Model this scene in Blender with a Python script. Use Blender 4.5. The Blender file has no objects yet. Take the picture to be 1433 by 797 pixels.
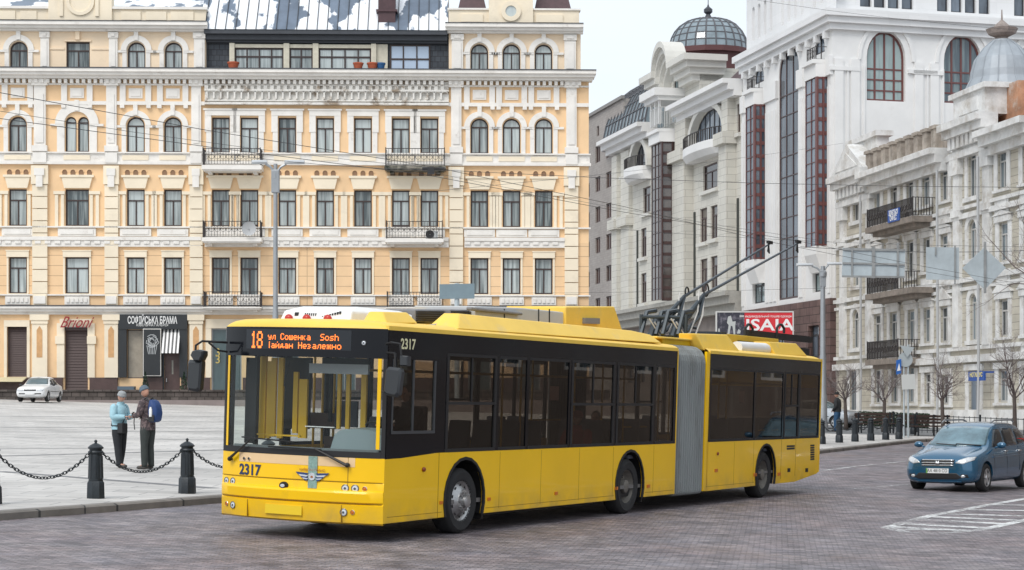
import bpy, bmesh, math, random
EXPO = 0.36
from mathutils import Vector, Matrix
from mathutils.bvhtree import BVHTree
R = random.Random(7)
rad = math.radians
S = bpy.context.scene
COL = S.collection
# ---------------------------------------------------------------- camera model: a pixel of the photograph -> a ray in the world
F, CX, HY, EYE = 2650.0, 716.5, 575.0, 1.79
def ray(px, py): return Vector(((px-CX)/F, 1.0, (HY-py)/F))
def P(px, py, d): return Vector((0, 0, EYE)) + ray(px, py)*d
def sstep(a, b, x):
    t = max(0.0, min(1.0, (x-a)/(b-a))); return t*t*(3-2*t)
def gz(X, Y):
    Xc = max(-60.0, min(60.0, X)); Yc = max(-10.0, min(125.0, Y))
    return -.0266*(Xc+.72) + .0138*(Yc-27.6) + .42*sstep(50, 105, Y)
KERB = .13
def G(px, py, up=0.0):
    r = ray(px, py); lo, hi = 5.0, 200.0; prev = lo
    f = lambda d: EYE + r.z*d - gz(r.x*d, d) - up
    d = lo
    while d < 200 and f(d) > 0: prev = d; d += .5
    lo, hi = prev, d
    for _ in range(30):
        m = (lo+hi)/2
        if f(m) > 0: lo = m
        else: hi = m
    return Vector((r.x*hi, hi, gz(r.x*hi, hi)+up))
class Frame:
    """a rigid frame; loc() meets the pixel's ray with the local plane axis = const"""
    def __init__(s, M): s.M = M.copy(); s.I = M.inverted()
    def loc(s, px, py, ax=1, c=0.0):
        o = s.I @ Vector((0, 0, EYE)); d = s.I.to_3x3() @ ray(px, py)
        return o + d*((c-o[ax])/d[ax])
    def box(s, x0, y0, x1, y1, c=0.0):
        m = (x0+x1)/2
        return (s.loc(x0, (y0+y1)/2, 1, c).x, s.loc(x1, (y0+y1)/2, 1, c).x, s.loc(m, y1, 1, c).z, s.loc(m, y0, 1, c).z)
def TR(x, y, z, rz=0): return Matrix.Translation((x, y, z)) @ Matrix.Rotation(rz, 4, 'Z')
# ---------------------------------------------------------------- mesh builder
class MB:
    def __init__(s, M=None): s.v = []; s.f = []; s.m = []; s.M = M; s.cur = 0
    def V(s, p):
        p = Vector(p); s.v.append(tuple(s.M @ p) if s.M else tuple(p)); return len(s.v)-1
    def face(s, idx): s.f.append(tuple(idx)); s.m.append(s.cur)
    def poly(s, pts): s.face([s.V(p) for p in pts])
    def box(s, x0, x1, y0, y1, z0, z1):
        if x0 > x1: x0, x1 = x1, x0
        if y0 > y1: y0, y1 = y1, y0
        if z0 > z1: z0, z1 = z1, z0
        i = [s.V((x, y, z)) for z in (z0, z1) for y in (y0, y1) for x in (x0, x1)]
        for q in ((0,2,3,1),(4,5,7,6),(0,1,5,4),(2,6,7,3),(0,4,6,2),(1,3,7,5)): s.face([i[k] for k in q])
        return s
    def hexa(s, b, t):
        """b, t: lower and upper quads"""
        i = [s.V(p) for p in b]; j = [s.V(p) for p in t]
        s.face(i[::-1]); s.face(j)
        for k in range(4): s.face((i[k], i[(k+1)%4], j[(k+1)%4], j[k]))
        return s
    def prism(s, pts, ax, c0, c1, top=None):
        """2D outline extruded along axis ax (0,1,2); the other two coordinates in order"""
        def mk(a, b, c):
            q = [0, 0, 0]; o = [k for k in (0, 1, 2) if k != ax]; q[o[0]] = a; q[o[1]] = b; q[ax] = c; return q
        i = [s.V(mk(a, b, c0)) for a, b in pts]; j = [s.V(mk(a, b, c1)) for a, b in (top or pts)]
        s.face(i[::-1]); s.face(j); n = len(i)
        for k in range(n): s.face((i[k], i[(k+1)%n], j[(k+1)%n], j[k]))
        return s
    def loft(s, rings, closed=True, cap=True):
        L = [[s.V(p) for p in r] for r in rings]; n = len(L[0])
        for a, b in zip(L, L[1:]):
            for k in range(n if closed else n-1): s.face((a[k], a[(k+1)%n], b[(k+1)%n], b[k]))
        if cap and closed: s.face(L[0][::-1]); s.face(L[-1])
        return s
    def tube(s, pts, r, n=6, r1=None, cap=True):
        pts = [Vector(p) for p in pts]; N = len(pts)
        rs = r if isinstance(r, (list, tuple)) else [r + ((r1 if r1 is not None else r)-r)*k/max(1, N-1) for k in range(N)]
        rings = []; up = None
        for k, p in enumerate(pts):
            t = (pts[min(k+1, N-1)] - pts[max(k-1, 0)]).normalized()
            if up is None: up = t.orthogonal().normalized()
            else:
                up = up - t*up.dot(t)
                up = up.normalized() if up.length > 1e-6 else t.orthogonal().normalized()
            w = t.cross(up)
            rings.append([p + (up*math.cos(2*math.pi*q/n) + w*math.sin(2*math.pi*q/n))*rs[k] for q in range(n)])
        return s.loft(rings, True, cap)
    def lathe(s, prof, c=(0, 0, 0), ax=2, n=16, a0=0, a1=2*math.pi, ph=0):
        full = abs(a1-a0-2*math.pi) < 1e-6; rings = []
        for r, h in prof:
            ring = []
            for q in range(n + (0 if full else 1)):
                a = a0 + (a1-a0)*q/n + ph; x, y = r*math.cos(a), r*math.sin(a)
                ring.append({2: (c[0]+x, c[1]+y, c[2]+h), 1: (c[0]+x, c[1]+h, c[2]+y), 0: (c[0]+h, c[1]+x, c[2]+y)}[ax])
            rings.append(ring)
        return s.loft(rings, full, False)
    def ball(s, c, r, n=10, m=6):
        rx, ry, rz = r if isinstance(r, (tuple, list)) else (r, r, r); rings = []
        for k in range(m+1):
            a = -math.pi/2 + math.pi*k/m
            a = max(-math.pi/2+.02, min(math.pi/2-.02, a))
            rings.append([(c[0]+rx*math.cos(a)*math.cos(2*math.pi*q/n), c[1]+ry*math.cos(a)*math.sin(2*math.pi*q/n), c[2]+rz*math.sin(a)) for q in range(n)])
        return s.loft(rings, True, True)
    def torus(s, M, R0, r, n=10, m=5, stretch=0):
        rings = []
        for k in range(n):
            a = 2*math.pi*k/n; ring = []
            for q in range(m):
                b = 2*math.pi*q/m
                x = (R0+r*math.cos(b))*math.cos(a) + (stretch if math.cos(a) > 0 else -stretch); y = (R0+r*math.cos(b))*math.sin(a)
                ring.append(M @ Vector((x, y, r*math.sin(b))))
            rings.append(ring)
        L = [[s.V(p) for p in r_] for r_ in rings]
        for k in range(n):
            a, b = L[k], L[(k+1)%n]
            for q in range(m): s.face((a[q], a[(q+1)%m], b[(q+1)%m], b[q]))
        return s
    def grid(s, fn, us, vs):
        L = [[s.V(fn(u, v)) for v in vs] for u in us]
        for i in range(len(us)-1):
            for j in range(len(vs)-1): s.face((L[i][j], L[i+1][j], L[i+1][j+1], L[i][j+1]))
        return s
    def build(s, name, mat=None, parent=None, smooth=False, bevel=0, fix=True):
        me = bpy.data.meshes.new(name); me.from_pydata(s.v, [], s.f)
        mats = mat if isinstance(mat, (list, tuple)) else [mat]
        for m in mats:
            if m: me.materials.append(m)
        if len(mats) > 1:
            for p, k in zip(me.polygons, s.m): p.material_index = k
        if fix:
            bm = bmesh.new(); bm.from_mesh(me); bmesh.ops.recalc_face_normals(bm, faces=bm.faces); bm.to_mesh(me); bm.free()
        if smooth:
            for p in me.polygons: p.use_smooth = True
            if smooth is not True:
                try: me.set_sharp_from_angle(angle=rad(smooth))
                except Exception: pass
        o = bpy.data.objects.new(name, me); COL.objects.link(o)
        if parent: o.parent = parent
        if bevel:
            b = o.modifiers.new('b', 'BEVEL'); b.width = bevel; b.segments = 2; b.limit_method = 'ANGLE'; b.angle_limit = rad(40)
        return o
def tag(o, label, cat, group=None):
    assert 4 <= len(label.split()) <= 16, label
    o['label'] = label; o['category'] = cat
    if group: o['group'] = group
    return o
def empty(name, M, label, cat, group=None):
    o = bpy.data.objects.new(name, None); COL.objects.link(o); o.matrix_world = M; o.empty_display_size = .2
    return tag(o, label, cat, group)
def struct(o): o['kind'] = 'structure'; return o
def copy_tree(o, parent=None):
    c = o.copy(); COL.objects.link(c)
    if parent: c.parent = parent
    for ch in list(o.children): copy_tree(ch, c)
    return c
def text_mesh(body, size, ext=.004, align='CENTER', bold=0, shear=0, space=1.0, xs=1.0, res=3):
    cu = bpy.data.curves.new('t', 'FONT'); cu.body = body; cu.size = size; cu.extrude = ext; cu.align_x = align; cu.align_y = 'CENTER'
    cu.offset = bold; cu.shear = shear; cu.space_character = space; cu.resolution_u = res
    o = bpy.data.objects.new('t', cu); COL.objects.link(o)
    dg = bpy.context.evaluated_depsgraph_get(); dg.update()
    me = bpy.data.meshes.new_from_object(o.evaluated_get(dg)); bpy.data.objects.remove(o)
    for v in me.vertices: v.co.x *= xs
    return me
def text(name, body, size, mat, parent, fn, **k):
    """fn maps the text's (x, y, z) to the parent's local space"""
    me = text_mesh(body, size, **k); me.materials.clear(); me.materials.append(mat)
    for v in me.vertices: v.co = Vector(fn(v.co.x, v.co.y, v.co.z))
    me.name = name; o = bpy.data.objects.new(name, me); COL.objects.link(o)
    if parent: o.parent = parent
    return o
def apply_mods(o):
    dg = bpy.context.evaluated_depsgraph_get(); dg.update()
    me = bpy.data.meshes.new_from_object(o.evaluated_get(dg)); o.modifiers.clear(); o.data = me; return o
# ---------------------------------------------------------------- materials
MT = {}
def nt(m): return m.node_tree.nodes, m.node_tree.links
def mat(name, col, rough=.6, metal=0, spec=.5, var=.0, vscale=3.0, bump=0, bscale=20.0, dirt=None, dscale=1.0, dth=(.5, .7), coat=0, rnd=0, stretch=None, alpha=None):
    if name in MT: return MT[name]
    m = bpy.data.materials.new(name); m.use_nodes = True; N, L = nt(m); b = N['Principled BSDF']
    b.inputs['Roughness'].default_value = rough; b.inputs['Metallic'].default_value = metal
    b.inputs['Specular IOR Level'].default_value = spec; b.inputs['Coat Weight'].default_value = coat
    tc = N.new('ShaderNodeTexCoord'); src = tc.outputs['Object']
    if stretch:
        mp = N.new('ShaderNodeMapping'); mp.inputs['Scale'].default_value = stretch; L.new(src, mp.inputs[0]); src = mp.outputs[0]
    out = None
    def rgb(c):
        n = N.new('ShaderNodeRGB'); n.outputs[0].default_value = (*c, 1); return n.outputs[0]
    out = rgb(col)
    def mix(a, bb, f, bt='MIX'):
        n = N.new('ShaderNodeMix'); n.data_type = 'RGBA'; n.blend_type = bt; L.new(a, n.inputs[6]); L.new(bb, n.inputs[7])
        if isinstance(f, float): n.inputs[0].default_value = f
        else: L.new(f, n.inputs[0])
        return n.outputs[2]
    if var:
        n = N.new('ShaderNodeTexNoise'); n.inputs['Scale'].default_value = vscale; n.inputs['Detail'].default_value = 6; n.inputs['Roughness'].default_value = .65
        L.new(src, n.inputs['Vector']); r = N.new('ShaderNodeMapRange'); r.inputs[1].default_value = .3; r.inputs[2].default_value = .7
        r.inputs[3].default_value = 1-var; r.inputs[4].default_value = 1+var; L.new(n.outputs[0], r.inputs[0])
        out = mix(out, r.outputs[0], 1.0, 'MULTIPLY')
    if rnd:
        oi = N.new('ShaderNodeObjectInfo'); r = N.new('ShaderNodeMapRange'); r.inputs[3].default_value = 1-rnd; r.inputs[4].default_value = 1+rnd
        L.new(oi.outputs['Random'], r.inputs[0]); out = mix(out, r.outputs[0], 1.0, 'MULTIPLY')
    if dirt:
        n = N.new('ShaderNodeTexNoise'); n.inputs['Scale'].default_value = dscale; n.inputs['Detail'].default_value = 8; n.inputs['Roughness'].default_value = .7
        L.new(src, n.inputs['Vector']); r = N.new('ShaderNodeMapRange'); r.inputs[1].default_value = dth[0]; r.inputs[2].default_value = dth[1]
        L.new(n.outputs[0], r.inputs[0]); out = mix(out, rgb(dirt), r.outputs[0])
    L.new(out, b.inputs['Base Color'])
    if bump:
        n = N.new('ShaderNodeTexNoise'); n.inputs['Scale'].default_value = bscale; n.inputs['Detail'].default_value = 4; L.new(src, n.inputs['Vector'])
        bp = N.new('ShaderNodeBump'); bp.inputs['Strength'].default_value = bump; bp.inputs['Distance'].default_value = .02
        L.new(n.outputs[0], bp.inputs['Height']); L.new(bp.outputs[0], b.inputs['Normal'])
    MT[name] = m; return m
def brick_mat(name, c1, c2, mortar, w, h, ms, axes='XY', rough=.7, bump=.4, offset=.5, var=.15, vscale=.5, dirt=None, spec=.3, dth=(.55, .7), dscale=.3, rot=0, warp=None, patch=None):
    """blocks of w x h metres in the given object-space plane"""
    m = bpy.data.materials.new(name); m.use_nodes = True; N, L = nt(m); b = N['Principled BSDF']
    b.inputs['Roughness'].default_value = rough; b.inputs['Specular IOR Level'].default_value = spec
    tc = N.new('ShaderNodeTexCoord'); sp = N.new('ShaderNodeSeparateXYZ'); cb = N.new('ShaderNodeCombineXYZ'); L.new(tc.outputs['Object'], sp.inputs[0])
    if axes == 'DZ':
        ad = N.new('ShaderNodeMath'); ad.operation = 'ADD'; L.new(sp.outputs[0], ad.inputs[0]); L.new(sp.outputs[1], ad.inputs[1]); L.new(ad.outputs[0], cb.inputs[0]); L.new(sp.outputs[2], cb.inputs[1])
    else:
        for k, a in enumerate(axes): L.new(sp.outputs['XYZ'.index(a)], cb.inputs[k])
    mp = N.new('ShaderNodeMapping'); mp.inputs['Rotation'].default_value = (0, 0, rot); L.new(cb.outputs[0], mp.inputs[0])
    nz = N.new('ShaderNodeTexNoise'); nz.inputs['Scale'].default_value = 1.5/h; nz.inputs['Detail'].default_value = 2; L.new(mp.outputs[0], nz.inputs['Vector'])
    wa = N.new('ShaderNodeMixRGB'); wa.blend_type = 'ADD'; wa.inputs[0].default_value = warp or min(.02, ms*.5); L.new(mp.outputs[0], wa.inputs[1]); L.new(nz.outputs[1], wa.inputs[2])
    t = N.new('ShaderNodeTexBrick'); t.inputs['Scale'].default_value = 1; t.inputs['Brick Width'].default_value = w; t.inputs['Row Height'].default_value = h
    t.inputs['Mortar Size'].default_value = ms; t.inputs['Mortar Smooth'].default_value = .4; t.offset = offset; t.inputs['Bias'].default_value = 0
    t.inputs['Color1'].default_value = (*c1, 1); t.inputs['Color2'].default_value = (*c2, 1); t.inputs['Mortar'].default_value = (*mortar, 1)
    L.new(wa.outputs[0], t.inputs['Vector'])
    n = N.new('ShaderNodeTexNoise'); n.inputs['Scale'].default_value = vscale; n.inputs['Detail'].default_value = 8; n.inputs['Roughness'].default_value = .6; L.new(tc.outputs['Object'], n.inputs['Vector'])
    r = N.new('ShaderNodeMapRange'); r.inputs[1].default_value = .3; r.inputs[2].default_value = .7; r.inputs[3].default_value = 1-var; r.inputs[4].default_value = 1+var; L.new(n.outputs[0], r.inputs[0])
    x = N.new('ShaderNodeMix'); x.data_type = 'RGBA'; x.blend_type = 'MULTIPLY'; x.inputs[0].default_value = 1; L.new(t.outputs[0], x.inputs[6]); L.new(r.outputs[0], x.inputs[7])
    out = x.outputs[2]
    if patch:
        for k, (pc, sc) in enumerate(patch):
            np_ = N.new('ShaderNodeTexNoise'); np_.inputs['Scale'].default_value = sc; np_.inputs['Detail'].default_value = 7; np_.inputs['Roughness'].default_value = .7; mq = N.new('ShaderNodeMapping'); mq.inputs['Location'].default_value = (k*31, k*17, 0); L.new(tc.outputs['Object'], mq.inputs[0]); L.new(mq.outputs[0], np_.inputs['Vector'])
            rq = N.new('ShaderNodeMapRange'); rq.inputs[1].default_value = .45; rq.inputs[2].default_value = .68; rq.inputs[4].default_value = .75; L.new(np_.outputs[0], rq.inputs[0])
            yq = N.new('ShaderNodeMix'); yq.data_type = 'RGBA'; yq.blend_type = 'MULTIPLY'; L.new(rq.outputs[0], yq.inputs[0]); L.new(out, yq.inputs[6]); yq.inputs[7].default_value = (*pc, 1); out = yq.outputs[2]
    if dirt:
        n2 = N.new('ShaderNodeTexNoise'); n2.inputs['Scale'].default_value = dscale; n2.inputs['Detail'].default_value = 9; n2.inputs['Roughness'].default_value = .7; L.new(tc.outputs['Object'], n2.inputs['Vector'])
        r2 = N.new('ShaderNodeMapRange'); r2.inputs[1].default_value = dth[0]; r2.inputs[2].default_value = dth[1]; r2.inputs[4].default_value = .8; L.new(n2.outputs[0], r2.inputs[0])
        y = N.new('ShaderNodeMix'); y.data_type = 'RGBA'; L.new(r2.outputs[0], y.inputs[0]); L.new(out, y.inputs[6]); y.inputs[7].default_value = (*dirt, 1); out = y.outputs[2]
    L.new(out, b.inputs['Base Color'])
    bp = N.new('ShaderNodeBump'); bp.inputs['Strength'].default_value = bump; bp.inputs['Distance'].default_value = .02
    iv = N.new('ShaderNodeMath'); iv.operation = 'SUBTRACT'; iv.inputs[0].default_value = 1; L.new(t.outputs['Fac'], iv.inputs[1])
    n3 = N.new('ShaderNodeTexNoise'); n3.inputs['Scale'].default_value = 12; L.new(tc.outputs['Object'], n3.inputs['Vector'])
    ad2 = N.new('ShaderNodeMath'); ad2.operation = 'ADD'; L.new(iv.outputs[0], ad2.inputs[0]); L.new(n3.outputs[0], ad2.inputs[1])
    L.new(ad2.outputs[0], bp.inputs['Height']); L.new(bp.outputs[0], b.inputs['Normal'])
    MT[name] = m; return m
def glass_mat(name, tint, rough=.02, ior=1.45, haze=0.0, hcol=(.5, .55, .55)):
    m = bpy.data.materials.new(name); m.use_nodes = True; N, L = nt(m); N.remove(N['Principled BSDF'])
    t = N.new('ShaderNodeBsdfTransparent'); t.inputs[0].default_value = (*tint, 1)
    g = N.new('ShaderNodeBsdfGlossy'); g.inputs['Roughness'].default_value = rough
    fr = N.new('ShaderNodeFresnel'); fr.inputs[0].default_value = ior
    ge = N.new('ShaderNodeNewGeometry'); sb = N.new('ShaderNodeMath'); sb.operation = 'SUBTRACT'; sb.inputs[0].default_value = 1; L.new(ge.outputs['Backfacing'], sb.inputs[1])
    ml = N.new('ShaderNodeMath'); ml.operation = 'MULTIPLY'; L.new(fr.outputs[0], ml.inputs[0]); L.new(sb.outputs[0], ml.inputs[1])
    mx = N.new('ShaderNodeMixShader'); L.new(ml.outputs[0], mx.inputs[0]); L.new(g.outputs[0], mx.inputs[2])
    if haze:
        d = N.new('ShaderNodeBsdfDiffuse'); d.inputs[0].default_value = (*hcol, 1); m2 = N.new('ShaderNodeMixShader'); m2.inputs[0].default_value = haze
        L.new(t.outputs[0], m2.inputs[1]); L.new(d.outputs[0], m2.inputs[2]); L.new(m2.outputs[0], mx.inputs[1])
    else: L.new(t.outputs[0], mx.inputs[1])
    L.new(mx.outputs[0], N['Material Output'].inputs[0]); MT[name] = m; return m
def pane_mat(name, light, dark, fold=9.0, p=.5, rough=.06, spec=.8):
    """window pane with a curtain or a dark room behind it; every pane object differs"""
    m = bpy.data.materials.new(name); m.use_nodes = True; N, L = nt(m); b = N['Principled BSDF']
    b.inputs['Roughness'].default_value = rough; b.inputs['Specular IOR Level'].default_value = spec
    tc = N.new('ShaderNodeTexCoord'); oi = N.new('ShaderNodeObjectInfo')
    mp = N.new('ShaderNodeMapping'); mp.inputs['Scale'].default_value = (fold, fold, .35); L.new(tc.outputs['Object'], mp.inputs[0])
    n = N.new('ShaderNodeTexNoise'); n.noise_dimensions = '4D'; n.inputs['Scale'].default_value = 1; n.inputs['Detail'].default_value = 3; L.new(mp.outputs[0], n.inputs['Vector'])
    mu = N.new('ShaderNodeMath'); mu.operation = 'MULTIPLY'; mu.inputs[1].default_value = 37; L.new(oi.outputs['Random'], mu.inputs[0]); L.new(mu.outputs[0], n.inputs['W'])
    r = N.new('ShaderNodeMapRange'); r.inputs[1].default_value = .35; r.inputs[2].default_value = .65; r.inputs[3].default_value = -.35; r.inputs[4].default_value = .35; L.new(n.outputs[0], r.inputs[0])
    r2 = N.new('ShaderNodeMapRange'); r2.inputs[3].default_value = p-.55; r2.inputs[4].default_value = p+.55; L.new(oi.outputs['Random'], r2.inputs[0])
    ad = N.new('ShaderNodeMath'); ad.operation = 'ADD'; ad.use_clamp = True; L.new(r.outputs[0], ad.inputs[0]); L.new(r2.outputs[0], ad.inputs[1])
    x = N.new('ShaderNodeMix'); x.data_type = 'RGBA'; L.new(ad.outputs[0], x.inputs[0]); x.inputs[6].default_value = (*dark, 1); x.inputs[7].default_value = (*light, 1)
    L.new(x.outputs[2], b.inputs['Base Color']); MT[name] = m; return m
BLACK = mat('black_iron', (.018, .02, .025), .5, .3, bump=.2, bscale=60)
BLKP = mat('black_plastic', (.02, .02, .022), .45)
RUB = mat('tyre_rubber', (.022, .022, .023), .85, var=.3, vscale=4)
GREY = mat('grey_metal', (.33, .35, .37), .45, .5, var=.12, vscale=2)
GALV = mat('galvanised_sheet', (.44, .50, .53), .5, .2, var=.15, vscale=1.5)
WHITEP = mat('white_plastic', (.78, .78, .77), .4, var=.06)
# ---------------------------------------------------------------- facades
def wall(mb, x0, x1, z0, z1, ops, y=0.0, dep=.28):
    zs = sorted({z0, z1} | {max(z0, min(z1, q)) for o in ops for q in (o[2], o[3])})
    for a, b in zip(zs, zs[1:]):
        if b-a < 1e-5: continue
        m = (a+b)/2; cut = sorted((max(x0, o[0]), min(x1, o[1])) for o in ops if o[2] < m < o[3] and o[1] > x0 and o[0] < x1)
        x = x0
        for c, d in cut + [(x1, x1)]:
            if c - x > 1e-5: mb.poly([(x, y, a), (c, y, a), (c, y, b), (x, y, b)])
            x = max(x, d)
    for o in ops:
        a, b, c, d = o[:4]; ah = o[4] if len(o) > 4 else 0
        top = d - ah
        mb.poly([(a, y, c), (a, y+dep, c), (a, y+dep, top), (a, y, top)]); mb.poly([(b, y, c), (b, y, top), (b, y+dep, top), (b, y+dep, c)])
        mb.poly([(a, y, c), (b, y, c), (b, y+dep, c), (a, y+dep, c)])
        if not ah: mb.poly([(a, y, d), (a, y+dep, d), (b, y+dep, d), (b, y, d)])
        else:
            arc = arch_pts(a, b, top, d, 12)
            for (p, q), (r_, s_) in zip(arc, arc[1:]):
                mb.poly([(p, y, q), (r_, y, s_), (r_, y+dep, s_), (p, y+dep, q)])
                mb.poly([(p, y, q), (p, y, d), (r_, y, d), (r_, y, s_)])
    return mb
def arch_pts(a, b, zs, zt, n=12):
    m, w, h = (a+b)/2, (b-a)/2, zt-zs
    return [(m - w*math.cos(math.pi*k/n), zs + h*math.sin(math.pi*k/n)) for k in range(n+1)]
def arch_band(mb, a, b, zs, zt, t, y0, y1, n=12, t2=None):
    """a raised band round an arch"""
    i = arch_pts(a, b, zs, zt, n); o = arch_pts(a-t, b+t, zs, zt+(t2 or t), n)
    for k in range(n):
        q = [i[k], i[k+1], o[k+1], o[k]]
        mb.hexa([(x, y1, z) for x, z in q], [(x, y0, z) for x, z in q])
def window(parent, x0, x1, z0, z1, ah=0, y=0.0, rec=.18, ft=.09, fm=None, pm=None, trans=.28, cols=2, rows=1, top_cols=1, solid=0, M=None, name='window', sm=None, surround=None, lw=None):
    """window > pane (+ surround): frame bars, transom, mullions"""
    f = MB(M); yb = y+rec; zt = z1-ah; bt = lw or ft*.8
    f.box(x0, x0+ft, yb-.05, yb+.04, z0, zt); f.box(x1-ft, x1, yb-.05, yb+.04, z0, zt); f.box(x0+ft, x1-ft, yb-.05, yb+.04, z0, z0+ft)
    if ah:
        i = arch_pts(x0+ft, x1-ft, zt, z1-ft); o = arch_pts(x0, x1, zt, z1)
        for k in range(len(i)-1):
            q = [i[k], i[k+1], o[k+1], o[k]]; f.hexa([(a, yb+.04, b) for a, b in q], [(a, yb-.05, b) for a, b in q])
    else: f.box(x0+ft, x1-ft, yb-.05, yb+.04, z1-ft, z1)
    ztr = z1 - (z1-z0)*trans if trans else z1-ft*.5
    if ah and trans: ztr = zt
    if trans: f.box(x0+ft, x1-ft, yb-.06, yb+.03, ztr-bt*.6, ztr+bt*.6)
    w = x1-x0
    def hz(x):
        t = abs((x-(x0+x1)/2)/(w/2)); return zt + ah*math.sqrt(max(0, 1-t*t)) - ft*.5 if ah else z1-ft
    for k in range(1, cols):
        x = x0 + w*k/cols; f.box(x-bt*.6, x+bt*.6, yb-.055, yb+.03, z0+ft, (ztr-bt*.6) if trans else hz(x))
    if trans:
        for k in range(1, top_cols):
            x = x0 + w*k/top_cols; f.box(x-bt*.5, x+bt*.5, yb-.055, yb+.03, ztr+bt*.6, hz(x))
    for k in range(1, rows):
        z = z0 + ((ztr if trans else (zt if ah else z1))-z0)*k/rows; f.box(x0+ft, x1-ft, yb-.058, yb+.028, z-bt*.45, z+bt*.45)
    if solid: f.box(x0+ft, x1-ft, yb-.045, yb+.03, z0+ft, z0+solid)
    fo = f.build(name, fm, parent)
    p = MB(M)
    if ah: pts = [(x0+ft*.5, z0+ft*.5), (x1-ft*.5, z0+ft*.5)] + arch_pts(x0+ft*.5, x1-ft*.5, zt, z1-ft*.5)[::-1]
    else: pts = [(x0+ft*.5, z0+ft*.5), (x1-ft*.5, z0+ft*.5), (x1-ft*.5, z1-ft*.5), (x0+ft*.5, z1-ft*.5)]
    p.prism(pts, 1, yb-.005, yb+.012); p.build('pane', pm, fo)
    if surround:
        q = MB(M); surround(q); q.build('surround', sm, fo)
    return fo
def railing(mb, x0, x1, y0, y1, z0, z1, step=.12, r=.012):
    mb.box(x0-.02, x1+.02, y0-.02, y0+.02, z1-.04, z1); mb.box(x0-.02, x1+.02, y0-.015, y0+.015, z0+.05, z0+.08)
    for xx in (x0, x1):
        mb.box(xx-.02, xx+.02, y0, y1, z1-.04, z1); mb.box(xx-.015, xx+.015, y0, y1, z0+.05, z0+.08); mb.box(xx-.025, xx+.025, y0-.025, y0+.025, z0, z1+.05)
        n = max(2, int(abs(y1-y0)/step))
        for k in range(n): mb.box(xx-r, xx+r, y0+(y1-y0)*k/n-r, y0+(y1-y0)*k/n+r, z0+.08, z1-.04)
    n = max(2, int((x1-x0)/step))
    for k in range(1, n):
        x = x0+(x1-x0)*k/n; mb.box(x-r, x+r, y0-r, y0+r, z0+.08, z1-.04)
        if k % 2: mb.torus(Matrix.Translation((x, y0, (z0+z1)/2)) @ Matrix.Rotation(rad(90), 4, 'X'), step*.9, .012, 8, 4)

def split_parts(o, gap=.03):
    """separate a mesh whose pieces stand apart into one object per cluster of touching pieces"""
    me = o.data; par = list(range(len(me.vertices)))
    def fd(i):
        while par[i] != i: par[i] = par[par[i]]; i = par[i]
        return i
    for e in me.edges:
        a, b = fd(e.vertices[0]), fd(e.vertices[1])
        if a != b: par[a] = b
    bb = {}
    for v in me.vertices:
        r = fd(v.index); c = v.co
        if r in bb: bb[r] = [min(bb[r][k], c[k]) for k in range(3)] + [max(bb[r][3+k], c[k]) for k in range(3)]
        else: bb[r] = [*c, *c]
    ks = list(bb)
    if len(ks) > 400: return [o]
    for i, a in enumerate(ks):
        for b in ks[i+1:]:
            A, B = bb[a], bb[b]
            if all(A[k] <= B[3+k]+gap and B[k] <= A[3+k]+gap for k in range(3)): par[fd(a)] = fd(b)
    roots = sorted({fd(k) for k in ks}, key=lambda r: bb.get(r, [0])[0])
    if len(roots) < 2: return [o]
    fr_ = [fd(v.index) for v in me.vertices]; outs = []
    for n, r in enumerate(roots):
        vs = [i for i, f in enumerate(fr_) if f == r]; ix = {v: i for i, v in enumerate(vs)}
        pl = [p for p in me.polygons if p.vertices[0] in ix]; m2 = bpy.data.meshes.new(me.name); m2.from_pydata([me.vertices[v].co[:] for v in vs], [], [[ix[v] for v in p.vertices] for p in pl])
        for m in me.materials: m2.materials.append(m)
        for p2, p in zip(m2.polygons, pl): p2.material_index = p.material_index; p2.use_smooth = p.use_smooth
        ok = o.copy(); ok.data = m2; COL.objects.link(ok); outs.append(ok)
        for ch in (list(o.children) if n == 0 else []): ch.parent = ok
    bpy.data.objects.remove(o); return outs
# ---------------------------------------------------------------- ground, kerb, plaza
def strip_ground(name, m, xs, ys, up=0.0):
    return struct(MB().grid(lambda x, y: (x, y, gz(x, y)+up), xs, ys).build(name, m, fix=False))
COB = brick_mat('granite_setts', (.32, .28, .288), (.16, .146, .158), (.15, .135, .14), .16, .10, .008, 'XY', .55, .9, .5, .35, 1.3, warp=.05, patch=(((1.0, .86, .82), .45), ((.66, .72, .82), .8), ((.55, .53, .54), 2.6)), dirt=(.26, .19, .15), dth=(.58, .75), dscale=.22, rot=rad(8))
road = strip_ground('road', COB, [-150, -80, -50, -30, -20, -10, 0, 10, 20, 30, 50, 80, 150], [-60, -30, -10, 0, 10, 20, 30, 40] + [50+5.5*k for k in range(11)] + [115, 125, 180, 300, 600])
K = [G(0, 728), G(150, 716.5), G(305, 704), G(1148, 634.5), G(1286, 618.5)]
a = (K[0]-K[2]).normalized(); b = (K[4]-K[3]).normalized()
K = [K[0]+a*60] + K + [K[4]+b*14+Vector((3.5, 0, 0)), K[4]+b*18+Vector((16, 0, 0)), K[4]+b*20+Vector((70, 0, 0))]
KP = []
for p, q in zip(K, K[1:]):
    n = max(2, int((q-p).length/1.6))
    for k in range(n): KP.append(p.lerp(q, k/n))
KP.append(K[-1])
KP = [Vector((p.x, p.y, gz(p.x, p.y))) for p in KP]
NRM = []
for i, p in enumerate(KP):
    t = (KP[min(i+1, len(KP)-1)] - KP[max(i-1, 0)]); t.z = 0; t.normalize(); NRM.append(Vector((-t.y, t.x, 0)))
PAVE = brick_mat('plaza_granite_paving', (.57, .55, .525), (.47, .455, .435), (.22, .22, .22), 1.25, .62, .016, 'XY', .7, .25, .5, .2, .35, dirt=(.33, .32, .31), dth=(.48, .72), dscale=.2, rot=rad(3))
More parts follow.
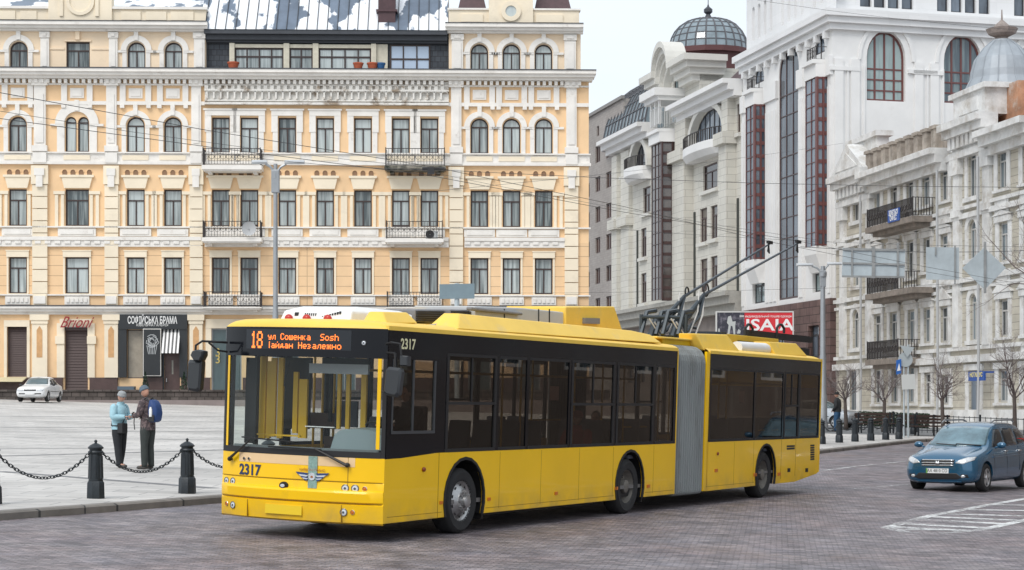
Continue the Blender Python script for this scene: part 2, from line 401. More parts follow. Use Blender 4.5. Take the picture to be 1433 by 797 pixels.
KM = brick_mat('granite_kerb_stone', (.25, .23, .21), (.18, .168, .155), (.07, .07, .07), 1.1, 8, .02, 'XY', .8, .3, 0, .2, 2.0, rot=rad(62))
kb = MB()
rings = []
for p, n in zip(KP, NRM):
    g = gz(p.x, p.y); q = p+n*.22; g2 = gz(q.x, q.y)
    rings.append([(p.x, p.y, g-.2), (p.x, p.y, g+KERB-.03), (p.x+n.x*.03, p.y+n.y*.03, g+KERB), (q.x, q.y, g2+KERB), (q.x, q.y, g2-.2)])
kb.loft(rings, True, True); struct(kb.build('kerb', KM))
pz = MB()
offs = [.22, .9, 1.6, 3, 5, 8, 12, 17, 23, 30, 38, 48, 60, 75, 95, 130]
L_ = []
for p, n in zip(KP, NRM):
    row = []
    for d in offs:
        w = min(1, (d-.22)/25); dirn = (n*(1-w) + Vector((-.72, .69, 0))*w).normalized() if p.x < 14 else (n*(1-w) + Vector((0, 1, 0))*w).normalized()
        q = p + dirn*d; row.append((q.x, q.y, gz(q.x, q.y)+KERB - (.004 if d < .3 else 0)))
    L_.append(row)
for i in range(len(L_)-1):
    for j in range(len(offs)-1): pz.poly([L_[i][j], L_[i+1][j], L_[i+1][j+1], L_[i][j+1]])
struct(pz.build('plaza_paving', PAVE, fix=False))
# dark bands of stone set into the paving, flush (one mesh lying 4 mm above)
BAND = mat('dark_paving_band', (.19, .19, .195), .8, var=.2, vscale=2)
bb = MB()
def band(p, q, w):
    p = G(*p, KERB); q = G(*q, KERB); t = (q-p); t.z = 0; L = t.length; t.normalize(); n = Vector((-t.y, t.x, 0))*w/2
    k = max(2, int(L/3)); rr = []
    for i in range(k+1):
        c = p + t*(L*i/k); rr.append([(c.x+s*n.x, c.y+s*n.y, gz(c.x+s*n.x, c.y+s*n.y)+KERB+.004) for s in (-1, 1)])
    for a_, b_ in zip(rr, rr[1:]): bb.poly([a_[0], a_[1], b_[1], b_[0]])
for p, q, w in (((0, 583), (318, 583), .3), ((0, 597.5), (318, 599), .3), ((0, 604.5), (318, 603.5), .2), ((0, 638), (318, 629), .25), ((0, 628), (120, 627), .18), ((0, 659.5), (300, 683), .3), ((20, 612), (318, 615.5), .14), ((0, 590), (318, 590), .12)): band(p, q, w)
struct(bb.build('paving_band', BAND, fix=False))
# asphalt side street beyond the right pavement, and its far pavement rise
ASP = mat('asphalt', (.10, .105, .11), .85, var=.2, vscale=.6, bump=.3, bscale=30)
SIDE = mat('side_street_asphalt', (.17, .175, .18), .85, var=.15, vscale=.6)
st = MB().grid(lambda x, y: (x, y, gz(x, y)+KERB+.008), [13.5+.0*k for k in (0,)]+[15, 20, 25, 30, 40, 60], [84, 88, 92, 96, 99])
struct(st.build('side_street', SIDE, fix=False))
# worn painted markings
def paint_mat():
    m = bpy.data.materials.new('worn_road_paint'); m.use_nodes = True; N, L = nt(m); b = N['Principled BSDF']
    b.inputs['Base Color'].default_value = (.72, .73, .73, 1); b.inputs['Roughness'].default_value = .7
    t = N.new('ShaderNodeBsdfTransparent'); mx = N.new('ShaderNodeMixShader'); tc = N.new('ShaderNodeTexCoord')
    n = N.new('ShaderNodeTexNoise'); n.inputs['Scale'].default_value = 9; n.inputs['Detail'].default_value = 8; n.inputs['Roughness'].default_value = .75; L.new(tc.outputs['Object'], n.inputs['Vector'])
    n2 = N.new('ShaderNodeTexNoise'); n2.inputs['Scale'].default_value = .8; L.new(tc.outputs['Object'], n2.inputs['Vector'])
    ad = N.new('ShaderNodeMath'); ad.operation = 'MULTIPLY_ADD'; ad.inputs[1].default_value = .5; L.new(n2.outputs[0], ad.inputs[0]); L.new(n.outputs[0], ad.inputs[2])
    r = N.new('ShaderNodeMapRange'); r.inputs[1].default_value = .62; r.inputs[2].default_value = .84; L.new(ad.outputs[0], r.inputs[0])
    L.new(r.outputs[0], mx.inputs[0]); L.new(t.outputs[0], mx.inputs[1]); L.new(b.outputs[0], mx.inputs[2]); L.new(mx.outputs[0], N['Material Output'].inputs[0])
    return m
PNT = paint_mat(); pm_ = MB()
def pline(pts, w):
    pts = [G(*p) for p in pts]; full = []
    for p, q in zip(pts, pts[1:]):
        n = max(1, int((q-p).length/.7)); full += [p.lerp(q, k/n) for k in range(n)]
    full.append(pts[-1]); rr = []
    for i, p in enumerate(full):
        t = full[min(i+1, len(full)-1)]-full[max(i-1, 0)]; t.z = 0; t.normalize(); n = Vector((-t.y, t.x, 0))*w/2
        rr.append([(p.x+s*n.x, p.y+s*n.y, gz(p.x, p.y)+.0035) for s in (-1, 1)])
    for a_, b_ in zip(rr, rr[1:]): pm_.poly([a_[0], a_[1], b_[1], b_[0]])
pline([(1241, 738), (1300, 722), (1380, 707), (1433, 698), (1500, 688)], .22)
pline([(1241, 738), (1270, 745), (1320, 746), (1370, 742), (1433, 728), (1500, 713)], .22)
for p, q in (((1262, 741), (1340, 741)), ((1290, 727), (1410, 733)), ((1320, 719), (1440, 722)), ((1350, 713), (1480, 715)), ((1385, 706), (1500, 708)), ((1268, 733), (1385, 739)), ((1305, 723), (1425, 728)), ((1252, 737), (1360, 743))): pline([p, q], .42)
pline([(1145, 659), (1200, 652), (1268, 645)], .12); pline([(1190, 684), (1290, 676)], .09)
for a_, b_ in ((1268, 1312), (1336, 1380), (1138, 1160), (1060, 1100), (985, 1015)): pline([(a_, 702+(a_-1268)*.02), (b_, 702+(b_-1268)*.02)], .09)
pline([(1415, 745), (1440, 747)], .1)
struct(pm_.build('road_marking', PNT, fix=False))

# drying sand stains
# ---------------------------------------------------------------- the yellow building on the far side of the square
def stucco(name, col, lines=None, var=.1):
    m = mat(name, col, .85, var=var, vscale=.35, bump=.15, bscale=8, dirt=tuple(c*.72 for c in col), dscale=.5, dth=(.55, .85))
    return m
YEL = stucco('yellow_stucco', (.82, .57, .335)); CREAM = stucco('cream_stucco', (.83, .73, .57), var=.08)
PALE = stucco('pale_yellow_stucco', (.83, .67, .49), var=.08)
WHT = mat('white_trim', (.79, .76, .715), .8, var=.08, vscale=1.2, bump=.2, bscale=10, dirt=(.52, .47, .42), dscale=1.6, dth=(.58, .8))
OLDW = mat('flaking_white_plaster', (.72, .70, .66), .85, var=.15, vscale=2.5, bump=.5, bscale=9, dirt=(.30, .24, .18), dscale=.9, dth=(.52, .62))
RUST = brick_mat('rusticated_yellow', (.82, .575, .345), (.80, .555, .33), (.50, .35, .22), 60, .62, .025, 'XZ', .85, .2, 0, .08, .5)
FRB = mat('brown_window_frame', (.045, .028, .025), .5)
PANE = pane_mat('curtained_pane', (.50, .56, .56), (.06, .08, .085), 7, .56)
PTOP = PANE
BRN = mat('brown_granite', (.085, .052, .048), .45, var=.2, vscale=3)
SHUT = mat('brown_roller_shutter', (.075, .048, .045), .55)
DKM = mat('dark_eave_metal', (.045, .05, .06), .5, var=.15)
SLATE = brick_mat('slate_tiles', (.075, .085, .10), (.05, .058, .07), (.03, .03, .035), .34, .34, .02, 'XZ', .6, .4, .5, .15, 1)
thY = math.atan(.0275)
o = P(430, 556, 116); zb = o.z
MY = TR(o.x, o.y, zb, thY); FY = Frame(MY)
Y = empty('apartment_building', MY, 'long yellow stucco building with white trim and snowy grey roof', 'building')
X = lambda px, c=0.0: FY.loc(px, 400, 1, c).x
Z = lambda py, px=108, c=0.0: FY.loc(px, py, 1, c).z
xl, xr = X(-75), X(824); xm0, xm1 = X(287), X(628)
W25 = X(120)-X(95)
cols = [25, 190, 242]; mid = [309, 349, 402, 455, 508, 561, 601]; rgt = [671, 716, 761]
def cx(px): return (X(px)-W25/2, X(px)+W25/2)
ops = []; spec = []
z_ = dict(r0=(Z(98), Z(57)), r1=(Z(212.5), Z(163)), r2=(Z(316), Z(264.5)), r3=(Z(410.5), Z(359.5)))
Aw = X(124.5)-X(91.5)
for c in cols + rgt:
    a, b = cx(c)
    for rw in ('r0', 'r1'): spec.append((a, b, *z_[rw], (b-a)/2, rw, c))
    for rw in ('r2', 'r3'): spec.append((a, b, *z_[rw], 0, rw, c))
for rw in ('r0', 'r2', 'r3'): spec.append((X(108)-Aw/2, X(108)+Aw/2, *z_[rw], 0, rw, 108))
for s_ in (-1, 1): spec.append((X(108)-(Aw/2 if s_ < 0 else -.04), X(108)+(Aw/2 if s_ > 0 else -.04), *z_['r1'], Aw/4, 'r1', 108))
for c in mid:
    a, b = cx(c)
    for rw, dz in (('r1', Z(232)), ('r2', Z(333)), ('r3', Z(431))):
        z0, z1 = z_[rw]; door = c in (349, 561)
        spec.append((a, b, dz if door else z0, z1, 0, rw, c, door))
# ground floor openings
gops = [(X(10), X(38), Z(527), Z(457)), (X(90.5), X(123), Z(549), Z(457)), (X(178), X(200.5), Z(529), Z(461)), (X(230), X(252), Z(553), Z(494)), (X(296), X(338), Z(551), Z(459))]
for c in (402, 482, 561, 671, 740): gops.append((X(c-16), X(c+16), Z(551), Z(459)))
UP = Z(104)
w_ = MB()
low = [s for s in spec if s[5] != 'r0']
gz0, gz1 = 0, Z(428)
wall(w_, xl, xr, gz0-1.5, gz1, gops, 0, .35)
w_.build('ground_floor_wall', YEL, Y, fix=False)
w_ = MB(); wall(w_, xl, xr, gz1, Z(338), [s for s in low if s[5] == 'r3'], 0); w_.build('rusticated_wall', RUST, Y, fix=False)
w_ = MB(); wall(w_, xl, xr, Z(338), UP, [s for s in low if s[5] in ('r1', 'r2')], 0)
w_.poly([(xr, 0, -1.5), (xr, 16, -1.5), (xr, 16, UP), (xr, 0, UP)]); w_.poly([(xl, 0, -1.5), (xl, 16, -1.5), (xl, 16, UP), (xl, 0, UP)])
w_.build('wall', YEL, Y, fix=False)
# attic storey of the wings
xrt = X(813)
for a, b, nm in ((xl, xm0, 'l'), (xm1, xrt, 'r')):
    w_ = MB(); wall(w_, a, b, UP, Z(30), [s for s in spec if s[5] == 'r0' and a < s[0] < b], .25)
    for e in (a, b): w_.poly([(e, .25, UP), (e, 14, UP), (e, 14, Z(30)), (e, .25, Z(30))])
    w_.poly([(a, .25, Z(30)), (b, .25, Z(30)), (b, 14, Z(30)), (a, 14, Z(30))])
    w_.build('attic_wall', PALE, Y, fix=False)
def surr_arch(a, b, z0, z1, y, t=.34, key=True, leg=True):
    def fn(q):
        zt = z1-(b-a)/2
        arch_band(q, a-.06, b+.06, zt, z1+.06, t, y-.14, y, 14)
        if leg:
            q.box(a-t*.9, a-.04, y-.09, y, z0, zt); q.box(b+.04, b+t*.9, y-.09, y, z0, zt)
        q.box(a-t-.35, a-.05, y-.12, y, zt-.12, zt+.02); q.box(b+.05, b+t+.35, y-.12, y, zt-.12, zt+.02)
        q.box(a-.1, b+.1, y-.1, y, z0-.13, z0)
        if key: q.box((a+b)/2-.13, (a+b)/2+.13, y-.2, y, z1+.1, z1+.75)
    return fn
def surr_flat(a, b, z0, z1, y, style):
    def fn(q):
        if style == 'r1':
            q.box(a-.34, a-.03, y-.1, y, z0, z1-.9); q.box(b+.03, b+.34, y-.1, y, z0, z1-.9)
            q.box(a-.42, a-.03, y-.13, y, z1-.9, z1+.1); q.box(b+.03, b+.42, y-.13, y, z1-.9, z1+.1)
            q.box(a-.42, b+.42, y-.15, y, z1+.1, z1+.42); q.box(a-.5, b+.5, y-.2, y, z1+.42, z1+.52)
        elif style == 'r2':
            for s_, e in ((-1, a), (1, b)):
                q.box(e+s_*.16-.09, e+s_*.16+.09, y-.1, y, z0-.1, z1-.35); q.box(e+s_*.52-.1, e+s_*.52+.1, y-.1, y, z0-.1, z1-.35)
                q.box(e+s_*.02, e+s_*.7, y-.14, y, z1-.32, z1-.12)
            q.box(a-.12, b+.12, y-.1, y, z0-.12, z0)
            q.hexa([(a-.05, y-.14, z1+.06), (b+.05, y-.14, z1+.06), (b+.05, y, z1+.06), (a-.05, y, z1+.06)], [(a-.22, y-.14, z1+.72), (b+.22, y-.14, z1+.72), (b+.22, y, z1+.72), (a-.22, y, z1+.72)])
            q.box(a-.32, b+.32, y-.2, y, z1+.72, z1+.86)
        else:
            q.box(a-.14, b+.14, y-.12, y, z1, z1+.36); q.box(a-.18, b+.18, y-.15, y, z1+.36, z1+.42)
            q.box(a-.1, b+.1, y-.08, y, z0-.12, z0)
            q.box(a-.13, a-.02, y-.05, y, z0, z1); q.box(b+.02, b+.13, y-.05, y, z0, z1)
    return fn
for s_ in spec:
    a, b, z0, z1, ah, rw, c = s_[:7]; door = len(s_) > 7 and s_[7]; y = .25 if rw == 'r0' else 0
    if ah and c != 108: sr, sm = surr_arch(a, b, z0, z1, y), WHT
    elif c == 108 and rw == 'r1': sr, sm = (surr_arch(X(108)-Aw/2, X(108)+Aw/2, z0, z1+.25, y, .55), WHT) if a < X(107) else (None, None)
    elif c == 108 and rw == 'r0': sr, sm = (lambda q, a=a, b=b, z0=z0, z1=z1, y=y: (q.box(a-.1, b+.1, y-.1, y, z1, z1+.1), q.box((a+b)/2-.13, (a+b)/2+.13, y-.2, y, z1+.1, z1+.8), q.box(a-1.3, a-.1, y-.06, y, z0+1.3, z0+1.42), q.box(b+.1, b+1.3, y-.06, y, z0+1.3, z0+1.42))), PALE
    else: sr, sm = surr_flat(a, b, z0, z1, y, rw), (WHT if rw == 'r1' else CREAM)
    fo = window(Y, a, b, z0, z1, ah, y, .2, .085, FRB, PANE, trans=.3 if not door else .22, cols=2 if c != 108 or rw != 'r1' else 1, surround=sr, sm=sm, solid=(Z(212)-Z(232)) if door else 0)
    fo.name = 'balcony_door' if door else 'window'
# string courses, cornices, friezes
def course(name, a, b, z0, z1, d, m=WHT, y=0.0, extra=None):
    q = MB(); q.box(a, b, y-d, y, z0, z1)
    if extra: extra(q)
    return q.build(name, m, Y)
def dent(a, b, z0, z1, d0, w, step, y=0.0):
    def fn(q):
        n = int((b-a)/step)
        for k in range(n): q.box(a+k*step, a+k*step+w, y-d0, y, z0, z1)
    return fn
E = X(833)-X(824)
for a, b, nm in ((xl, xm0, 0), (xm0, xm1, 1), (xm1, xr, 2)):
    big = MB(); e = E if nm == 2 else 0
    big.box(a, b+e, -.95, .3, Z(103), Z(98.5)); big.box(a, b+e*.8, -.8, .3, Z(107), Z(103)); big.box(a, b+e*.5, -.55, .3, Z(111), Z(107))
    dent(a, b, Z(117), Z(111.5), .42, .19, .36)(big); big.box(a, b, -.2, 0, Z(119), Z(117))
    big.build('main_cornice', WHT, Y)
lead = MB(); lead.box(xl, xr+E, -1.0, .25, Z(98.4), Z(97.2)); lead.build('cornice_flashing', DKM, Y)
fz = MB(); a, b = xm0, xm1
fz.box(a, b, -.12, 0, Z(145.5), Z(112)); dent(a, b, Z(125), Z(119), .3, .22, .4)(fz)
n = int((b-a)/.42)
for k in range(n):
    x = a+.1+k*.42; fz.box(x, x+.1, -.34, -.12, Z(138), Z(128)); arch_band(fz, x+.1, x+.42, Z(129), Z(127.5), .05, -.34, -.12, 6)
fz.box(a, b, -.38, -.12, Z(127), Z(124.5)); fz.box(a, b, -.3, -.12, Z(141), Z(139)); fz.box(a, b, -.42, -.12, Z(146), Z(143))
fz.build('arcaded_frieze', OLDW, Y)
for lst, a, b in ((cols+[108], xl, xm0), (rgt, xm1, xr)):
    q = MB(); q.box(a, b, -.16, 0, Z(146.5), Z(141.5))
    for c in lst:
        q.box(X(c)-.95, X(c)-.6, -.14, 0, Z(141.5), Z(119)); q.box(X(c)+.6, X(c)+.95, -.14, 0, Z(141.5), Z(119))
        q.box(X(c)-.42, X(c)+.42, -.06, 0, Z(137), Z(123)); q.box(X(c)-.3, X(c)+.3, -.1, -.06, Z(134.5), Z(125.5))
        for s_ in (-.8, .8): q.box(X(c)+s_-.13, X(c)+s_+.13, -.22, 0, Z(151), Z(146.5))
    q.build('panelled_frieze', WHT, Y)
q = MB(); q.box(xl, xr+.1, -.22, 0, Z(214.5), Z(212.6)); q.box(xl, xr+.05, -.1, 0, Z(226), Z(214.5)); q.box(xl, xr+.12, -.24, 0, Z(230), Z(226)); q.build('string_course', WHT, Y)
q = MB()
for c in mid+cols+[108]+rgt: q.box(X(c)-.8, X(c)+.8, -.15, -.1, Z(223.5), Z(217))
q.build('string_panel', CREAM, Y)
# small round-headed niches over the second row
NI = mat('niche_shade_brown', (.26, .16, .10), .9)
for c in mid+cols+[108]+rgt:
    q = MB(); n = 4 if c == 108 else 3
    for k in range(n):
        x = X(c) + (k-(n-1)/2)*.5; q.prism(arch_pts(x-.15, x+.15, Z(240.5), Z(237), 8)[::-1]+[(x-.15, Z(246.5)), (x+.15, Z(246.5))], 1, -.012, -.004)
    q.build('niche', NI, Y)
    for k in range(0): pass
q = MB()
for c in mid+cols+[108]+rgt:
    n = 4 if c == 108 else 3
    for k in range(n):
        x = X(c) + (k-(n-1)/2)*.5; arch_band(q, x-.15, x+.15, Z(240.5), Z(237), .05, -.06, 0, 8)
q.build('niche_moulding', YEL, Y)
q = MB(); q.box(xl, xr+.1, -.2, 0, Z(318.5), Z(316.5)); q.build('sill_course', WHT, Y)
for lst, a, b in ((cols+[108], xl, X(282)), (mid, xm0, xm1), (rgt, X(650), X(790))):
    q = MB(); q.box(a, b, -.25, 0, Z(336), Z(331)); q.box(a, b, -.17, 0, Z(345), Z(336)); dent(a, b, Z(341), Z(337), .24, .35, .6)(q); q.build('dentil_band', WHT, Y)
    q = MB()
    for c in lst:
        w = .95 if c != 108 else 1.15
        q.box(X(c)-w, X(c)+w, -.12, 0, Z(330), Z(319.5)); q.box(X(c)-w+.15, X(c)+w-.15, -.17, -.12, Z(327.5), Z(321.5))
        q.box(X(c)-.75, X(c)+.75, -.1, 0, Z(426), Z(414))
        for k in range(5): q.box(X(c)-.62+k*.27, X(c)-.45+k*.27, -.16, -.1, Z(423), Z(417))
    q.build('balustrade_panel', WHT, Y)
q = MB(); q.box(xl, xr+.1, -.16, 0, Z(413.5), Z(411.6)); q.build('sill_course', WHT, Y)
q = MB(); q.box(xl, xr+.3, -.55, 0, Z(432), Z(428.5)); q.box(xl, xr+.2, -.4, 0, Z(436), Z(432)); q.box(xl, xr+.1, -.2, 0, Z(440), Z(436)); q.build('ground_floor_cornice', WHT, Y)
q = MB(); q.box(xl, xr+.3, -.6, -.02, Z(428.4), Z(427.3)); q.build('cornice_flashing', DKM, Y)
q = MB(); n = 0
for a, b in zip([xl]+[X(v) for v in (40, 126, 203, 254, 340)], [X(8), X(88), X(165), X(228), X(294), X(386)]):
    q.box(a, b, -.16, 0, -1.5, Z(528))
for a, b in zip([X(418), X(498), X(577), X(687), X(756)], [X(466), X(545), X(655), X(724), xr+.05]): q.box(a, b, -.16, 0, -1.5, Z(528))
q.box(X(8), X(40), -.16, 0, -1.5, Z(528.5)); q.build('plinth', BRN, Y)
# pilasters
def pilaster(p0, p1, top=98, bot=528):
    a, b = X(p0), X(p1); m = (a+b)/2
    q = MB()
    if bot > 500:
        q.box(a, b, -.24, 0, Z(528), Z(448)); q.box(a-.12, b+.12, -.36, 0, Z(448), Z(440)); q.box(a-.05, b+.05, -.3, 0, Z(453), Z(448))
    for k in range(9):   # rusticated blocks
        z0 = Z(411)+k*(Z(258)-Z(411))/9; z1 = Z(411)+(k+1)*(Z(258)-Z(411))/9
        q.box(a, b, -.2, 0, z0+.02, z1-.03)
    q.box(a+.03, b-.03, -.19, 0, Z(428), Z(411)); q.box(a-.06, b+.06, -.28, 0, Z(258), Z(232))
    q.build('pilaster', CREAM, Y)
    q = MB(); q.box(a+.15, b-.15, -.4, -.28, Z(246), Z(236)); q.box(m-.2, m+.2, -.38, -.28, Z(262), Z(246))
    q.box(a+.1, b-.1, -.2, 0, Z(204), Z(120)); q.box(a+.22, b-.22, -.26, -.2, Z(200), Z(132)); q.box(a-.02, b+.02, -.34, 0, Z(120), Z(111)); q.box(a, b, -.3, 0, Z(212), Z(204)); q.box(a+.05, b-.05, -.3, 0, Z(228), Z(214.6))
    q.box(a+.1, b-.1, -.26, 0, Z(425), Z(414)); q.build('pilaster_shaft', WHT, Y)
for p0, p1 in ((-40, -20), (46, 67), (147, 166), (266, 284), (629, 648), (790, 809)): pilaster(p0, p1)
ORN = mat('ochre_panel', (.62, .36, .17), .85, var=.15)
q = MB()
for p0 in (56.5, 156.5, 275): q.prism([(X(p0-4), Z(500)), (X(p0+4), Z(500)), (X(p0+4), Z(462)), (X(p0), Z(456)), (X(p0-4), Z(462))], 1, -.255, -.24)
q.build('pilaster_panel', ORN, Y)
# wings' upper pilasters, cornice, parapet
for p0, p1 in ((56, 68), (152, 164), (271, 286), (632, 648), (790, 806)):
    q = MB(); a, b = X(p0), X(p1); q.box(a, b, .08, .25, Z(96), Z(52)); q.box(a+.12, b-.12, .03, .08, Z(92), Z(56)); q.box(a-.05, b+.05, 0, .25, Z(52), Z(44)); q.box(a+.15, b-.15, -.06, 0, Z(50), Z(46)); q.build('attic_pilaster', WHT, Y)
for a, b in ((xl, X(291)), (X(623), X(816))):
    q = MB(); q.box(a, b, -.5, .3, Z(36), Z(31)); q.box(a, b, -.3, .25, Z(40), Z(36)); q.box(a, b, -.05, .25, Z(43), Z(40)); q.build('attic_cornice', WHT, Y)
    q = MB(); q.box(a, b, -.55, .3, Z(30.9), Z(30)); q.build('cornice_flashing', DKM, Y)
q = MB(); q.box(xl, X(287), .3, .9, Z(30), Z(11)); q.box(X(67), X(156), .1, .9, Z(30), Z(-45))
for a, b in ((-60, -30), (-25, 20), (27, 50), (168, 196), (203, 232), (238, 270)): q.box(X(a), X(b), .22, .3, Z(26), Z(14))
q.box(X(83), X(88), 0, .1, Z(22), Z(-20)); q.box(X(133), X(138), 0, .1, Z(22), Z(-20)); q.build('parapet', CREAM, Y)
q = MB(); q.box(xl, X(68), .15, .95, Z(11), Z(7.5)); q.box(X(155), X(289), .15, .95, Z(11), Z(7.5)); q.build('parapet_coping', WHT, Y)
q = MB(); q.lathe([(.62, 0), (.66, -.1), (.86, -.1), (.86, 0)], (X(112), .1, Z(1)), 1, 24); q.build('medallion', CREAM, Y)
q = MB(); q.box(X(628), X(811), .3, .9, Z(31), Z(9)); q.box(X(684), X(746), .1, .9, Z(31), Z(-45))
q.box(X(645), X(676), .22, .3, Z(26), Z(15)); q.box(X(750), X(788), .22, .3, Z(26), Z(15)); q.build('parapet', CREAM, Y)
q = MB(); q.box(X(626), X(684), .2, .95, Z(9), Z(6.5)); q.box(X(746), X(813), .2, .95, Z(9), Z(6.5)); q.build('parapet_coping', WHT, Y)
q = MB(); q.lathe([(.34, 0), (.34, -.12), (.62, -.12), (.62, 0)], (X(715), .1, Z(11.5)), 1, 24); fo = q.build('round_window', CREAM, Y)
q = MB(); q.lathe([(.001, 0), (.36, 0)], (X(715), .06, Z(11.5)), 1, 24); q.build('pane', PANE, fo)
DRED = mat('dark_red_roof_metal', (.07, .035, .04), .5, var=.2)
for a, b in ((640, 682), (748, 802)):
    q = MB(); q.hexa([(X(a), 1, Z(9)), (X(b), 1, Z(9)), (X(b), 6, Z(9)), (X(a), 6, Z(9))], [(X(a)+.6, 2.6, Z(-60)), (X(b)-.6, 2.6, Z(-60)), (X(b)-.6, 6, Z(-60)), (X(a)+.6, 6, Z(-60))]); q.build('mansard_roof', DRED, Y)
# middle: mansard, dormers, snowy roof
q = MB(); wall(q, xm0, xm1, UP, Z(40), [(X(327), X(396), Z(97.5), Z(62)), (X(404), X(437), Z(97.5), Z(62)), (X(445), X(519), Z(97.5), Z(62)), (X(545), X(602), Z(98), Z(57))], .7, .3); q.build('slate_mansard', SLATE, Y, fix=False)
q = MB(); q.box(xm0-.05, X(626), -.15, .75, Z(46), Z(40)); q.box(xm0, X(626), .15, .75, Z(53), Z(46)); q.box(xm0, X(626), .4, .75, Z(56), Z(53)); q.build('eave', DKM, Y)
PALEM = mat('pale_dormer_board', (.62, .58, .47), .7, var=.12)
q = MB()
for a, b in ((320, 327), (396, 404), (437, 445), (519, 526)): q.box(X(a), X(b), .35, .7, Z(98), Z(57))
q.box(X(526), X(542), .55, .7, Z(97), Z(57)); q.box(X(327), X(519), .45, .68, Z(63), Z(58)); q.build('dormer_post', PALEM, Y)
for a, b, n in ((327, 396, 4), (404, 437, 2), (445, 519, 4)): window(Y, X(a), X(b), Z(97.5), Z(63), 0, .55, .05, .1, FRB, PANE, trans=.36, cols=n, top_cols=n)
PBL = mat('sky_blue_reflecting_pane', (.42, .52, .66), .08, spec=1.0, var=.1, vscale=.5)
window(Y, X(545), X(602), Z(98), Z(57), 0, .6, .05, .1, FRB, PBL, trans=.5, cols=3, top_cols=3)
def snow_roof():
    m = mat('snowy_grey_roof', (.15, .19, .25), .45, .2, var=.25, vscale=.6); N, L = nt(m); b = N['Principled BSDF']
    src = b.inputs['Base Color'].links[0].from_socket
    tc = N.new('ShaderNodeTexCoord'); mp = N.new('ShaderNodeMapping'); mp.inputs['Scale'].default_value = (1, .5, .5); L.new(tc.outputs['Object'], mp.inputs[0])
    n = N.new('ShaderNodeTexNoise'); n.inputs['Scale'].default_value = .75; n.inputs['Detail'].default_value = 5; L.new(mp.outputs[0], n.inputs['Vector'])
    r = N.new('ShaderNodeMapRange'); r.inputs[1].default_value = .49; r.inputs[2].default_value = .515; L.new(n.outputs[0], r.inputs[0])
    x = N.new('ShaderNodeMix'); x.data_type = 'RGBA'; L.new(r.outputs[0], x.inputs[0]); L.new(src, x.inputs[6]); x.inputs[7].default_value = (.85, .87, .9, 1); L.new(x.outputs[2], b.inputs['Base Color']); return m
SNOW = snow_roof()
q = MB(); q.poly([(xm0-.3, -.2, Z(40)), (X(627), -.2, Z(40)), (X(627), 6.5, Z(40)+7.5), (xm0-.3, 6.5, Z(40)+7.5)]); q.poly([(xm0-.3, 14, Z(40)+.4), (X(627), 14, Z(40)+.4), (X(627), 6.5, Z(40)+7.5), (xm0-.3, 6.5, Z(40)+7.5)])
q.build('roof', SNOW, Y, fix=False)
q = MB(); k = xm0
while k < X(626):
    q.hexa([(k, -.2, Z(40)), (k+.04, -.2, Z(40)), (k+.04, 6.5, Z(40)+7.5), (k, 6.5, Z(40)+7.5)], [(k, -.25, Z(40)+.06), (k+.04, -.25, Z(40)+.06), (k+.04, 6.45, Z(40)+7.56), (k, 6.45, Z(40)+7.56)]); k += .62
q.build('roof_seam', DKM, Y)
q = MB(); q.box(X(529), X(553), .3, 1.4, Z(39), Z(-40)); q.box(X(526), X(556), .1, 1.5, Z(39), Z(36)); q.box(X(526), X(556), .2, 1.5, Z(12), Z(9)); q.build('chimney', DRED, Y)
q = MB(); q.box(xl, xm0, 1, 14, Z(30), Z(8)); q.poly([(xl, 1, Z(8)), (xm0, 1, Z(8)), (xm0, 6, Z(-40)), (xl, 6, Z(-40))]); q.build('wing_roof', SNOW, Y)
# balconies
IRON = mat('balcony_iron', (.03, .025, .025), .6)
MOSS = mat('stained_balcony_slab', (.25, .23, .19), .9, var=.4, vscale=3, bump=.4, dirt=(.03, .035, .025), dscale=1.4, dth=(.45, .6))
for p0, p1, zs, zt, sm in ((286, 369, (241.5, 233.5), 210, WHT), (286, 369, (341.5, 334), 311, WHT), (287, 369, (434, 430.5), 409, WHT), (539, 624, (239.5, 233.5), 209, MOSS), (540, 621, (342, 335), 310.5, WHT), (541, 622, (434, 430.5), 409, WHT)):
    q = MB(); q.box(X(p0), X(p1), -1.25, 0, Z(zs[0]-2), Z(zs[1])); q.box(X(p0)+.1, X(p1)-.1, -1.15, 0, Z(zs[0]), Z(zs[0]-2))
    for k in (.12, .88): xx = X(p0)+(X(p1)-X(p0))*k; q.box(xx-.12, xx+.12, -.8, 0, Z(zs[0]+3), Z(zs[0]))
    s0 = q.build('balcony', sm, Y)
    q = MB(); railing(q, X(p0)+.08, X(p1)-.08, -1.2, 0, Z(zs[1]), Z(zt), .17, .011); q.build('railing', IRON, s0)
# shop fronts
q = MB()
for a, b, t, bt in ((10, 38, 457, 527), (90.5, 123, 462, 549)):
    n = 22
    for k in range(n):
        z0 = Z(bt)+(Z(t)-Z(bt))*k/n; z1 = Z(bt)+(Z(t)-Z(bt))*(k+1)/n; q.hexa([(X(a), .2, z0), (X(b), .2, z0), (X(b), .3, z0), (X(a), .3, z0)], [(X(a), .24, z1), (X(b), .24, z1), (X(b), .3, z1), (X(a), .3, z1)])
    q.box(X(a), X(b), .02, .3, Z(t), Z(t-4.5))
    q.build('roller_shutter', SHUT, Y); q = MB()
q.box(X(6), X(10), -.1, 0, Z(528), Z(449)); q.box(X(38), X(42), -.1, 0, Z(528), Z(449)); q.box(X(6), X(42), -.12, 0, Z(457), Z(448))
q.box(X(80), X(90.5), -.12, 0, Z(528), Z(452)); q.box(X(123), X(133), -.12, 0, Z(528), Z(452)); q.box(X(78), X(91), -.2, 0, Z(481), Z(470)); q.box(X(122.5), X(135), -.2, 0, Z(481), Z(470)); q.box(X(84), X(129), -.14, 0, Z(457), Z(446))
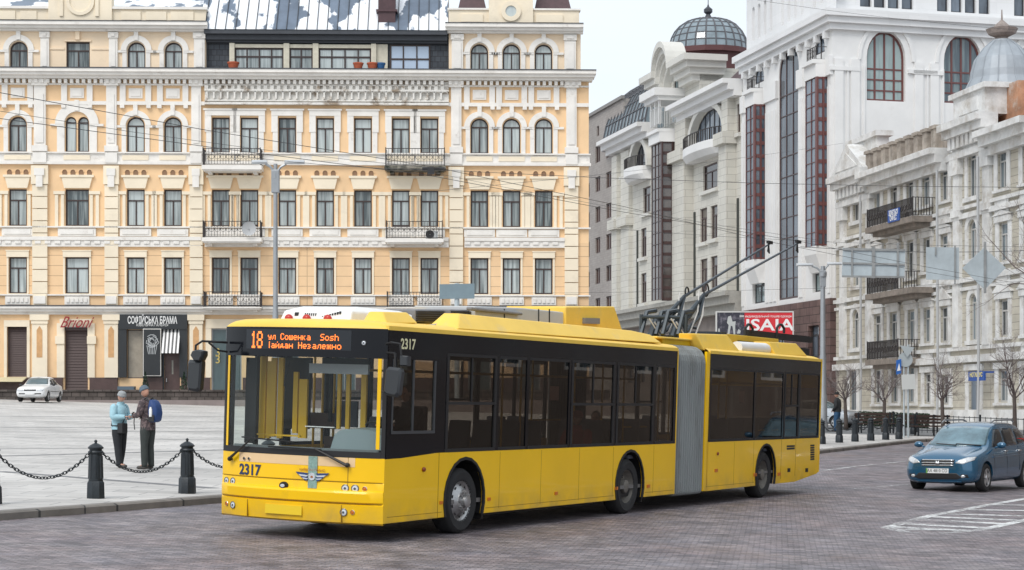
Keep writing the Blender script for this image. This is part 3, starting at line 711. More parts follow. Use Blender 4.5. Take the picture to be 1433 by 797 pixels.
q.box(X(288), X(296), -.12, 0, Z(528), Z(446)); q.box(X(288), X(345), -.14, 0, Z(459), Z(446)); q.build('door_surround', CREAM, Y)
TEAL = pane_mat('dark_teal_shop_pane', (.06, .10, .105), (.015, .03, .035), 1.5, .5)
for gp in gops[4:]: window(Y, *gp, 0, 0, .15, .08, GREY, TEAL, trans=0, cols=2, rows=1).name = 'shop_window'
# black shop front
SB = mat('black_shop_cladding', (.022, .025, .028), .35, var=.1)
q = MB(); q.box(X(167), X(263), -.35, -.02, Z(460.5), Z(440)); q.box(X(167), X(178), -.3, -.02, Z(528), Z(460.5)); q.box(X(252), X(263), -.3, -.02, Z(528), Z(460.5)); q.box(X(200.5), X(230), -.06, .02, Z(553), Z(460.5)); q.box(X(229), X(253), -.06, .02, Z(494), Z(460.5))
fr = q.build('shop_front', SB, Y)
q = MB(); q.box(X(202), X(227), -.5, -.36, Z(526), Z(460)); pn = q.build('display_panel', WHT, fr)
q = MB(); q.box(X(202.9), X(226.1), -.52, -.5, Z(525), Z(461)); q.build('panel_face', SB, fr)
SIL = mat('silver_print', (.5, .52, .53), .4)
q = MB(); cxp, czp = X(214.5), Z(483)
for k in range(5):
    rr = .16+.075*k
    q.tube([(cxp+rr*math.cos(t*.52+k)*(.8+.2*math.sin(t*2.1)), -.53, czp+.25+rr*math.sin(t*.52+k)*.85) for t in range(10)], .025, 4)
for k in range(6): q.tube([(cxp-.3+k*.12, -.53, czp-.02), (cxp-.2+k*.08, -.53, czp-.55)], .022, 4)
q.build('rose_print', SIL, fr)
window(Y, *gops[2], 0, 0, .15, .05, FRB, mat('blind_pane', (.34, .30, .24), .15, var=.15), trans=0, cols=1).name = 'shop_window'
dr = window(Y, *gops[3], 0, 0, .15, .42, BRN, mat('door_pane', (.30, .29, .25), .15, var=.2), trans=0, cols=1, solid=1.3); dr.name = 'shop_door'
q = MB(); q.tube([(X(233), .02, Z(534)), (X(233), .02, Z(529))], .03, 5); q.build('handle', SIL, dr)
q = MB()
for k in range(9):
    q.cur = k % 2; a = X(229)+(X(252.5)-X(229))*k/9; b = X(229)+(X(252.5)-X(229))*(k+1)/9
    q.hexa([(a, -.85, Z(494.5)), (b, -.85, Z(494.5)), (b, -.06, Z(462)), (a, -.06, Z(462))], [(a, -.85, Z(494)), (b, -.85, Z(494)), (b, -.1, Z(460.5)), (a, -.1, Z(460.5))])
q.build('awning', [WHITEP, SB], fr)
def flat(x0, z0, y): return lambda x, yy, z: (x0+x, y-z, z0+yy)
text('sign_lettering', 'СОФІЙСЬКА БРАМА', .60, WHITEP, fr, flat(X(214.5), Z(448.5), -.36), bold=.012, xs=.50)
text('sign_lettering', 'ЮВЕЛІРНА ГАЛЕРЕЯ', .2, WHITEP, fr, flat(X(214.5), Z(455), -.36), xs=.95)
RS = mat('red_script', (.30, .02, .025), .4)
t = text('shop_lettering', 'Brioni', .98, RS, Y, flat(X(106), Z(451.5), -.3), bold=.0, shear=.6, ext=.03, xs=.78)
text('number_sign', '3', .7, mat('gold_sign', (.55, .42, .12), .4), Y, flat(X(305), Z(493), -.05))
text('number_sign', '3', .7, MT['gold_sign'], Y, flat(X(305), Z(503), -.05))
q = MB(); q.hexa([(X(-30), -1.3, Z(533.5)), (X(38), -1.3, Z(533.5)), (X(38), -1.3, Z(534.5)), (X(-30), -1.3, Z(534.5))], [(X(-30), -.1, Z(527.5)), (X(38), -.1, Z(527.5)), (X(38), -.1, Z(529)), (X(-30), -.1, Z(529))]); q.build('basement_canopy', mat('pale_canopy', (.62, .55, .36), .7), Y)
q = MB(); q.box(X(168), X(191), -.9, -.16, Z(546.5), Z(540.5)); q.box(X(169), X(190), -.85, -.16, Z(548), Z(546.5)); q.build('basement_canopy', mat('blue_grey_canopy', (.10, .14, .18), .6), Y)
# small things on the building
def pot(px, py, r, label, m):
    q = MB(TR(X(px), -.55, Z(98.2))); q.lathe([(.01, 0), (r*.7, 0), (r, .36), (r*1.1, .36), (r*1.1, .44), (r*.9, .44), (r*.85, .3), (.01, .3)], n=12)
    o_ = q.build('flower_pot', m, None, smooth=40); o_.matrix_world = MY; return tag(o_, label, 'flower pot', 'flower pots on the cornice')
TER = mat('terracotta', (.42, .10, .045), .8, var=.15)
pot(328, 93, .34, 'terracotta flower pot at the left end of the upper cornice', TER)
pot(502, 94, .3, 'left of two terracotta pots below the pale dormer panel', TER)
pot(522, 93, .33, 'terracotta pot beside the blue pot on the cornice', TER)
pot(533.5, 95, .26, 'small blue pot with a green sprig on the cornice', mat('blue_pot', (.02, .10, .25), .5))
q = MB(); q.lathe([(.001, .1), (.25, .07), (.42, 0), (.43, -.02)], (X(352), -1.45, Z(322)), 1, 18); q.tube([(X(352), -1.4, Z(322)), (X(352), -1.2, Z(330))], .03); q.tube([(X(352), -1.4, Z(324)), (X(349), -1.9, Z(323))], .015)
tag(q.build('satellite_dish', mat('dish_grey', (.42, .43, .44), .5), None, smooth=40), 'pale oval satellite dish fixed to a balcony railing of the yellow building', 'satellite dish').matrix_world = MY
q = MB(); q.box(X(596), X(613), -1.0, -.6, Z(334), Z(323.5)); ac = q.build('air_conditioner', mat('ac_casing', (.55, .57, .57), .5), None, bevel=.03); ac.matrix_world = MY
tag(ac, 'air conditioner standing on the right hand balcony of the yellow building', 'air conditioner', 'air conditioners')
q = MB(); q.lathe([(.02, 0), (.2, 0), (.24, -.02), (.26, 0)], (X(602), -1.01, Z(328.5)), 1, 16); q.build('fan_grille', BLKP, ac)
# raised pavement with a low stone wall in front of the building
ZT = zb
STW = brick_mat('rough_stone_wall', (.13, .11, .10), (.07, .06, .055), (.04, .035, .03), .5, .3, .02, 'DZ', .9, .8, .5, .3, 1.5)
def rowy(px, py, c): return FY.loc(px, py, 1, c)
q = MB(MY)
g0 = gz(o.x, 112)-zb
TERR = mat('terrace_paving', (.30, .29, .28), .85, var=.15, vscale=.5)
q.box(X(-100), X(845), -4.4, 2, -2.5, -.16); struct(q.build('terrace_pavement', TERR))
q = MB(); q.box(X(-100), X(84), -4.9, -4.4, -2.5, Z(545.5, 108, -4.9)); q.box(X(84), X(845), -4.9, -4.4, -2.5, Z(547, 108, -4.9)); q.box(X(-100), X(845), -4.95, -4.35, Z(545.5, 108, -4.9)-.12, Z(545.5, 108, -4.9)+.02)
lw = q.build('low_stone_wall', STW); lw.matrix_world = MY; tag(lw, 'low rough brown stone wall running below the yellow building', 'wall')
q = MB(); q.box(X(-100), X(845), -6.4, -4.9, -2.8, Z(559.5, 108, -6.4)); sp_ = q.build('lower_pavement', mat('kerbside_stone', (.24, .20, .19), .85, var=.2, vscale=.8)); sp_.matrix_world = MY; struct(sp_)
# potted shrubs by the black shop
for px, lb in ((209.5, 'small potted conifer beside the display panel of the black shop'), (263, 'potted conifer at the right edge of the black shop front')):
    r_ = empty('potted_shrub', MY @ TR(X(px), -1.6, -.16), lb, 'potted shrub', 'potted conifers outside the shop')
    q = MB(); q.lathe([(.01, 0), (.2, 0), (.28, .5), (.24, .5), (.01, .45)], n=12); q.build('planter', mat('stone_planter', (.2, .17, .15), .8), r_, smooth=40)
    q = MB()
    for k in range(420):
        t = R.random(); rr = (1-t)*.34*(R.random()**.5); a_ = R.random()*6.28; c = Vector((rr*math.cos(a_), rr*math.sin(a_), .5+t*1.2)); d = Vector((R.gauss(0, 1), R.gauss(0, 1), R.gauss(0, 1))).normalized()*.05; e = Vector((R.gauss(0, 1), R.gauss(0, 1), R.gauss(0, 1))).normalized()*.03
        q.poly([c-d, c+e, c+d, c-e])
    q.build('foliage', mat('conifer_green', (.02, .05, .025), .8, rnd=.3), r_, fix=False)
# ---------------------------------------------------------------- buildings on the right
def dirframe(px, depth, zbase, dx, dy):
    p = P(px, 575, depth); th = math.atan2(dy, dx); return TR(p.x, p.y, zbase, th)
class FB(Frame):
    def X(s, px, c=0.0): return s.loc(px, 400, 1, c).x
    def Z(s, px, py, c=0.0): return s.loc(px, py, 1, c).z
    def O(s, x0, y0, x1, y1, c=0.0):
        m = (x0+x1)/2; a, b = s.X(x0, c), s.X(x1, c)
        return (a, b, s.Z(m, y1, c), s.Z(m, y0, c))
WSTN = brick_mat('white_limestone', (.74, .745, .75), (.70, .705, .71), (.58, .585, .59), 1.6, .8, .006, 'DZ', .75, .1, .5, .05, .2)
WST = mat('white_stone', (.74, .74, .735), .75, var=.06, vscale=.4, dirt=(.6, .58, .55), dscale=.5, dth=(.6, .85))
BEI = brick_mat('beige_limestone', (.62, .605, .55), (.575, .56, .51), (.34, .33, .30), 1.5, .62, .018, 'DZ', .75, .25, .5, .08, .3)
BEIS = mat('beige_stone', (.62, .61, .57), .75, var=.08, vscale=.4)
BROWN = brick_mat('brown_rustic_stone', (.155, .10, .09), (.115, .072, .068), (.05, .035, .03), 1.3, .6, .03, 'DZ', .8, .9, .5, .25, .8)
REDF = mat('red_window_frame', (.14, .05, .046), .5)
DKF = mat('dark_window_frame', (.03, .03, .035), .5)
BRF = mat('brown_bay_frame', (.06, .03, .028), .45)
PDARK = pane_mat('dark_blue_pane', (.16, .20, .25), (.03, .04, .055), 1.2, .45, .04, 1.0)
PBRN = pane_mat('brown_bay_pane', (.12, .10, .09), (.025, .02, .02), 1.0, .4, .04, 1.0)
PCUR = pane_mat('green_grey_curtain_pane', (.30, .38, .38), (.07, .10, .12), 3, .55, .06)
# ---- tall white office block with red bays
MT1 = dirframe(1165, 139, .6, .2324, -1); f1 = FB(MT1)
T = empty('office_building', MT1, 'tall white stone block with maroon glazed bays and brown rustic base', 'building')
MT2 = TR(MT1.translation.x, MT1.translation.y, .6, math.atan(.27)); f2 = FB(MT2)
REL = MT1.inverted() @ MT2
xL = f1.X(1040); ztop = f1.Z(1165, 5, -.9)-.5
zbr = f1.Z(1165, 417); zatt = ztop + 7.5
arc = f1.O(1090, 64, 1118, 418); ops1 = [(*arc, (arc[1]-arc[0])/2)]
wins = []
for q_ in ((1056, 91, 1069, 116), (1140.5, 50, 1154, 75)): o_ = f1.O(*q_); wins.append((*o_, (o_[1]-o_[0])*.5))
lowin = [f1.O(1053, 389, 1070, 424), f1.O(1137, 372, 1153, 408)]
q = MB(); wall(q, xL, 0, zbr, ztop, ops1+wins+lowin, 0, .5)
q.poly([(xL, 0, zbr), (xL, 20, zbr), (xL, 20, ztop), (xL, 0, ztop)]); q.build('wall', WST, T, fix=False)
r1 = f2.O(1213, 43, 1267, 141); r2 = f2.O(1321, 48.5, 1374, 144.5); xR = f2.X(1600)
r3 = (r2[0]*2-r1[0], r2[1]*2-r1[1], r2[2], r2[3])
q = MB(REL); wall(q, 0, xR, zbr, ztop, [(*r1, 2.0), (*r2, 2.0), (*r3, 2.0)], 0, .45); q.build('wall', WST, T, fix=False)
brw = [f1.O(1137, 455, 1152, 500), f1.O(1085, 455, 1103, 500), f1.O(1055, 460, 1068, 500)]
q = MB(); wall(q, xL, 0, -2, zbr, brw, -.35, .6); q.poly([(xL, -.35, zbr), (0, -.35, zbr), (0, .1, zbr), (xL, .1, zbr)]); q.build('rustic_base', BROWN, T, fix=False)
q = MB(REL); q.box(-.34, xR, -.35, .2, -2, zbr); q.build('rustic_base', BROWN, T)
for b_ in brw: window(T, *b_, 0, -.35, .4, .12, DKF, PDARK, trans=.3)
window(T, *arc, (arc[1]-arc[0])/2, 0, .12, .16, BRF, PDARK, trans=0, cols=3, rows=11, lw=.08)
for w0 in wins: window(T, *w0, 0, .15, .14, DKF, PDARK, trans=0, cols=2)
for w0 in lowin: window(T, *w0, 0, 0, .3, .14, DKF, PCUR, trans=.3)
for w0, c in ((r1, 4), (r2, 4), (r3, 4)):
    window(T, *w0, 2.0, 0, .35, .16, REDF, PCUR, trans=0, cols=4, rows=4, M=REL, lw=.12)
def bay(fr, root, px0, pm, px1, ytop, ybot, proj=.85, rows=9, fm=REDF, pm_=PDARK, nm=2, near=.13):
    """a long facet along the facade and a short one turned towards the square"""
    x0, xm = fr.X(px0, -proj), fr.X(pm, -proj); xe = fr.X(px1, 0); zc_ = (px0+px1)/2; z0, z1 = fr.Z(zc_, ybot, -proj), fr.Z(zc_, ytop, -proj)
    plan = [(x0-.25, 0), (x0, -proj), (xm, -proj), (xe, 0)]
    g = MB(); g.prism([(x, y+.04) for x, y in plan], 2, z0+.05, z1-.05); f = MB()
    def bars(p, q_, zs, t, th):
        L = math.hypot(q_[0]-p[0], q_[1]-p[1]); nx, ny = (q_[1]-p[1])/L*th, -(q_[0]-p[0])/L*th
        for z in zs: f.hexa([(p[0]+nx, p[1]+ny, z-t), (q_[0]+nx, q_[1]+ny, z-t), (q_[0]-nx, q_[1]-ny, z-t), (p[0]-nx, p[1]-ny, z-t)], [(p[0]+nx, p[1]+ny, z+t), (q_[0]+nx, q_[1]+ny, z+t), (q_[0]-nx, q_[1]-ny, z+t), (p[0]-nx, p[1]-ny, z+t)])
    zs = [z0+(z1-z0)*k/rows for k in range(rows+1)]
    bars(plan[1], plan[2], zs, .025, .02); bars(plan[2], plan[3], zs, .14, .06)
    for k in range(nm+1): x = x0+(xm-x0)*k/nm; f.box(x-.04, x+.04, -proj-.015, -proj+.06, z0, z1)
    L = math.hypot(xe-xm, proj)
    for t, w in ((.0, near*1.3), (.55, near*.8), (1.0, near)): x, y = xm+(xe-xm)*t, -proj+proj*t; f.box(x-w, x+w, y-.07, y+.07, z0, z1)
    fo = f.build('bay_window', fm, root); g.build('pane', pm_, fo); return x0, xe, z0, z1, plan
for px0, pxm, px1, yt, yb, rw_ in ((1044, 1056, 1071, 145, 362, 12), (1127.5, 1143, 1159, 107, 343.5, 12)):
    a, b, z0, z1, plan = bay(f1, T, px0, pxm, px1, yt, yb, .85, rows=rw_, nm=2)
    q = MB(); big = [(x + (x-(a+b)/2)*.06, y*1.12) for x, y in plan]; sm_ = [(x, y*.55+0) for x, y in plan]
    q.prism(sm_, 2, z0-1.9, z0-.6, big); q.prism(big, 2, z0-.6, z0); q.prism(big, 2, z1, z1+1.0); q.prism([(x, y*1.25) for x, y in big], 2, z1+1.0, z1+1.3)
    q.build('bay_corbel', WST, T)
    q = MB(); railing(q, a+.3, b-.3, -.85, 0, z1+1.3, z1+2.3, .3, .03); q.build('balcony_railing', IRON, T)
q = MB()   # fluted pilasters
for p0, p1 in ((1039.8, 1043.5), (1073, 1089), (1119, 1126.5), (1160, 1164.8)):
    a, b = f1.X(p0), f1.X(p1); n = max(1, int((b-a)/.75))
    q.box(a, b, -.12, 0, zbr, ztop-4)
    for k in range(n): q.box(a+(b-a)*(k+.15)/n, a+(b-a)*(k+.85)/n, -.2, -.12, zbr+.4, ztop-5)
    q.box(a-.1, b+.1, -.28, 0, ztop-4.2, ztop-2.8)
q.build('pilaster', WST, T)
q = MB(REL)
for p0 in (1167, 1190, 1279, 1301, 1385): a = f2.X(p0); q.box(a, a+.7, -.14, 0, zbr, ztop-3); q.box(a+1.0, a+1.15, -.1, 0, zbr, ztop-3.4)
for w0 in (r1, r2, r3):
    arch_band(q, w0[0]-.5, w0[1]+.5, w0[3]-2.2, w0[3]+.5, .25, -.12, 0, 14); q.box(w0[0]-3, w0[0]-.6, -.18, 0, w0[3]-3.1, w0[3]-2.8); q.box(w0[1]+.6, w0[1]+3, -.18, 0, w0[3]-3.1, w0[3]-2.8)
q.build('wall_panel', WST, T)
q = MB()
for z0, z1, d in ((ztop-.9, ztop-.45, .35), (ztop-.45, ztop, .65), (ztop, ztop+.5, .9)): q.box(xL-d*.3, d, -d, .2, z0, z1)
for k in range(11):
    x = xL+.8+(0-xL-1.6)*k/10; q.box(x-.2, x+.2, -.4, 0, ztop-1.4, ztop-.9)
q.build('cornice', WSTN, T)
q = MB(REL)
for z0, z1, d in ((ztop-.9, ztop-.45, .35), (ztop-.45, ztop, .65), (ztop, ztop+.5, .9)): q.box(-d, xR, -d, .2, z0+.001, z1-.001)
q.build('cornice', WSTN, T)
aw1 = [(xL+1.3+k*1.35+(1.2 if k > 3 else 0)+(1.2 if k > 7 else 0), xL+1.9+k*1.35+(1.2 if k > 3 else 0)+(1.2 if k > 7 else 0), ztop+1.6, ztop+4.4, .3) for k in range(12)]
q = MB(); wall(q, xL, 0, ztop+.5, zatt, aw1, .3, .5); q.build('attic_wall', WSTN, T, fix=False)
aw2 = []
for b0 in (1206, 1314, 1422):
    for k in range(4): a = f2.X(b0+k*19.5); aw2.append((a, a+.95, ztop+1.0, ztop+4.0))
q = MB(REL); wall(q, .3, xR, ztop+.5, zatt, aw2, .3, .5); q.build('attic_wall', WSTN, T, fix=False)
for w0 in aw1:
    q = MB(); q.box(w0[0], w0[1], .6, .7, w0[2], w0[3]); q.build('attic_pane', PDARK if w0[0] > 99 else WSTN, T)
for w0 in aw2: window(T, *w0, 0, .3, .3, .1, DKF, PDARK, trans=0, cols=1, M=REL).name = 'attic_window'
q = MB(); q.box(xL-1, -12, -.8, 6, zatt, zatt+.6); q.box(xL, -12, 0, 6, zatt+.6, zatt+4); q.box(xL+.5, -14, -.3, 0, zatt+.6, zatt+1.8); q.build('upper_terrace', WSTN, T)
# ---- beige building
MB1 = TR(*(MT1 @ Vector((xL-.25, 0, 0))), math.atan2(-1, .2324)); f3 = FB(MB1)
Bg = empty('apartment_building', MB1, 'beige stone building with glass domes and a dark brown glazed bay', 'building')
xl3, x03 = f3.X(858), 0
zc = f3.Z(1000, 114, -1.7)-.9; zb3 = f3.Z(1000, 412.5, -1.5)
O = f3.O
awn = [O(1019-1, 0, 1019, 1)] and []
ar = f3.O(973, 152, 1019, 208); al = f3.O(889, 199, 911, 238)
big1 = (*ar, 2.6); big2 = (*al, 2.6)
sq = [f3.O(984, 229, 1004, 264), f3.O(979.5, 291, 989.5, 338), f3.O(994.5, 287, 1004, 333), f3.O(980, 362, 990, 408), f3.O(994.5, 358, 1004, 403),
      f3.O(900, 261, 910.5, 297), f3.O(897, 319, 904.5, 359), f3.O(897, 382, 904.5, 423), f3.O(871, 216, 875.5, 245), f3.O(1031, 145, 1036, 185)]
q = MB(); wall(q, xl3, x03, zb3, zc, [big1, big2]+sq, 0, .6); q.poly([(xl3, 0, -2), (xl3, 18, -2), (xl3, 18, zc), (xl3, 0, zc)]); q.build('wall', BEI, Bg, fix=False)
q = MB(); wall(q, xl3, x03, -2, zb3, [(x03-3-k*4.2-1.7, x03-3-k*4.2, 4.0, 7.2) for k in range(8)], .2, .5)
q.build('stone_base', mat('grey_brown_stone', (.21, .18, .165), .8, var=.25, vscale=.6, bump=.4, bscale=4), Bg, fix=False)
for k in range(8): window(Bg, x03-3-k*4.2-1.7, x03-3-k*4.2, 4.0, 7.2, 0, .2, .3, .12, DKF, PDARK, trans=.3)
q = MB(); q.box(xl3-.3, x03-.05, -1.5, .3, zb3-.15, zb3+.2); q.box(xl3-.2, x03-.05, -1.1, .2, zb3-.8, zb3-.15); q.box(xl3, x03-.05, -.6, .2, zb3-1.5, zb3-.8); q.build('base_cornice', mat('grey_stone_ledge', (.36, .35, .32), .8, var=.15), Bg)
window(Bg, *big1, 0, .1, .14, DKF, PDARK, trans=0, cols=7, rows=3, lw=.1); window(Bg, *big2, 0, .1, .14, DKF, PDARK, trans=0, cols=5, rows=3, lw=.1)
for w0 in sq: window(Bg, *w0, 0, 0, .2, .12, BRF, PBRN, trans=.3, cols=2 if w0[1]-w0[0] > 1.6 else 1)
q = MB()
for w0 in (big1, big2): arch_band(q, w0[0]-.1, w0[1]+.1, w0[3]-2.6, w0[3]+.1, .55, -.6, 0, 16)
for w0 in sq: q.box(w0[0]-.3, w0[1]+.3, -.3, 0, w0[2]-.4, w0[2]-.1)
q.build('stone_moulding', BEIS, Bg)
for (p0, p1, yt, yb) in ((968, 1018, 203, 222), (887, 911, 236, 254)):
    a, b = f3.X(p0), f3.X(p1); m = (p0+p1)/2; z1 = f3.Z(m, yt); z0 = f3.Z(m, yb); q = MB()
    pl = [(a, 0)] + [((a+b)/2-(b-a)/2*math.cos(math.pi*k/10), -1.6*math.sin(math.pi*k/10)**.6) for k in range(1, 10)] + [(b, 0)]
    q.prism([(x, y*.7) for x, y in pl], 2, z0, z0+.5, pl); q.prism(pl, 2, z0+.5, z1)
    bo = q.build('balcony', WST, Bg)
    q = MB(); n = len(pl)
    for (x0, y0), (x1, y1) in zip(pl, pl[1:]):
        q.tube([(x0, y0*.95, z1+1.0), (x1, y1*.95, z1+1.0)], .05, 4)
        for t in (0, .33, .66): q.box(x0+(x1-x0)*t-.03, x0+(x1-x0)*t+.03, (y0+(y1-y0)*t)*.95-.03, (y0+(y1-y0)*t)*.95+.03, z1, z1+1)
    q.build('railing', IRON, bo)
a, b, z0, z1, plan = bay(f3, Bg, 912, 926, 953, 195, 417, 1.75, rows=14, fm=BRF, pm_=PBRN, nm=3, near=.16)
q = MB(); bp = [(x+(x-(a+b)/2)*.1, y*1.15-.0) for x, y in plan]; q.prism(bp, 2, z1, z1+.9); q.prism([(x, y*1.1) for x, y in bp], 2, z1+.9, z1+1.2); q.build('bay_cap', WST, Bg)
tz0, tz1 = f3.Z(930, 184), f3.Z(930, 146)
q = MB(); railing(q, a+.3, b-.3, -2, 0, tz0, tz0+1.6, .25, .03); q.build('terrace_railing', mat('white_railing', (.55, .56, .56), .5), Bg)
q = MB(); q.box(a-1.2, b+.2, -2.6, .5, tz1, tz1+.7); q.box(a-.9, b, -2.2, .5, tz1-.4, tz1)
for x in (a+.4, (a+b)/2, b-.5): q.box(x-.12, x+.12, -2, -1.8, tz0, tz1)
q.build('terrace_canopy', WST, Bg)
q = MB(); q.box(a+.2, b-.2, .2, .4, tz0, tz1); q.build('terrace_glazing', PCUR, Bg)
q = MB()
for p0, p1, yc in ((861, 868, 0), (874, 885, 0), (953.5, 970, 222), (1019.5, 1030, 198)):
    a_, b_ = f3.X(p0), f3.X(p1); d = .9 if yc else .4; zt_ = f3.Z((p0+p1)/2, yc) if yc else zc-8
    q.box(a_, b_, -d, 0, zb3+.2, zc-.8 if not yc else zt_); q.box(a_-.3, b_+.3, -d-.4, 0, zt_-.3, zt_+.7)
    if yc: q.box(a_+.2, b_-.2, -d+.2, 0, zt_+.7, zc-.5)
q.build('pilaster', BEI, Bg)
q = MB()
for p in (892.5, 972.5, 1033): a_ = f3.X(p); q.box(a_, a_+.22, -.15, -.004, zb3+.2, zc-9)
q.build('recess_shade_strip', mat('recess_shade', (.05, .055, .05), .6), Bg)  # raised strips with the shade of vertical recesses put into their colour
q = MB()
for z0_, z1_, d in ((zc-.5, zc, .7), (zc, zc+.5, 1.2), (zc+.5, zc+.9, 1.7)): q.box(xl3-.4, f3.X(915), -d, .3, z0_, z1_); q.box(f3.X(956), -.1, -d, .3, z0_, z1_)
q.build('cornice', WST, Bg)
GLZ = mat('roof_glass_panels', (.20, .25, .28), .12, spec=.9, var=.35, vscale=1.0)
BAR = mat('roof_glazing_bar', (.10, .10, .11), .5)
# pavilion with curved pediment
pa, pb = f3.X(925), f3.X(975); pz0 = zc-1; pz1 = f3.Z(950, 107)
pw = f3.O(938, 99, 950.5, 137)
q = MB(); wall(q, pa, pb, pz0, pz1, [(*pw, (pw[1]-pw[0])/2)], .3, .4); q.poly([(pb, .3, pz0), (pb, 7, pz0), (pb, 7, pz1), (pb, .3, pz1)]); q.poly([(pa, .3, pz0), (pa, 7, pz0), (pa, 7, pz1), (pa, .3, pz1)]); q.build('pavilion_wall', BEI, Bg, fix=False)
window(Bg, *pw, (pw[1]-pw[0])/2, .3, .2, .12, DKF, PCUR, trans=0, cols=3, rows=4)
q = MB(); pm0 = (pw[0]+pw[1])/2
for k in range(4):
    d = .4+.4*k; o_ = .55*k; hw = (pw[1]-pw[0])/2+1.0
    i_ = arch_pts(pm0-hw, pm0+hw, pz1-1.2+o_, pz1+1.2+o_, 12)
    for (p_, q_), (r_, s_) in zip(i_, i_[1:]): q.hexa([(p_, .4, q_), (r_, .4, s_), (r_, -d, s_), (p_, -d, q_)], [(p_, .4, q_+.55), (r_, .4, s_+.55), (r_, -d, s_+.55), (p_, -d, q_+.55)])
    q.box(pm0+hw, pb+.4*k, -d, 2.5, pz1-1.2+o_, pz1-.65+o_); q.box(pa-.4*k-.8, pm0-hw, -d, 2.5, pz1-1.2+o_, pz1-.65+o_)
q.build('curved_pediment', BEIS, Bg)
# dome
def dome(root, cx_, cy_, zb_, r, h, n, m, gm=GLZ, bm=BAR, bulge=.75, name='dome', br=.09):
    pr = lambda t: (r*math.cos(t*math.pi/2)**bulge + .25, h*math.sin(t*math.pi/2))
    g = MB(); g.lathe([pr(k/m) for k in range(m+1)], (cx_, cy_, zb_), 2, n, ph=math.pi/n); do = g.build(name, gm, root)
    q = MB()
    for k in range(n):
        a_ = 2*math.pi*k/n+math.pi/n; q.tube([(cx_+pr(t/m)[0]*math.cos(a_), cy_+pr(t/m)[0]*math.sin(a_), zb_+pr(t/m)[1]) for t in range(m+1)], br, 4)
        a2 = a_+2*math.pi/n
        for t in range(m+1):
            R_, z = pr(t/m); q.tube([(cx_+R_*math.cos(a_), cy_+R_*math.sin(a_), zb_+z), (cx_+R_*math.cos(a2), cy_+R_*math.sin(a2), zb_+z)], br*.7, 4)
    q.build('glazing_bar', bm, do); return do
dx0, dx1 = f3.X(953, 6), f3.X(1034, 6); dr_ = 5.6; dcx = f3.X(991, 6); dzb = f3.Z(991, 74, 6); dh = f3.Z(991, 27, 6)-dzb
# radius so that the dome spans its seen width
dl = (f3.M @ Vector((dcx, 6, dzb))); rr_ = 52/F*dl.y
do = dome(Bg, dcx, 6, dzb, rr_, dh, 24, 7)
q = MB(); q.lathe([(rr_+.3, -2.2), (rr_+.3, 0), (rr_+.8, 0), (rr_+.8, .5), (.1, .6)], (dcx, 6, dzb-.5), 2, 16); q.build('dome_drum', mat('dark_red_tile', (.10, .035, .035), .6), Bg)
q = MB(); q.lathe([(.8, 0), (.35, .3), (.2, .6), (.42, .8), (.42, 1.1), (.12, 1.35), (.04, 1.6), (.03, 4.2)], (dcx, 6, dzb+dh-.1), 2, 10); q.build('finial', DKM, Bg)
# barrel glass vault at the left
va, vb = f3.X(868, 2.5), f3.X(928, 2.5); vz0, vz1 = zc+.7, f3.Z(905, 110, 4)
q = MB(); q.grid(lambda u, v: (va+(vb-va)*u, .6+5*(1-math.cos(v*math.pi/2)), vz0+(vz1-vz0)*math.sin(v*math.pi/2)), [0, 1], [k/8 for k in range(9)])
q.poly([(va, .6+5*(1-math.cos(k/8*math.pi/2)), vz0+(vz1-vz0)*math.sin(k/8*math.pi/2)) for k in range(9)]+[(va, 5.6, vz0)])
q.poly([(vb, .6+5*(1-math.cos(k/8*math.pi/2)), vz0+(vz1-vz0)*math.sin(k/8*math.pi/2)) for k in range(9)]+[(vb, 5.6, vz0)])
vo = q.build('glass_vault', GLZ, Bg)
q = MB()
for u in [k/12 for k in range(13)]: q.tube([(va+(vb-va)*u, .55+5*(1-math.cos(k/8*math.pi/2)), vz0+(vz1-vz0)*math.sin(k/8*math.pi/2)+.03) for k in range(9)], .09, 4)
for k in range(9): q.tube([(va, .55+5*(1-math.cos(k/8*math.pi/2)), vz0+(vz1-vz0)*math.sin(k/8*math.pi/2)+.03), (vb, .55+5*(1-math.cos(k/8*math.pi/2)), vz0+(vz1-vz0)*math.sin(k/8*math.pi/2)+.03)], .07, 4)
q.build('glazing_bar', BAR, vo)
q = MB(); sa = f3.X(985); q.poly([(sa, .6, zc+.9), (-.2, .6, zc+.9), (-.2, 6, zc+6), (sa, 6, zc+6)]); q.poly([(-.2, .6, zc+.9), (-.2, 6, zc+.9), (-.2, 6, zc+6)]); q.build('side_roof', DRED, Bg)
# ---- grey block far behind
MG = TR(*(MB1 @ Vector((xl3-.4, 1.2, 0))), math.atan2(-1, .2324)); f4 = FB(MG)
Gb = empty('apartment_building', MG, 'plain grey brick block far behind, with small brown windows', 'building')
gops4 = []
for x0, x1, rows_ in ((833, 840, ((176, 190), (204, 227), (247, 268), (289, 311), (332, 354), (375, 397), (417, 439))), (848, 855.5, ((167, 183), (197, 220), (240, 262), (284, 305), (327, 349), (371, 393), (414, 436))), (821.5, 825, ((214, 234), (256, 276), (297, 318), (338, 360), (380, 402)))):
    for k, (t, b_) in enumerate(rows_):
        g = f4.O(x0, t, x1, b_)
        if k == 0 and x0 > 822: g = (g[0]+.6, g[1]-.5, g[2], g[3])
        gops4.append(g)
gl, gzt = f4.X(800), f4.Z(862, 143)
GBR = brick_mat('grey_brown_brick', (.38, .35, .325), (.33, .30, .28), (.28, .27, .26), .5, .25, .02, 'DZ', .85, .3, .5, .1, .3)
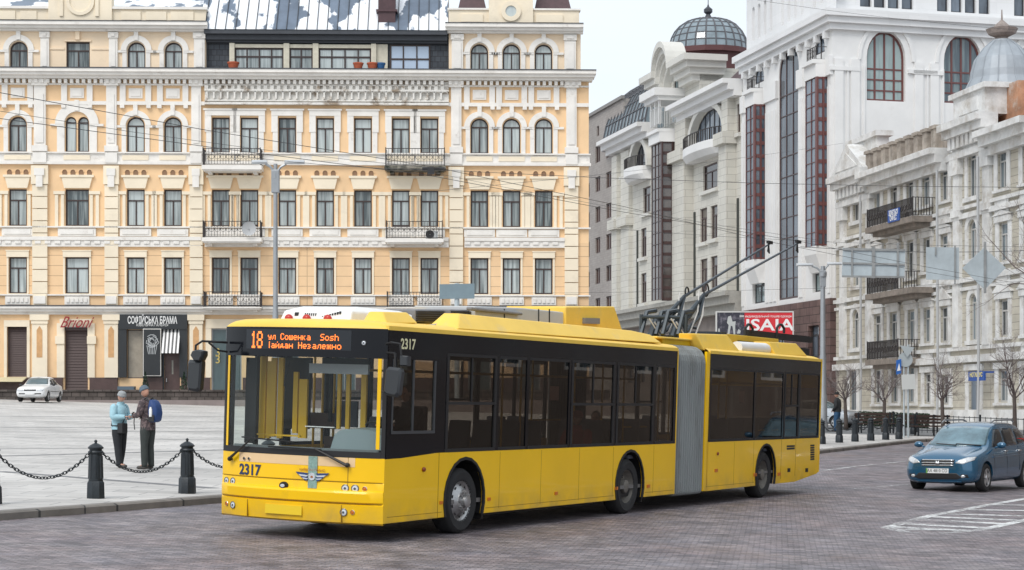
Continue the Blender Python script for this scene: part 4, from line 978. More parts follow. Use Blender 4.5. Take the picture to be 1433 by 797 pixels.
q = MB(); wall(q, gl, 0, -2, gzt, gops4, 0, .3); q.poly([(0, 0, -2), (0, 14, -2), (0, 14, gzt), (0, 0, gzt)]); q.poly([(gl, 0, gzt), (0, 0, gzt), (0, 14, gzt), (gl, 14, gzt)]); q.build('wall', GBR, Gb, fix=False)
q = MB(); q.box(gl, .2, -.25, .1, gzt-.05, gzt+.3); q.build('coping', mat('grey_coping', (.25, .24, .23), .8), Gb)
PRB = pane_mat('red_brown_pane', (.13, .075, .06), (.04, .025, .022), 2, .5)
for g in gops4: window(Gb, *g, 0, 0, .2, .14, BRF, PRB, trans=0, cols=2 if g[1]-g[0] > 2 else 1)
# ---- ornate building nearer on the right
MO = dirframe(1300, 115, .75, .168, -1); f5 = FB(MO)
Or = empty('townhouse', MO, 'ornate pale yellow townhouse with white mouldings, iron balconies and a grey dome', 'building')
SAND = brick_mat('sand_rusticated_stucco', (.50, .47, .40), (.45, .425, .36), (.28, .26, .225), 9, .42, .025, 'DZ', .85, .4, 0, .15, .8, dirt=(.36, .33, .28), dth=(.5, .75), dscale=.6)
OWH = mat('weathered_white_stucco', (.66, .665, .66), .85, var=.18, vscale=1.2, bump=.3, bscale=6, dirt=(.38, .34, .29), dscale=.8, dth=(.5, .75))
xa, xb = f5.X(1170), f5.X(1455)
zt5 = f5.Z(1300, 206, -1.15)-.35
W5 = []; sets = {
 't': ((1224, 257, 1232.5, 298), (1247, 250, 1256, 306), (1269, 245, 1278.5, 292), (1291, 238, 1301.5, 287), (1317, 230, 1327, 280), (1397, 209, 1409, 263), (1432, 198, 1445, 254)),
 's': ((1224, 352, 1232.5, 392), (1247, 349, 1256, 406), (1270, 337, 1279, 388), (1293, 333, 1302, 379), (1317, 328, 1327, 374), (1399, 311, 1411, 365), (1433, 303, 1445, 360)),
 'm': ((1223.5, 440, 1233, 482), (1246, 437, 1256, 481), (1271, 434, 1280.5, 480), (1293.5, 431, 1302.5, 479), (1317, 429, 1327, 478), (1399.5, 419, 1411, 470), (1434, 414, 1446, 467)),
 'g': ((1224, 517, 1233, 564), (1248, 515, 1257, 563), (1271, 513, 1280, 563), (1294, 522, 1303, 564), (1319, 525, 1328.5, 565), (1398, 517, 1411, 562), (1433, 515, 1446, 562))}
for k, v in sets.items():
    for q_ in v: W5.append((*f5.O(*q_), 0, k))
AR5 = [(1194.5, 255, 1202.5, 309), (1195, 345, 1202.5, 400), (1194, 434, 1202.5, 487), (1356, 209, 1366.5, 275), (1356.5, 308, 1366.5, 362), (1358.5, 412, 1367.5, 476)]
for q_ in AR5: w0 = f5.O(*q_); W5.append((*w0, (w0[1]-w0[0])/2, 'a'))
W5.append((*f5.O(1189.5, 519, 1199, 578), 0, 'd0')); W5.append((*f5.O(1356.5, 519, 1371, 589), 0, 'd'))
q = MB(); wall(q, xa, xb, -2, zt5, [w0[:5] for w0 in W5], 0, .45); q.poly([(xa, 0, -2), (xa, 14, -2), (xa, 14, zt5), (xa, 0, zt5)]); q.build('wall', SAND, Or, fix=False)
GFR = mat('pale_window_frame', (.46, .46, .45), .5)
PORN = pane_mat('grey_room_pane', (.20, .25, .28), (.03, .04, .05), 3, .36)
for w0 in W5:
    a, b, z0, z1, ah, kd = w0; door = kd in ('d', 'd0')
    def sr(q, a=a, b=b, z0=z0, z1=z1, ah=ah, kd=kd):
        if ah:
            zt = z1-ah; arch_band(q, a-.1, b+.1, zt, z1+.08, .4, -.09, 0, 10); q.box(a-.5, a-.08, -.07, 0, z0, zt); q.box(b+.08, b+.5, -.07, 0, z0, zt); q.box(a-.6, b+.6, -.16, 0, z0-.25, z0)
        else:
            q.box(a-.5, a-.03, -.06, 0, z0-.05, z1+.05); q.box(b+.03, b+.5, -.06, 0, z0-.05, z1+.05); q.box(a-.55, b+.55, -.13, 0, z1+.05, z1+.4)
            if kd in 'sm': q.prism([(a-.75, z1+.42), (b+.75, z1+.42), ((a+b)/2, z1+.42+(.75 if kd == 'm' else .3))], 1, -.18, 0)
            q.box(a-.55, b+.55, -.14, 0, z0-.2, z0-.05)
    fo = window(Or, a, b, z0, z1, ah, 0, .16, .09, GFR if not door else GREY, PORN if kd != 'd' else mat('grey_blue_door', (.16, .20, .25), .5), trans=.3 if not door else 0, cols=2, surround=sr, sm=OWH)
    if door: fo.name = 'entrance_door'
q = MB()
z5 = lambda px, py: f5.Z(px, py)
for px, py, h, d in ((1300, 302, .2, .2), (1300, 312, .3, .24), (1300, 398, .25, .22), (1300, 489, .22, .2), (1300, 501, .4, .3), (1300, 410, .2, .14)): z0 = z5(px, py); q.box(xa, xb, -d, 0, z0-h, z0)
q.box(xa, xb, -.25, 0, -2, z5(1300, 573))
q.build('string_course', OWH, Or)
q = MB()
for w0 in W5:
    if w0[5] in 'tsmg' and len(w0[5]) == 1: q.box(w0[0]-.35, w0[1]+.35, -.08, -.0, w0[2]-1.35, w0[2]-.45); q.box(w0[0]-.15, w0[1]+.15, -.12, -.08, w0[2]-1.2, w0[2]-.6)
q.build('apron_panel', OWH, Or)
q = MB()
for a_, b_, e in ((f5.X(1219), f5.X(1326), 0), (f5.X(1387), xb, 0)):
    for z0, z1, d in ((zt5-1.0, zt5-.5, .4), (zt5-.5, zt5, .8), (zt5, zt5+.35, 1.15)): q.box(a_, b_, -d, .2, z0, z1)
q.build('cornice', OWH, Or)
q = MB(); a_, b_ = f5.X(1221), f5.X(1326)
n = 9
for k in range(n): x = a_+(b_-a_)*(k+.3)/n; q.box(x-.35, x+.35, -.5, .1, zt5+.35, zt5+1.6); q.box(x-.45, x+.45, -.6, .2, zt5+1.6, zt5+1.8)
q.box(a_, b_, -.1, .05, zt5+.35, zt5+1.2); q.build('roof_balustrade', mat('mossy_stone', (.33, .29, .25), .9, var=.4, vscale=1.5, dirt=(.5, .46, .4), dscale=.8, bump=.5), Or)
RUSTR = mat('rusty_roof_sheet', (.22, .11, .075), .7, var=.35, vscale=.8, dirt=(.38, .36, .34), dscale=.6)
q = MB(); q.poly([(f5.X(1205), .3, zt5+.4), (xb, .3, zt5+.4), (xb, 6, zt5+3.6), (f5.X(1205), 6, zt5+3.6)]); q.poly([(xb, 12, zt5), (f5.X(1205), 12, zt5), (f5.X(1205), 6, zt5+3.6), (xb, 6, zt5+3.6)]); q.poly([(xa, .3, zt5), (xa, 12, zt5), (xa, 6, zt5+3.6)]); q.build('roof', RUSTR, Or, fix=False)
# two projecting pavilions
for p0, p1, ped in ((1171, 1218, True), (1329, 1384, False)):
    a_, b_ = f5.X(p0, -.4), f5.X(p1, -.2); ztp = zt5 + (0 if ped else .7); q = MB()
    for s0, s1 in ((a_, a_+.9), (a_+1.3, a_+1.7), (b_-1.7, b_-1.3), (b_-.9, b_)):
        if s1-s0 > .5: q.box(s0, s1, -.25, 0, z5(1300, 489), z5(1300, 402)); q.box(s0, s1, -.22, 0, z5(1300, 398), ztp-2.2); q.box(s0-.15, s1+.15, -.38, 0, ztp-2.2, ztp-1.3); q.box(s0-.12, s1+.12, -.35, 0, z5(1300, 405), z5(1300, 396)); q.box(s0-.1, s1+.1, -.35, 0, z5(1300, 315), z5(1300, 306))
    for z0, z1, d in ((ztp-1.3, ztp-.9, .4), (ztp-.1, ztp+.35, .8), (ztp+.35, ztp+.75, 1.1)): q.box(a_-.3, b_+.3, -d, .2, z0, z1)
    q.box(a_, b_, -.25, .2, ztp-.9, ztp-.1)
    n = 8
    for k in range(n): x = a_+(b_-a_)*(k+.5)/n; q.box(x-.2, x+.2, -.6, -.25, ztp-.75, ztp-.1)
    if ped:
        m_ = (a_+b_)/2; q.prism([(a_-.3, ztp+.75), (b_+.3, ztp+.75), (m_, ztp+2.7)], 1, -.8, .4); q.prism([(a_+.8, ztp+1.0), (b_-.8, ztp+1.0), (m_, ztp+2.1)], 1, -.86, -.8)
        q.box(a_+.3, b_-.3, .4, 1.2, ztp+.6, ztp+2.9); q.box(a_, b_, .2, 1.4, ztp+2.9, ztp+3.25)
    else:
        q.box(a_+.3, b_-.3, -.3, 1.0, ztp+.75, ztp+2.2); q.box(a_, b_, -.5, 1.2, ztp+2.2, ztp+2.5); q.box(a_+1.2, b_-1.2, -.38, -.3, ztp+1.1, ztp+1.9)
    q.build('pavilion', OWH, Or)
ztp = zt5+.7
a_, b_ = f5.X(1331), f5.X(1384); q = MB(); q.box(a_+.5, b_+1.6, 1.0, 6.5, zt5+.5, ztp+2.4); q.build('attic_block', mat('rust_stained_sheet', (.42, .22, .13), .7, var=.3, vscale=1.5, dirt=(.5, .45, .4), dscale=.9), Or)
ZDM = mat('pale_zinc_dome', (.33, .365, .40), .5, .15, var=.12, vscale=1.2)
dcx = f5.X(1402, 3.4); dc = f5.M @ Vector((dcx, 3.4, 0)); dzb = f5.Z(1402, 124, 3.4); dh = f5.Z(1402, 58, 3.4)-dzb; rD = 44/F*dc.y
q = MB(); q.lathe([(rD*1.25, -.25), (rD*1.12, .1), (rD*1.0, .55), (rD*.97, dh*.35), (rD*.85, dh*.62), (rD*.6, dh*.85), (rD*.33, dh), (rD*.3, dh+.1)], (dcx, 3.4, dzb), 2, 24)
q.build('dome', ZDM, Or)
q = MB()
for k in range(12):
    an = 2*math.pi*k/12; pr_ = [(rD*1.13, .1), (rD*1.01, .55), (rD*.98, dh*.35), (rD*.86, dh*.62), (rD*.61, dh*.85), (rD*.34, dh)]; q.tube([(dcx+r_*math.cos(an), 3.4+r_*math.sin(an), dzb+z) for r_, z in pr_], .035, 4)
q.build('dome_rib', ZDM, Or)
q = MB(); q.lathe([(.5, 0), (.35, .25), (.8, .45), (.95, .75), (.55, .8), (.4, 1.0), (.06, 1.3), (.03, 1.9)], (dcx, 3.4, dzb+dh), 2, 10); q.build('finial', mat('rusty_finial', (.26, .22, .20), .7, var=.3), Or)
# downpipes
q = MB()
for p in (1219, 1328, 1386): x = f5.X(p); q.tube([(x, -.75, zt5-1), (x, -.7, 3.2), (x, -.75, .2)], .085, 6)
q.build('downpipe', mat('zinc_pipe', (.40, .41, .42), .5), Or)
for p0, p1, pr1, yt, yb, zs in ((1219, 1285, 1285, 290, 311, 5), (1219, 1285, 1264, 392, 407, 4), (1219, 1264, 1264, 482, 502, 3)):
    a_, b_ = f5.X(p0, -1.1), f5.X(p1, -1.1); m = (p0+p1)/2; z0, z1 = f5.Z(m, yb, -1), f5.Z(m, yt, -1)
    q = MB(); q.box(a_, b_, -1.5, 0, z0-.35, z0); q.box(a_+.3, b_-.3, -1.1, 0, z0-.6, z0-.35); so_ = q.build('balcony', mat('worn_balcony_stone', (.22, .19, .165), .9, var=.3, vscale=2), Or)
    q = MB(); railing(q, a_+.1, f5.X(pr1, -1.1)-.1, -1.4, 0, z0, z0+1.15, .16, .02)
    for k in range(int((f5.X(pr1, -1.1)-a_)/.45)):
        q.torus(Matrix.Translation((a_+.3+k*.45, -1.42, z0+.6)) @ Matrix.Rotation(rad(90), 4, 'X'), .17, .03, 8, 4)
    q.build('railing', IRON, so_)
BLU = mat('blue_banner', (.02, .08, .33), .6)
bz = f5.O(1243.5, 291, 1259.5, 311, -1.5)
q = MB(); q.box(bz[0], bz[1], -1.56, -1.5, bz[2]+.05, bz[3]-.05); bn = q.build('banner', BLU, None); bn.matrix_world = MO; tag(bn, 'blue banner with pale lettering hung on the upper balcony railing', 'banner')
h_ = (bz[3]-bz[2]); mxx = (bz[0]+bz[1])/2
for k, tx in enumerate(('ЗДАЄТЬСЯ', 'ОФІС')):
    text('banner_lettering', tx, .42, WHITEP, bn, lambda x, y, z, k=k: (mxx+x, -1.57-z, bz[3]-h_*(.32+.38*k)+y), bold=.01, xs=(bz[1]-bz[0])/2.9 if k == 0 else 1.0)
az = f5.O(1264.5, 298, 1275, 309.5, -1.3)
q = MB(); q.box(az[0], az[1], -1.3, -.9, az[2], az[3]); ac = q.build('air_conditioner', MT['ac_casing'], None); ac.matrix_world = MO; tag(ac, 'air conditioner beside the blue banner on the ornate building', 'air conditioner', 'air conditioners')
q = MB(); q.lathe([(.1, 0), (.3, 0), (.33, -.03), (.36, 0)], ((az[0]+az[1])/2, -1.31, (az[2]+az[3])/2), 1, 16); q.build('fan_grille', BLKP, ac)
pz_ = f5.O(1357.5, 519.5, 1379.5, 532.5, -.6)
q = MB(); q.box(pz_[0], pz_[1], -.7, -.6, pz_[2], pz_[3]); q.box(pz_[0]+.1, pz_[0]+.18, -.6, 0, pz_[3]-.1, pz_[3]); q.box(pz_[1]-.18, pz_[1]-.1, -.6, 0, pz_[3]-.1, pz_[3]); sg = q.build('shop_sign', BLU, None); sg.matrix_world = MO; tag(sg, 'small blue sign with yellow lettering above a grey door', 'sign')
text('sign_lettering', 'НОТАРІУС', .34, mat('yellow_print', (.75, .65, .25), .5), sg, lambda x, y, z: ((pz_[0]+pz_[1])/2+x, -.71-z, (pz_[2]+pz_[3])/2+.06+y), bold=.008, xs=(pz_[1]-pz_[0])/2.2)
# unseen plain house added to continue the row, reflected in the bus windows
ME = TR(*(MO @ Vector((xb+.3, 0, -.5))), math.atan2(-1, -.05)); Eb = empty('townhouse', ME, 'unseen plain brown townhouse added to continue the row, reflected in the trolleybus windows', 'building')
eops = []
for r_ in range(4):
    for c_ in range(22): eops.append((1.6+c_*3.0, 2.9+c_*3.0, 2+r_*4.2, 4.4+r_*4.2))
q = MB(); wall(q, 0, 68, -2, 19, eops, 0, .3); q.box(0, 68, .31, 12, -2, 19); q.build('wall', mat('dark_brown_stucco', (.24, .19, .155), .85, var=.2, vscale=.4), Eb, fix=False)
w0_ = window(Eb, *eops[0], 0, 0, .12, .1, WHT, PORN, trans=.3)
for e_ in eops[1:]:
    c_ = copy_tree(w0_, Eb); c_.location = (e_[0]-eops[0][0], 0, e_[2]-eops[0][2])
q = MB(); q.box(-.3, 68.3, -.6, .3, 18.4, 19.2); q.build('cornice', mat('sand_cornice', (.35, .31, .26), .8), Eb)
# ---------------------------------------------------------------- articulated trolleybus
BYAW = math.atan2(.888, .46); c0 = P(535, 575, 25.62)
gzb = gz(c0.x, c0.y)
MBUS = TR(c0.x, c0.y, 0.0, BYAW) @ Matrix.Rotation(rad(1.9), 4, 'X')
fb = Frame(MBUS)
BUS = empty('trolleybus', MBUS, 'long yellow articulated trolleybus with black window band and raised trolley poles', 'trolleybus')
BW = 2.67
YB = mat('bus_yellow_paint', (.93, .555, .003), .33, spec=.35, var=.05, vscale=.7, coat=.25, dirt=(.50, .33, .03), dscale=1.3, dth=(.62, .95))
YR = mat('faded_roof_yellow', (.86, .57, .085), .5, var=.07, vscale=1.5, dirt=(.6, .47, .22), dscale=1.6, dth=(.55, .85))
YI = mat('yellow_handrail_paint', (.78, .46, .01), .4)
BGL = mat('black_gloss_panel', (.005, .006, .009), .12, spec=.3)
BTR = mat('black_rubber_trim', (.012, .012, .013), .55)
SIDEG = glass_mat('tinted_side_glass', (.46, .43, .40), .015, 1.5)
FARG = glass_mat('clear_side_glass', (.80, .80, .79), .015, 1.3)
WSG = glass_mat('windscreen_glass', (.93, .95, .94), .01, 1.3, .012, (.45, .55, .6))
SEAM = mat('panel_seam', (.30, .17, .005), .6)
def grime(m):
    N, L = nt(m); b = N['Principled BSDF']; src = b.inputs['Base Color'].links[0].from_socket
    tc = N.new('ShaderNodeTexCoord'); sp = N.new('ShaderNodeSeparateXYZ'); L.new(tc.outputs['Object'], sp.inputs[0])
    r = N.new('ShaderNodeMapRange'); r.inputs[1].default_value = .62; r.inputs[2].default_value = .26; r.inputs[4].default_value = .55; L.new(sp.outputs[2], r.inputs[0])
    n = N.new('ShaderNodeTexNoise'); n.inputs['Scale'].default_value = 2.5; n.inputs['Detail'].default_value = 8; L.new(tc.outputs['Object'], n.inputs['Vector'])
    r2 = N.new('ShaderNodeMapRange'); r2.inputs[1].default_value = .38; r2.inputs[2].default_value = .7; L.new(n.outputs[0], r2.inputs[0])
    mu = N.new('ShaderNodeMath'); mu.operation = 'MULTIPLY'; L.new(r.outputs[0], mu.inputs[0]); L.new(r2.outputs[0], mu.inputs[1])
    x = N.new('ShaderNodeMix'); x.data_type = 'RGBA'; L.new(mu.outputs[0], x.inputs[0]); L.new(src, x.inputs[6]); x.inputs[7].default_value = (.28, .21, .10, 1); L.new(x.outputs[2], b.inputs['Base Color'])
grime(YB)
CREAMP = mat('cream_front_panel', (.78, .55, .30), .3, var=.05, coat=.3)
ux = lambda px, v=0.0: fb.loc(px, 575, 1, v).x
def uz(px, py, v=0.0): p = fb.loc(px, py, 1, v); return (p.x, p.z)
Z_MID, Z_BOT, Z_TOP = 1.20, .27, 2.90
def FU(v): t = abs((v-BW/2)/(BW/2)); return -.24*(1-t**2.6)
U1, U2, U3, U4 = ux(946), ux(991), 18.62, 18.62
A1, A2, A3 = 2.27, 8.23, 15.15
AR = .615
def arch_cut(u, z=.50, r=AR, zb=Z_BOT, n=14):
    a0 = math.asin(max(-1, (zb-z)/r)); return [(u-r*math.cos(a0+(math.pi-2*a0)*k/n), z+r*math.sin(a0+(math.pi-2*a0)*k/n)) for k in range(n+1)]
def skirt(name, v0, v1, u0, u1, archs, front=False, rear=False):
    q = MB(); pts = [(u0, Z_BOT-.01)]
    for a in archs: pts += arch_cut(a)
    if rear: pts += [(u1-1.6, Z_BOT), (u1-.15, .40), (u1, .44), (u1, Z_MID+.0)]
    else: pts += [(u1, Z_BOT), (u1, Z_MID)]
    if front: pts += [(1.48, Z_MID), (.42, Z_MID-.055), (u0, Z_MID-.06)]
    else: pts += [(u0, Z_MID)]
    q.prism(pts, 1, v0, v1); return q.build(name, YB, BUS, bevel=.008)
for v0, v1 in ((0, .05), (BW-.05, BW)):
    skirt('side_panel', v0, v1, 0, U1, [A1, A2], front=True); skirt('side_panel', v0, v1, U2, U3, [A3], rear=True)
# wheel wells and black arch lips
for a in (A1, A2, A3):
    for v0, v1, s_ in ((.05, .75, 1), (BW-.75, BW-.05, -1)):
        q = MB(); pts = arch_cut(a, r=AR+.0)
        for (p_, q_), (r_, t_) in zip(pts, pts[1:]): q.poly([(p_, v0, q_), (r_, v0, t_), (r_, v1, t_), (p_, v1, q_)])
        iv = v1 if s_ > 0 else v0; q.poly([(p_, iv, q_) for p_, q_ in pts]); q.build('wheel_well', BTR, BUS)
    for v in (0, BW):
        q = MB(); i_ = arch_cut(a, r=AR-.03); o_ = arch_cut(a, r=AR+.012)
        s_ = -.012 if v == 0 else .012
        for k in range(len(i_)-1): q.hexa([(x, v-s_*2, z) for x, z in (i_[k], i_[k+1], o_[k+1], o_[k])], [(x, v+s_, z) for x, z in (i_[k], i_[k+1], o_[k+1], o_[k])])
        q.build('wheel_arch_lip', BTR, BUS)
# wheels
def wheel(u, v, s_, front):
    r = .478; q = MB(); prof = [(.29, .02), (.31, 0), (.42, -.015), (.462, .02), (.478, .05), (.478, .24), (.462, .275), (.42, .29), (.30, .28)]
    q.lathe([(a_, b_*s_) for a_, b_ in prof], (u, v, r), 1, 40); t = q.build('tyre', RUB, None, smooth=35)
    wo = bpy.data.objects.new('wheel', None); COL.objects.link(wo); wo.parent = BUS; t.parent = wo
    q = MB()
    if front: pr = [(.30, .01), (.285, .03), (.25, .05), (.20, .015), (.165, -.02), (.16, -.035), (.10, -.045), (.09, -.10), (.05, -.115), (.001, -.115)]
    else: pr = [(.30, .01), (.285, .05), (.26, .12), (.22, .15), (.18, .14), (.12, .14), (.11, .02), (.07, .0), (.001, .0)]
    q.lathe([(a_, b_*s_) for a_, b_ in pr], (u, v, r), 1, 32)
    for k in range(10):
        an = 2*math.pi*k/10; rr_ = .135 if front else .165; off = (-.04 if front else .13)*s_
        q.lathe([(.018, 0), (.018, -.03*s_), (.001, -.03*s_)], (u+rr_*math.cos(an), v+off, r+rr_*math.sin(an)), 1, 6)
    q.build('rim', mat('steel_rim', (.42, .42, .42), .38, .8, var=.2, vscale=6, dirt=(.12, .11, .10), dscale=5) if front else mat('dirty_rim', (.19, .175, .155), .6, .4, var=.25, vscale=5), wo, smooth=40)
    q = MB()
    for k in range(10):
        an = 2*math.pi*(k+.5)/10; q.lathe([(.028, 0), (.001, -.001*s_)], (u+.225*math.cos(an), v+(.028 if front else .146)*s_, r+.225*math.sin(an)), 1, 8)
    q.build('rim_hole', BTR, wo)
for a in (A1, A2, A3):
    wheel(a, .045, 1, a == A1); wheel(a, BW-.045, -1, a == A1)
q = MB()
for a in (A1, A2): q.box(a+AR+.02, a+AR+.05, .05, .45, .18, .62)
q.build('mud_flap', BTR, BUS)
q = MB(); q.box(.15, U1, .12, BW-.12, .30, .44); q.box(U2, U3-.1, .12, BW-.12, .40, .50); q.box(A1+.7, A2-.8, .3, BW-.3, .2, .31); q.box(A2+.7, U1, .3, BW-.3, .24, .31); q.box(U2, A3-.7, .3, BW-.3, .24, .41)
q.build('underframe', BTR, BUS)
# window band, left side (the camera's) and right side
pil = [ux(p) for p in (606, 696, 738, 797, 861, 916)]
def band(v, s_, u0, u1, pillars, slid, kind):
    q = MB(); a, b = (v, v+.03*s_)
    z1, z2 = Z_MID, 2.62
    if not kind: q.box(u0, u1, a, b, z2, Z_TOP)      # black strip over the windows
    q.build('upper_black_panel', BGL, BUS) if q.v else None
    edges = [u0]+pillars+[u1]
    for k, u in enumerate(edges):
        w = .045 if 0 < k < len(edges)-1 else .06; uu = max(u0+w, min(u1-w, u)); q = MB(); q.box(uu-w, uu+w, a, b, z1, z2); q.build('window_pillar', BGL, BUS)
    for k in range(len(edges)-1):
        e0, e1 = edges[k]+(.045 if k else .12), edges[k+1]-(.045 if k < len(edges)-2 else .12)
        q = MB(); q.box(e0, e1, v+.012*s_, v+.02*s_, z1, z2); wo = q.build('side_window', SIDEG if v == 0 else FARG, BUS)
        f = MB(); f.box(e0, e1, v-.002*s_, v+.03*s_, z1, z1+.05); f.box(e0, e1, v-.002*s_, v+.03*s_, z2-.04, z2)
        if k in slid:
            f.box(e0, e1, v-.012*s_, v+.03*s_, 1.885, 1.925); f.box(e0, e0+.07, v-.008*s_, v+.03*s_, z1+.05, z2-.04); f.box(e1-.07, e1, v-.008*s_, v+.03*s_, z1+.05, z2-.04); f.box((e0+e1)/2-.02, (e0+e1)/2+.02, v, v+.03*s_, 1.93, z2-.05)
        f.build('window_frame', BTR, wo)
band(0, 1, 1.52, U1, [x for x in pil[1:]], {0, 3, 4}, 0)
p2 = [ux(p) for p in (1056, 1096, 1119)]
band(0, 1, U2+.02, U3-.02, p2, {2}, 0)
band(BW, -1, 1.52, U1, [2.6, 3.9, 5.1, 6.3, 7.5, 8.9], {1, 4}, 0); band(BW, -1, U2+.02, U3-.02, [13.3, 14.5, 16.0, 17.4], {2}, 0)
q = MB()
for (a, b_) in ((558, 602),): pass
# driver's side window with black surround
u_a, u_b = .10, 1.50
q = MB(); zd0, zd1 = uz(560, 607)[1], 2.5
for v, s_ in ((0, 1),):
    q.box(-.0, 1.52, v, v+.03, zd1, Z_TOP); q.box(0, .14, v, v+.03, Z_MID-.06, zd1); q.box(1.33, 1.52, v, v+.03, Z_MID, zd1)
    q.prism([(.14, Z_MID-.058), (.42, Z_MID-.055), (1.33, Z_MID-.004), (1.33, zd0), (.14, zd0)], 1, v, v+.03)
q.build('driver_window_surround', BGL, BUS)
q = MB(); q.box(.14, 1.33, .012, .02, zd0, zd1); dw = q.build('driver_window', SIDEG, BUS)
q = MB(); q.box(.14, 1.33, -.012, .03, zd0, zd0+.04); q.box(1.29, 1.33, -.008, .03, zd0, zd1); q.box(.70, .74, -.002, .03, zd0, zd1); q.box(.14, .18, -.006, .03, zd0, zd1); q.build('window_frame', mat('grey_black_trim', (.05, .055, .06), .4), dw)
# right side: front door of glass
q = MB(); q.box(0, 1.5, BW-.03, BW, 2.5, Z_TOP); q.box(0, .12, BW-.03, BW, .3, 2.5); q.box(1.38, 1.5, BW-.03, BW, Z_MID, 2.5); q.build('door_surround', BGL, BUS)
q = MB(); q.box(.12, 1.38, BW-.022, BW-.014, Z_MID, 2.5); dg_ = q.build('front_door', glass_mat('clear_door_glass', (.94, .96, .95), .02, 1.3), BUS)
q = MB(); q.box(.12, .19, BW-.04, BW, Z_MID, 2.5); q.box(.71, .79, BW-.04, BW, Z_MID, 2.5); q.build('door_frame', BTR, dg_)
# cantrail and roof
def roofh(t, ds): return .115*(1-min(1, abs(t))**10)**.5*(1-(1-min(ds/.30, 1))**4)**.5 + .03*(1-t*t)*min(1, ds/.6)
def roof(name, u0, u1, fr, re):
    ts = [-1, -.995, -.98, -.95, -.9, -.8, -.6, -.3, 0, .3, .6, .8, .9, .95, .98, .995, 1]; ss = [0, .01, .04, .09, .16, .25, .35, .6, 1.0] if fr else [1.0]
    L_ = ss + [u1-u0-1.0] if fr else [0, .0]
    st_ = ([(s_, s_) for s_ in ss] + [(u1-u0-d, min(1, d/.2) if re else 9) for d in (1, .3, .15, .06, .02, 0)]) if fr else ([(0, 9)] + [(u1-u0-d, d if re else 9) for d in (1, .3, .2, .1, .04, .01, 0)])
    q = MB()
    def pt(k, t):
        v = BW/2+t*BW/2; s_, d = st_[k]; u = u0+s_
        if fr and s_ <= 1.0: u = FU(v)*(1-s_) + s_ ; return (u, v, Z_TOP+roofh(t, s_))
        return (u, v, Z_TOP+roofh(t, d))
    q.grid(lambda k, t: pt(k, t), list(range(len(st_))), ts); return q.build(name, YR, BUS, smooth=50, fix=False)
roof('roof', 0, U1+.05, True, False); roof('roof', U2-.05, U3, False, True)
q = MB(); q.box(0.0, U1, -.012, .04, Z_TOP-.012, Z_TOP+.045); q.box(U2, U3, -.012, .04, Z_TOP-.012, Z_TOP+.045); q.build('rain_gutter', YR, BUS)
q = MB(); q.box(U2-.14, U2+.05, 0, .05, Z_BOT, Z_TOP+.02); q.box(U1-.0, U1+.05, .002, .05, Z_BOT, Z_TOP); q.box(U3-.06, U3+.02, -.004, .06, .44, Z_TOP+.03); q.build('end_post', YB, BUS)
# rear wall
q = MB(); q.box(U3, U3+.05, .02, BW-.02, .44, 1.3); q.box(U3, U3+.05, .02, BW-.02, 2.3, Z_TOP+.05); q.build('rear_panel', YB, BUS); q = MB(); q.box(U3, U3+.03, .05, BW-.05, 1.3, 2.3); q.build('rear_window', SIDEG, BUS)
# front: patches over the bowed nose
NV = 24
def patch(name, m, v0, v1, z0, z1, off=0.0, th=.02, parent=None, nz=2, zf=None, n=None, fix=True):
    """zf(v, w) -> z; a curved slab following the nose"""
    q = MB(); n = n or max(2, int(NV*(v1-v0)/BW)); zf = zf or (lambda v, w: z0+(z1-z0)*w)
    fr_ = lambda i, j, d: (FU(v0+(v1-v0)*i/n)-d, v0+(v1-v0)*i/n, zf(v0+(v1-v0)*i/n, j/nz))
    rings = []
    for i in range(n+1): rings.append([fr_(i, j, off+th) for j in range(nz+1)] + [fr_(i, j, off) for j in range(nz, -1, -1)])
    q.loft(rings, True, True); return q.build(name, m, parent or BUS, smooth=40, fix=fix)
def fp(px, py):
    u = -.1
    for _ in range(8): p = fb.loc(px, py, 0, u); u = FU(max(0, min(BW, p.y)))
    return p.y, p.z
zws0 = fp(430, 629)[1]; zbl = fp(430, 637.5)[1]; zhead = fp(425, 499)[1]
BODYT = -.0
patch('header_panel', BGL, 0, BW, zhead, Z_TOP, -.03, .03)
patch('windscreen', WSG, .05, BW-.05, zws0, zhead, -.012, .008)
patch('windscreen_border', BTR, 0, .05, zbl, zhead, -.03, .03, n=2); patch('windscreen_border', BTR, BW-.05, BW, zbl, zhead, -.03, .03, n=2)
patch('windscreen_border', BTR, .05, BW-.05, zbl, zws0, -.03, .034)
zc1, zc2, zc3 = fp(430, 667+5)[1], .70, .52
patch('corner_post', YB, .07, .115, zws0+.04, zhead-.0, -.004, .008, n=2); patch('corner_post', YB, BW-.115, BW-.07, zws0, zhead, -.004, .008, n=2)
# lower front, sculpted: z profile with the offset of each height
prof = [(.235, -.06), (.26, .0), (.50, .03), (.515, .0), (.53, .0), (.54, .045), (.66, .06), (.69, .045), (.70, .01), (.80, .0), (.81, -.012), (.82, -.0), (zbl, 0)]
q = MB(); n = 40
rows_ = []
for i in range(n+1):
    v = BW*i/n; t = abs(v-BW/2)/(BW/2); e = (1-t**10)**.5 if t < 1 else 0
    rows_.append([(FU(v)-off*(.25+.75*e), v, z) for z, off in prof])
L_ = [[q.V(p) for p in r_] for r_ in rows_]
for a_, b_ in zip(L_, L_[1:]):
    for k in range(len(prof)-1): q.face((a_[k], b_[k], b_[k+1], a_[k+1]))
q.build('front_mask', YB, BUS, smooth=28, fix=False)
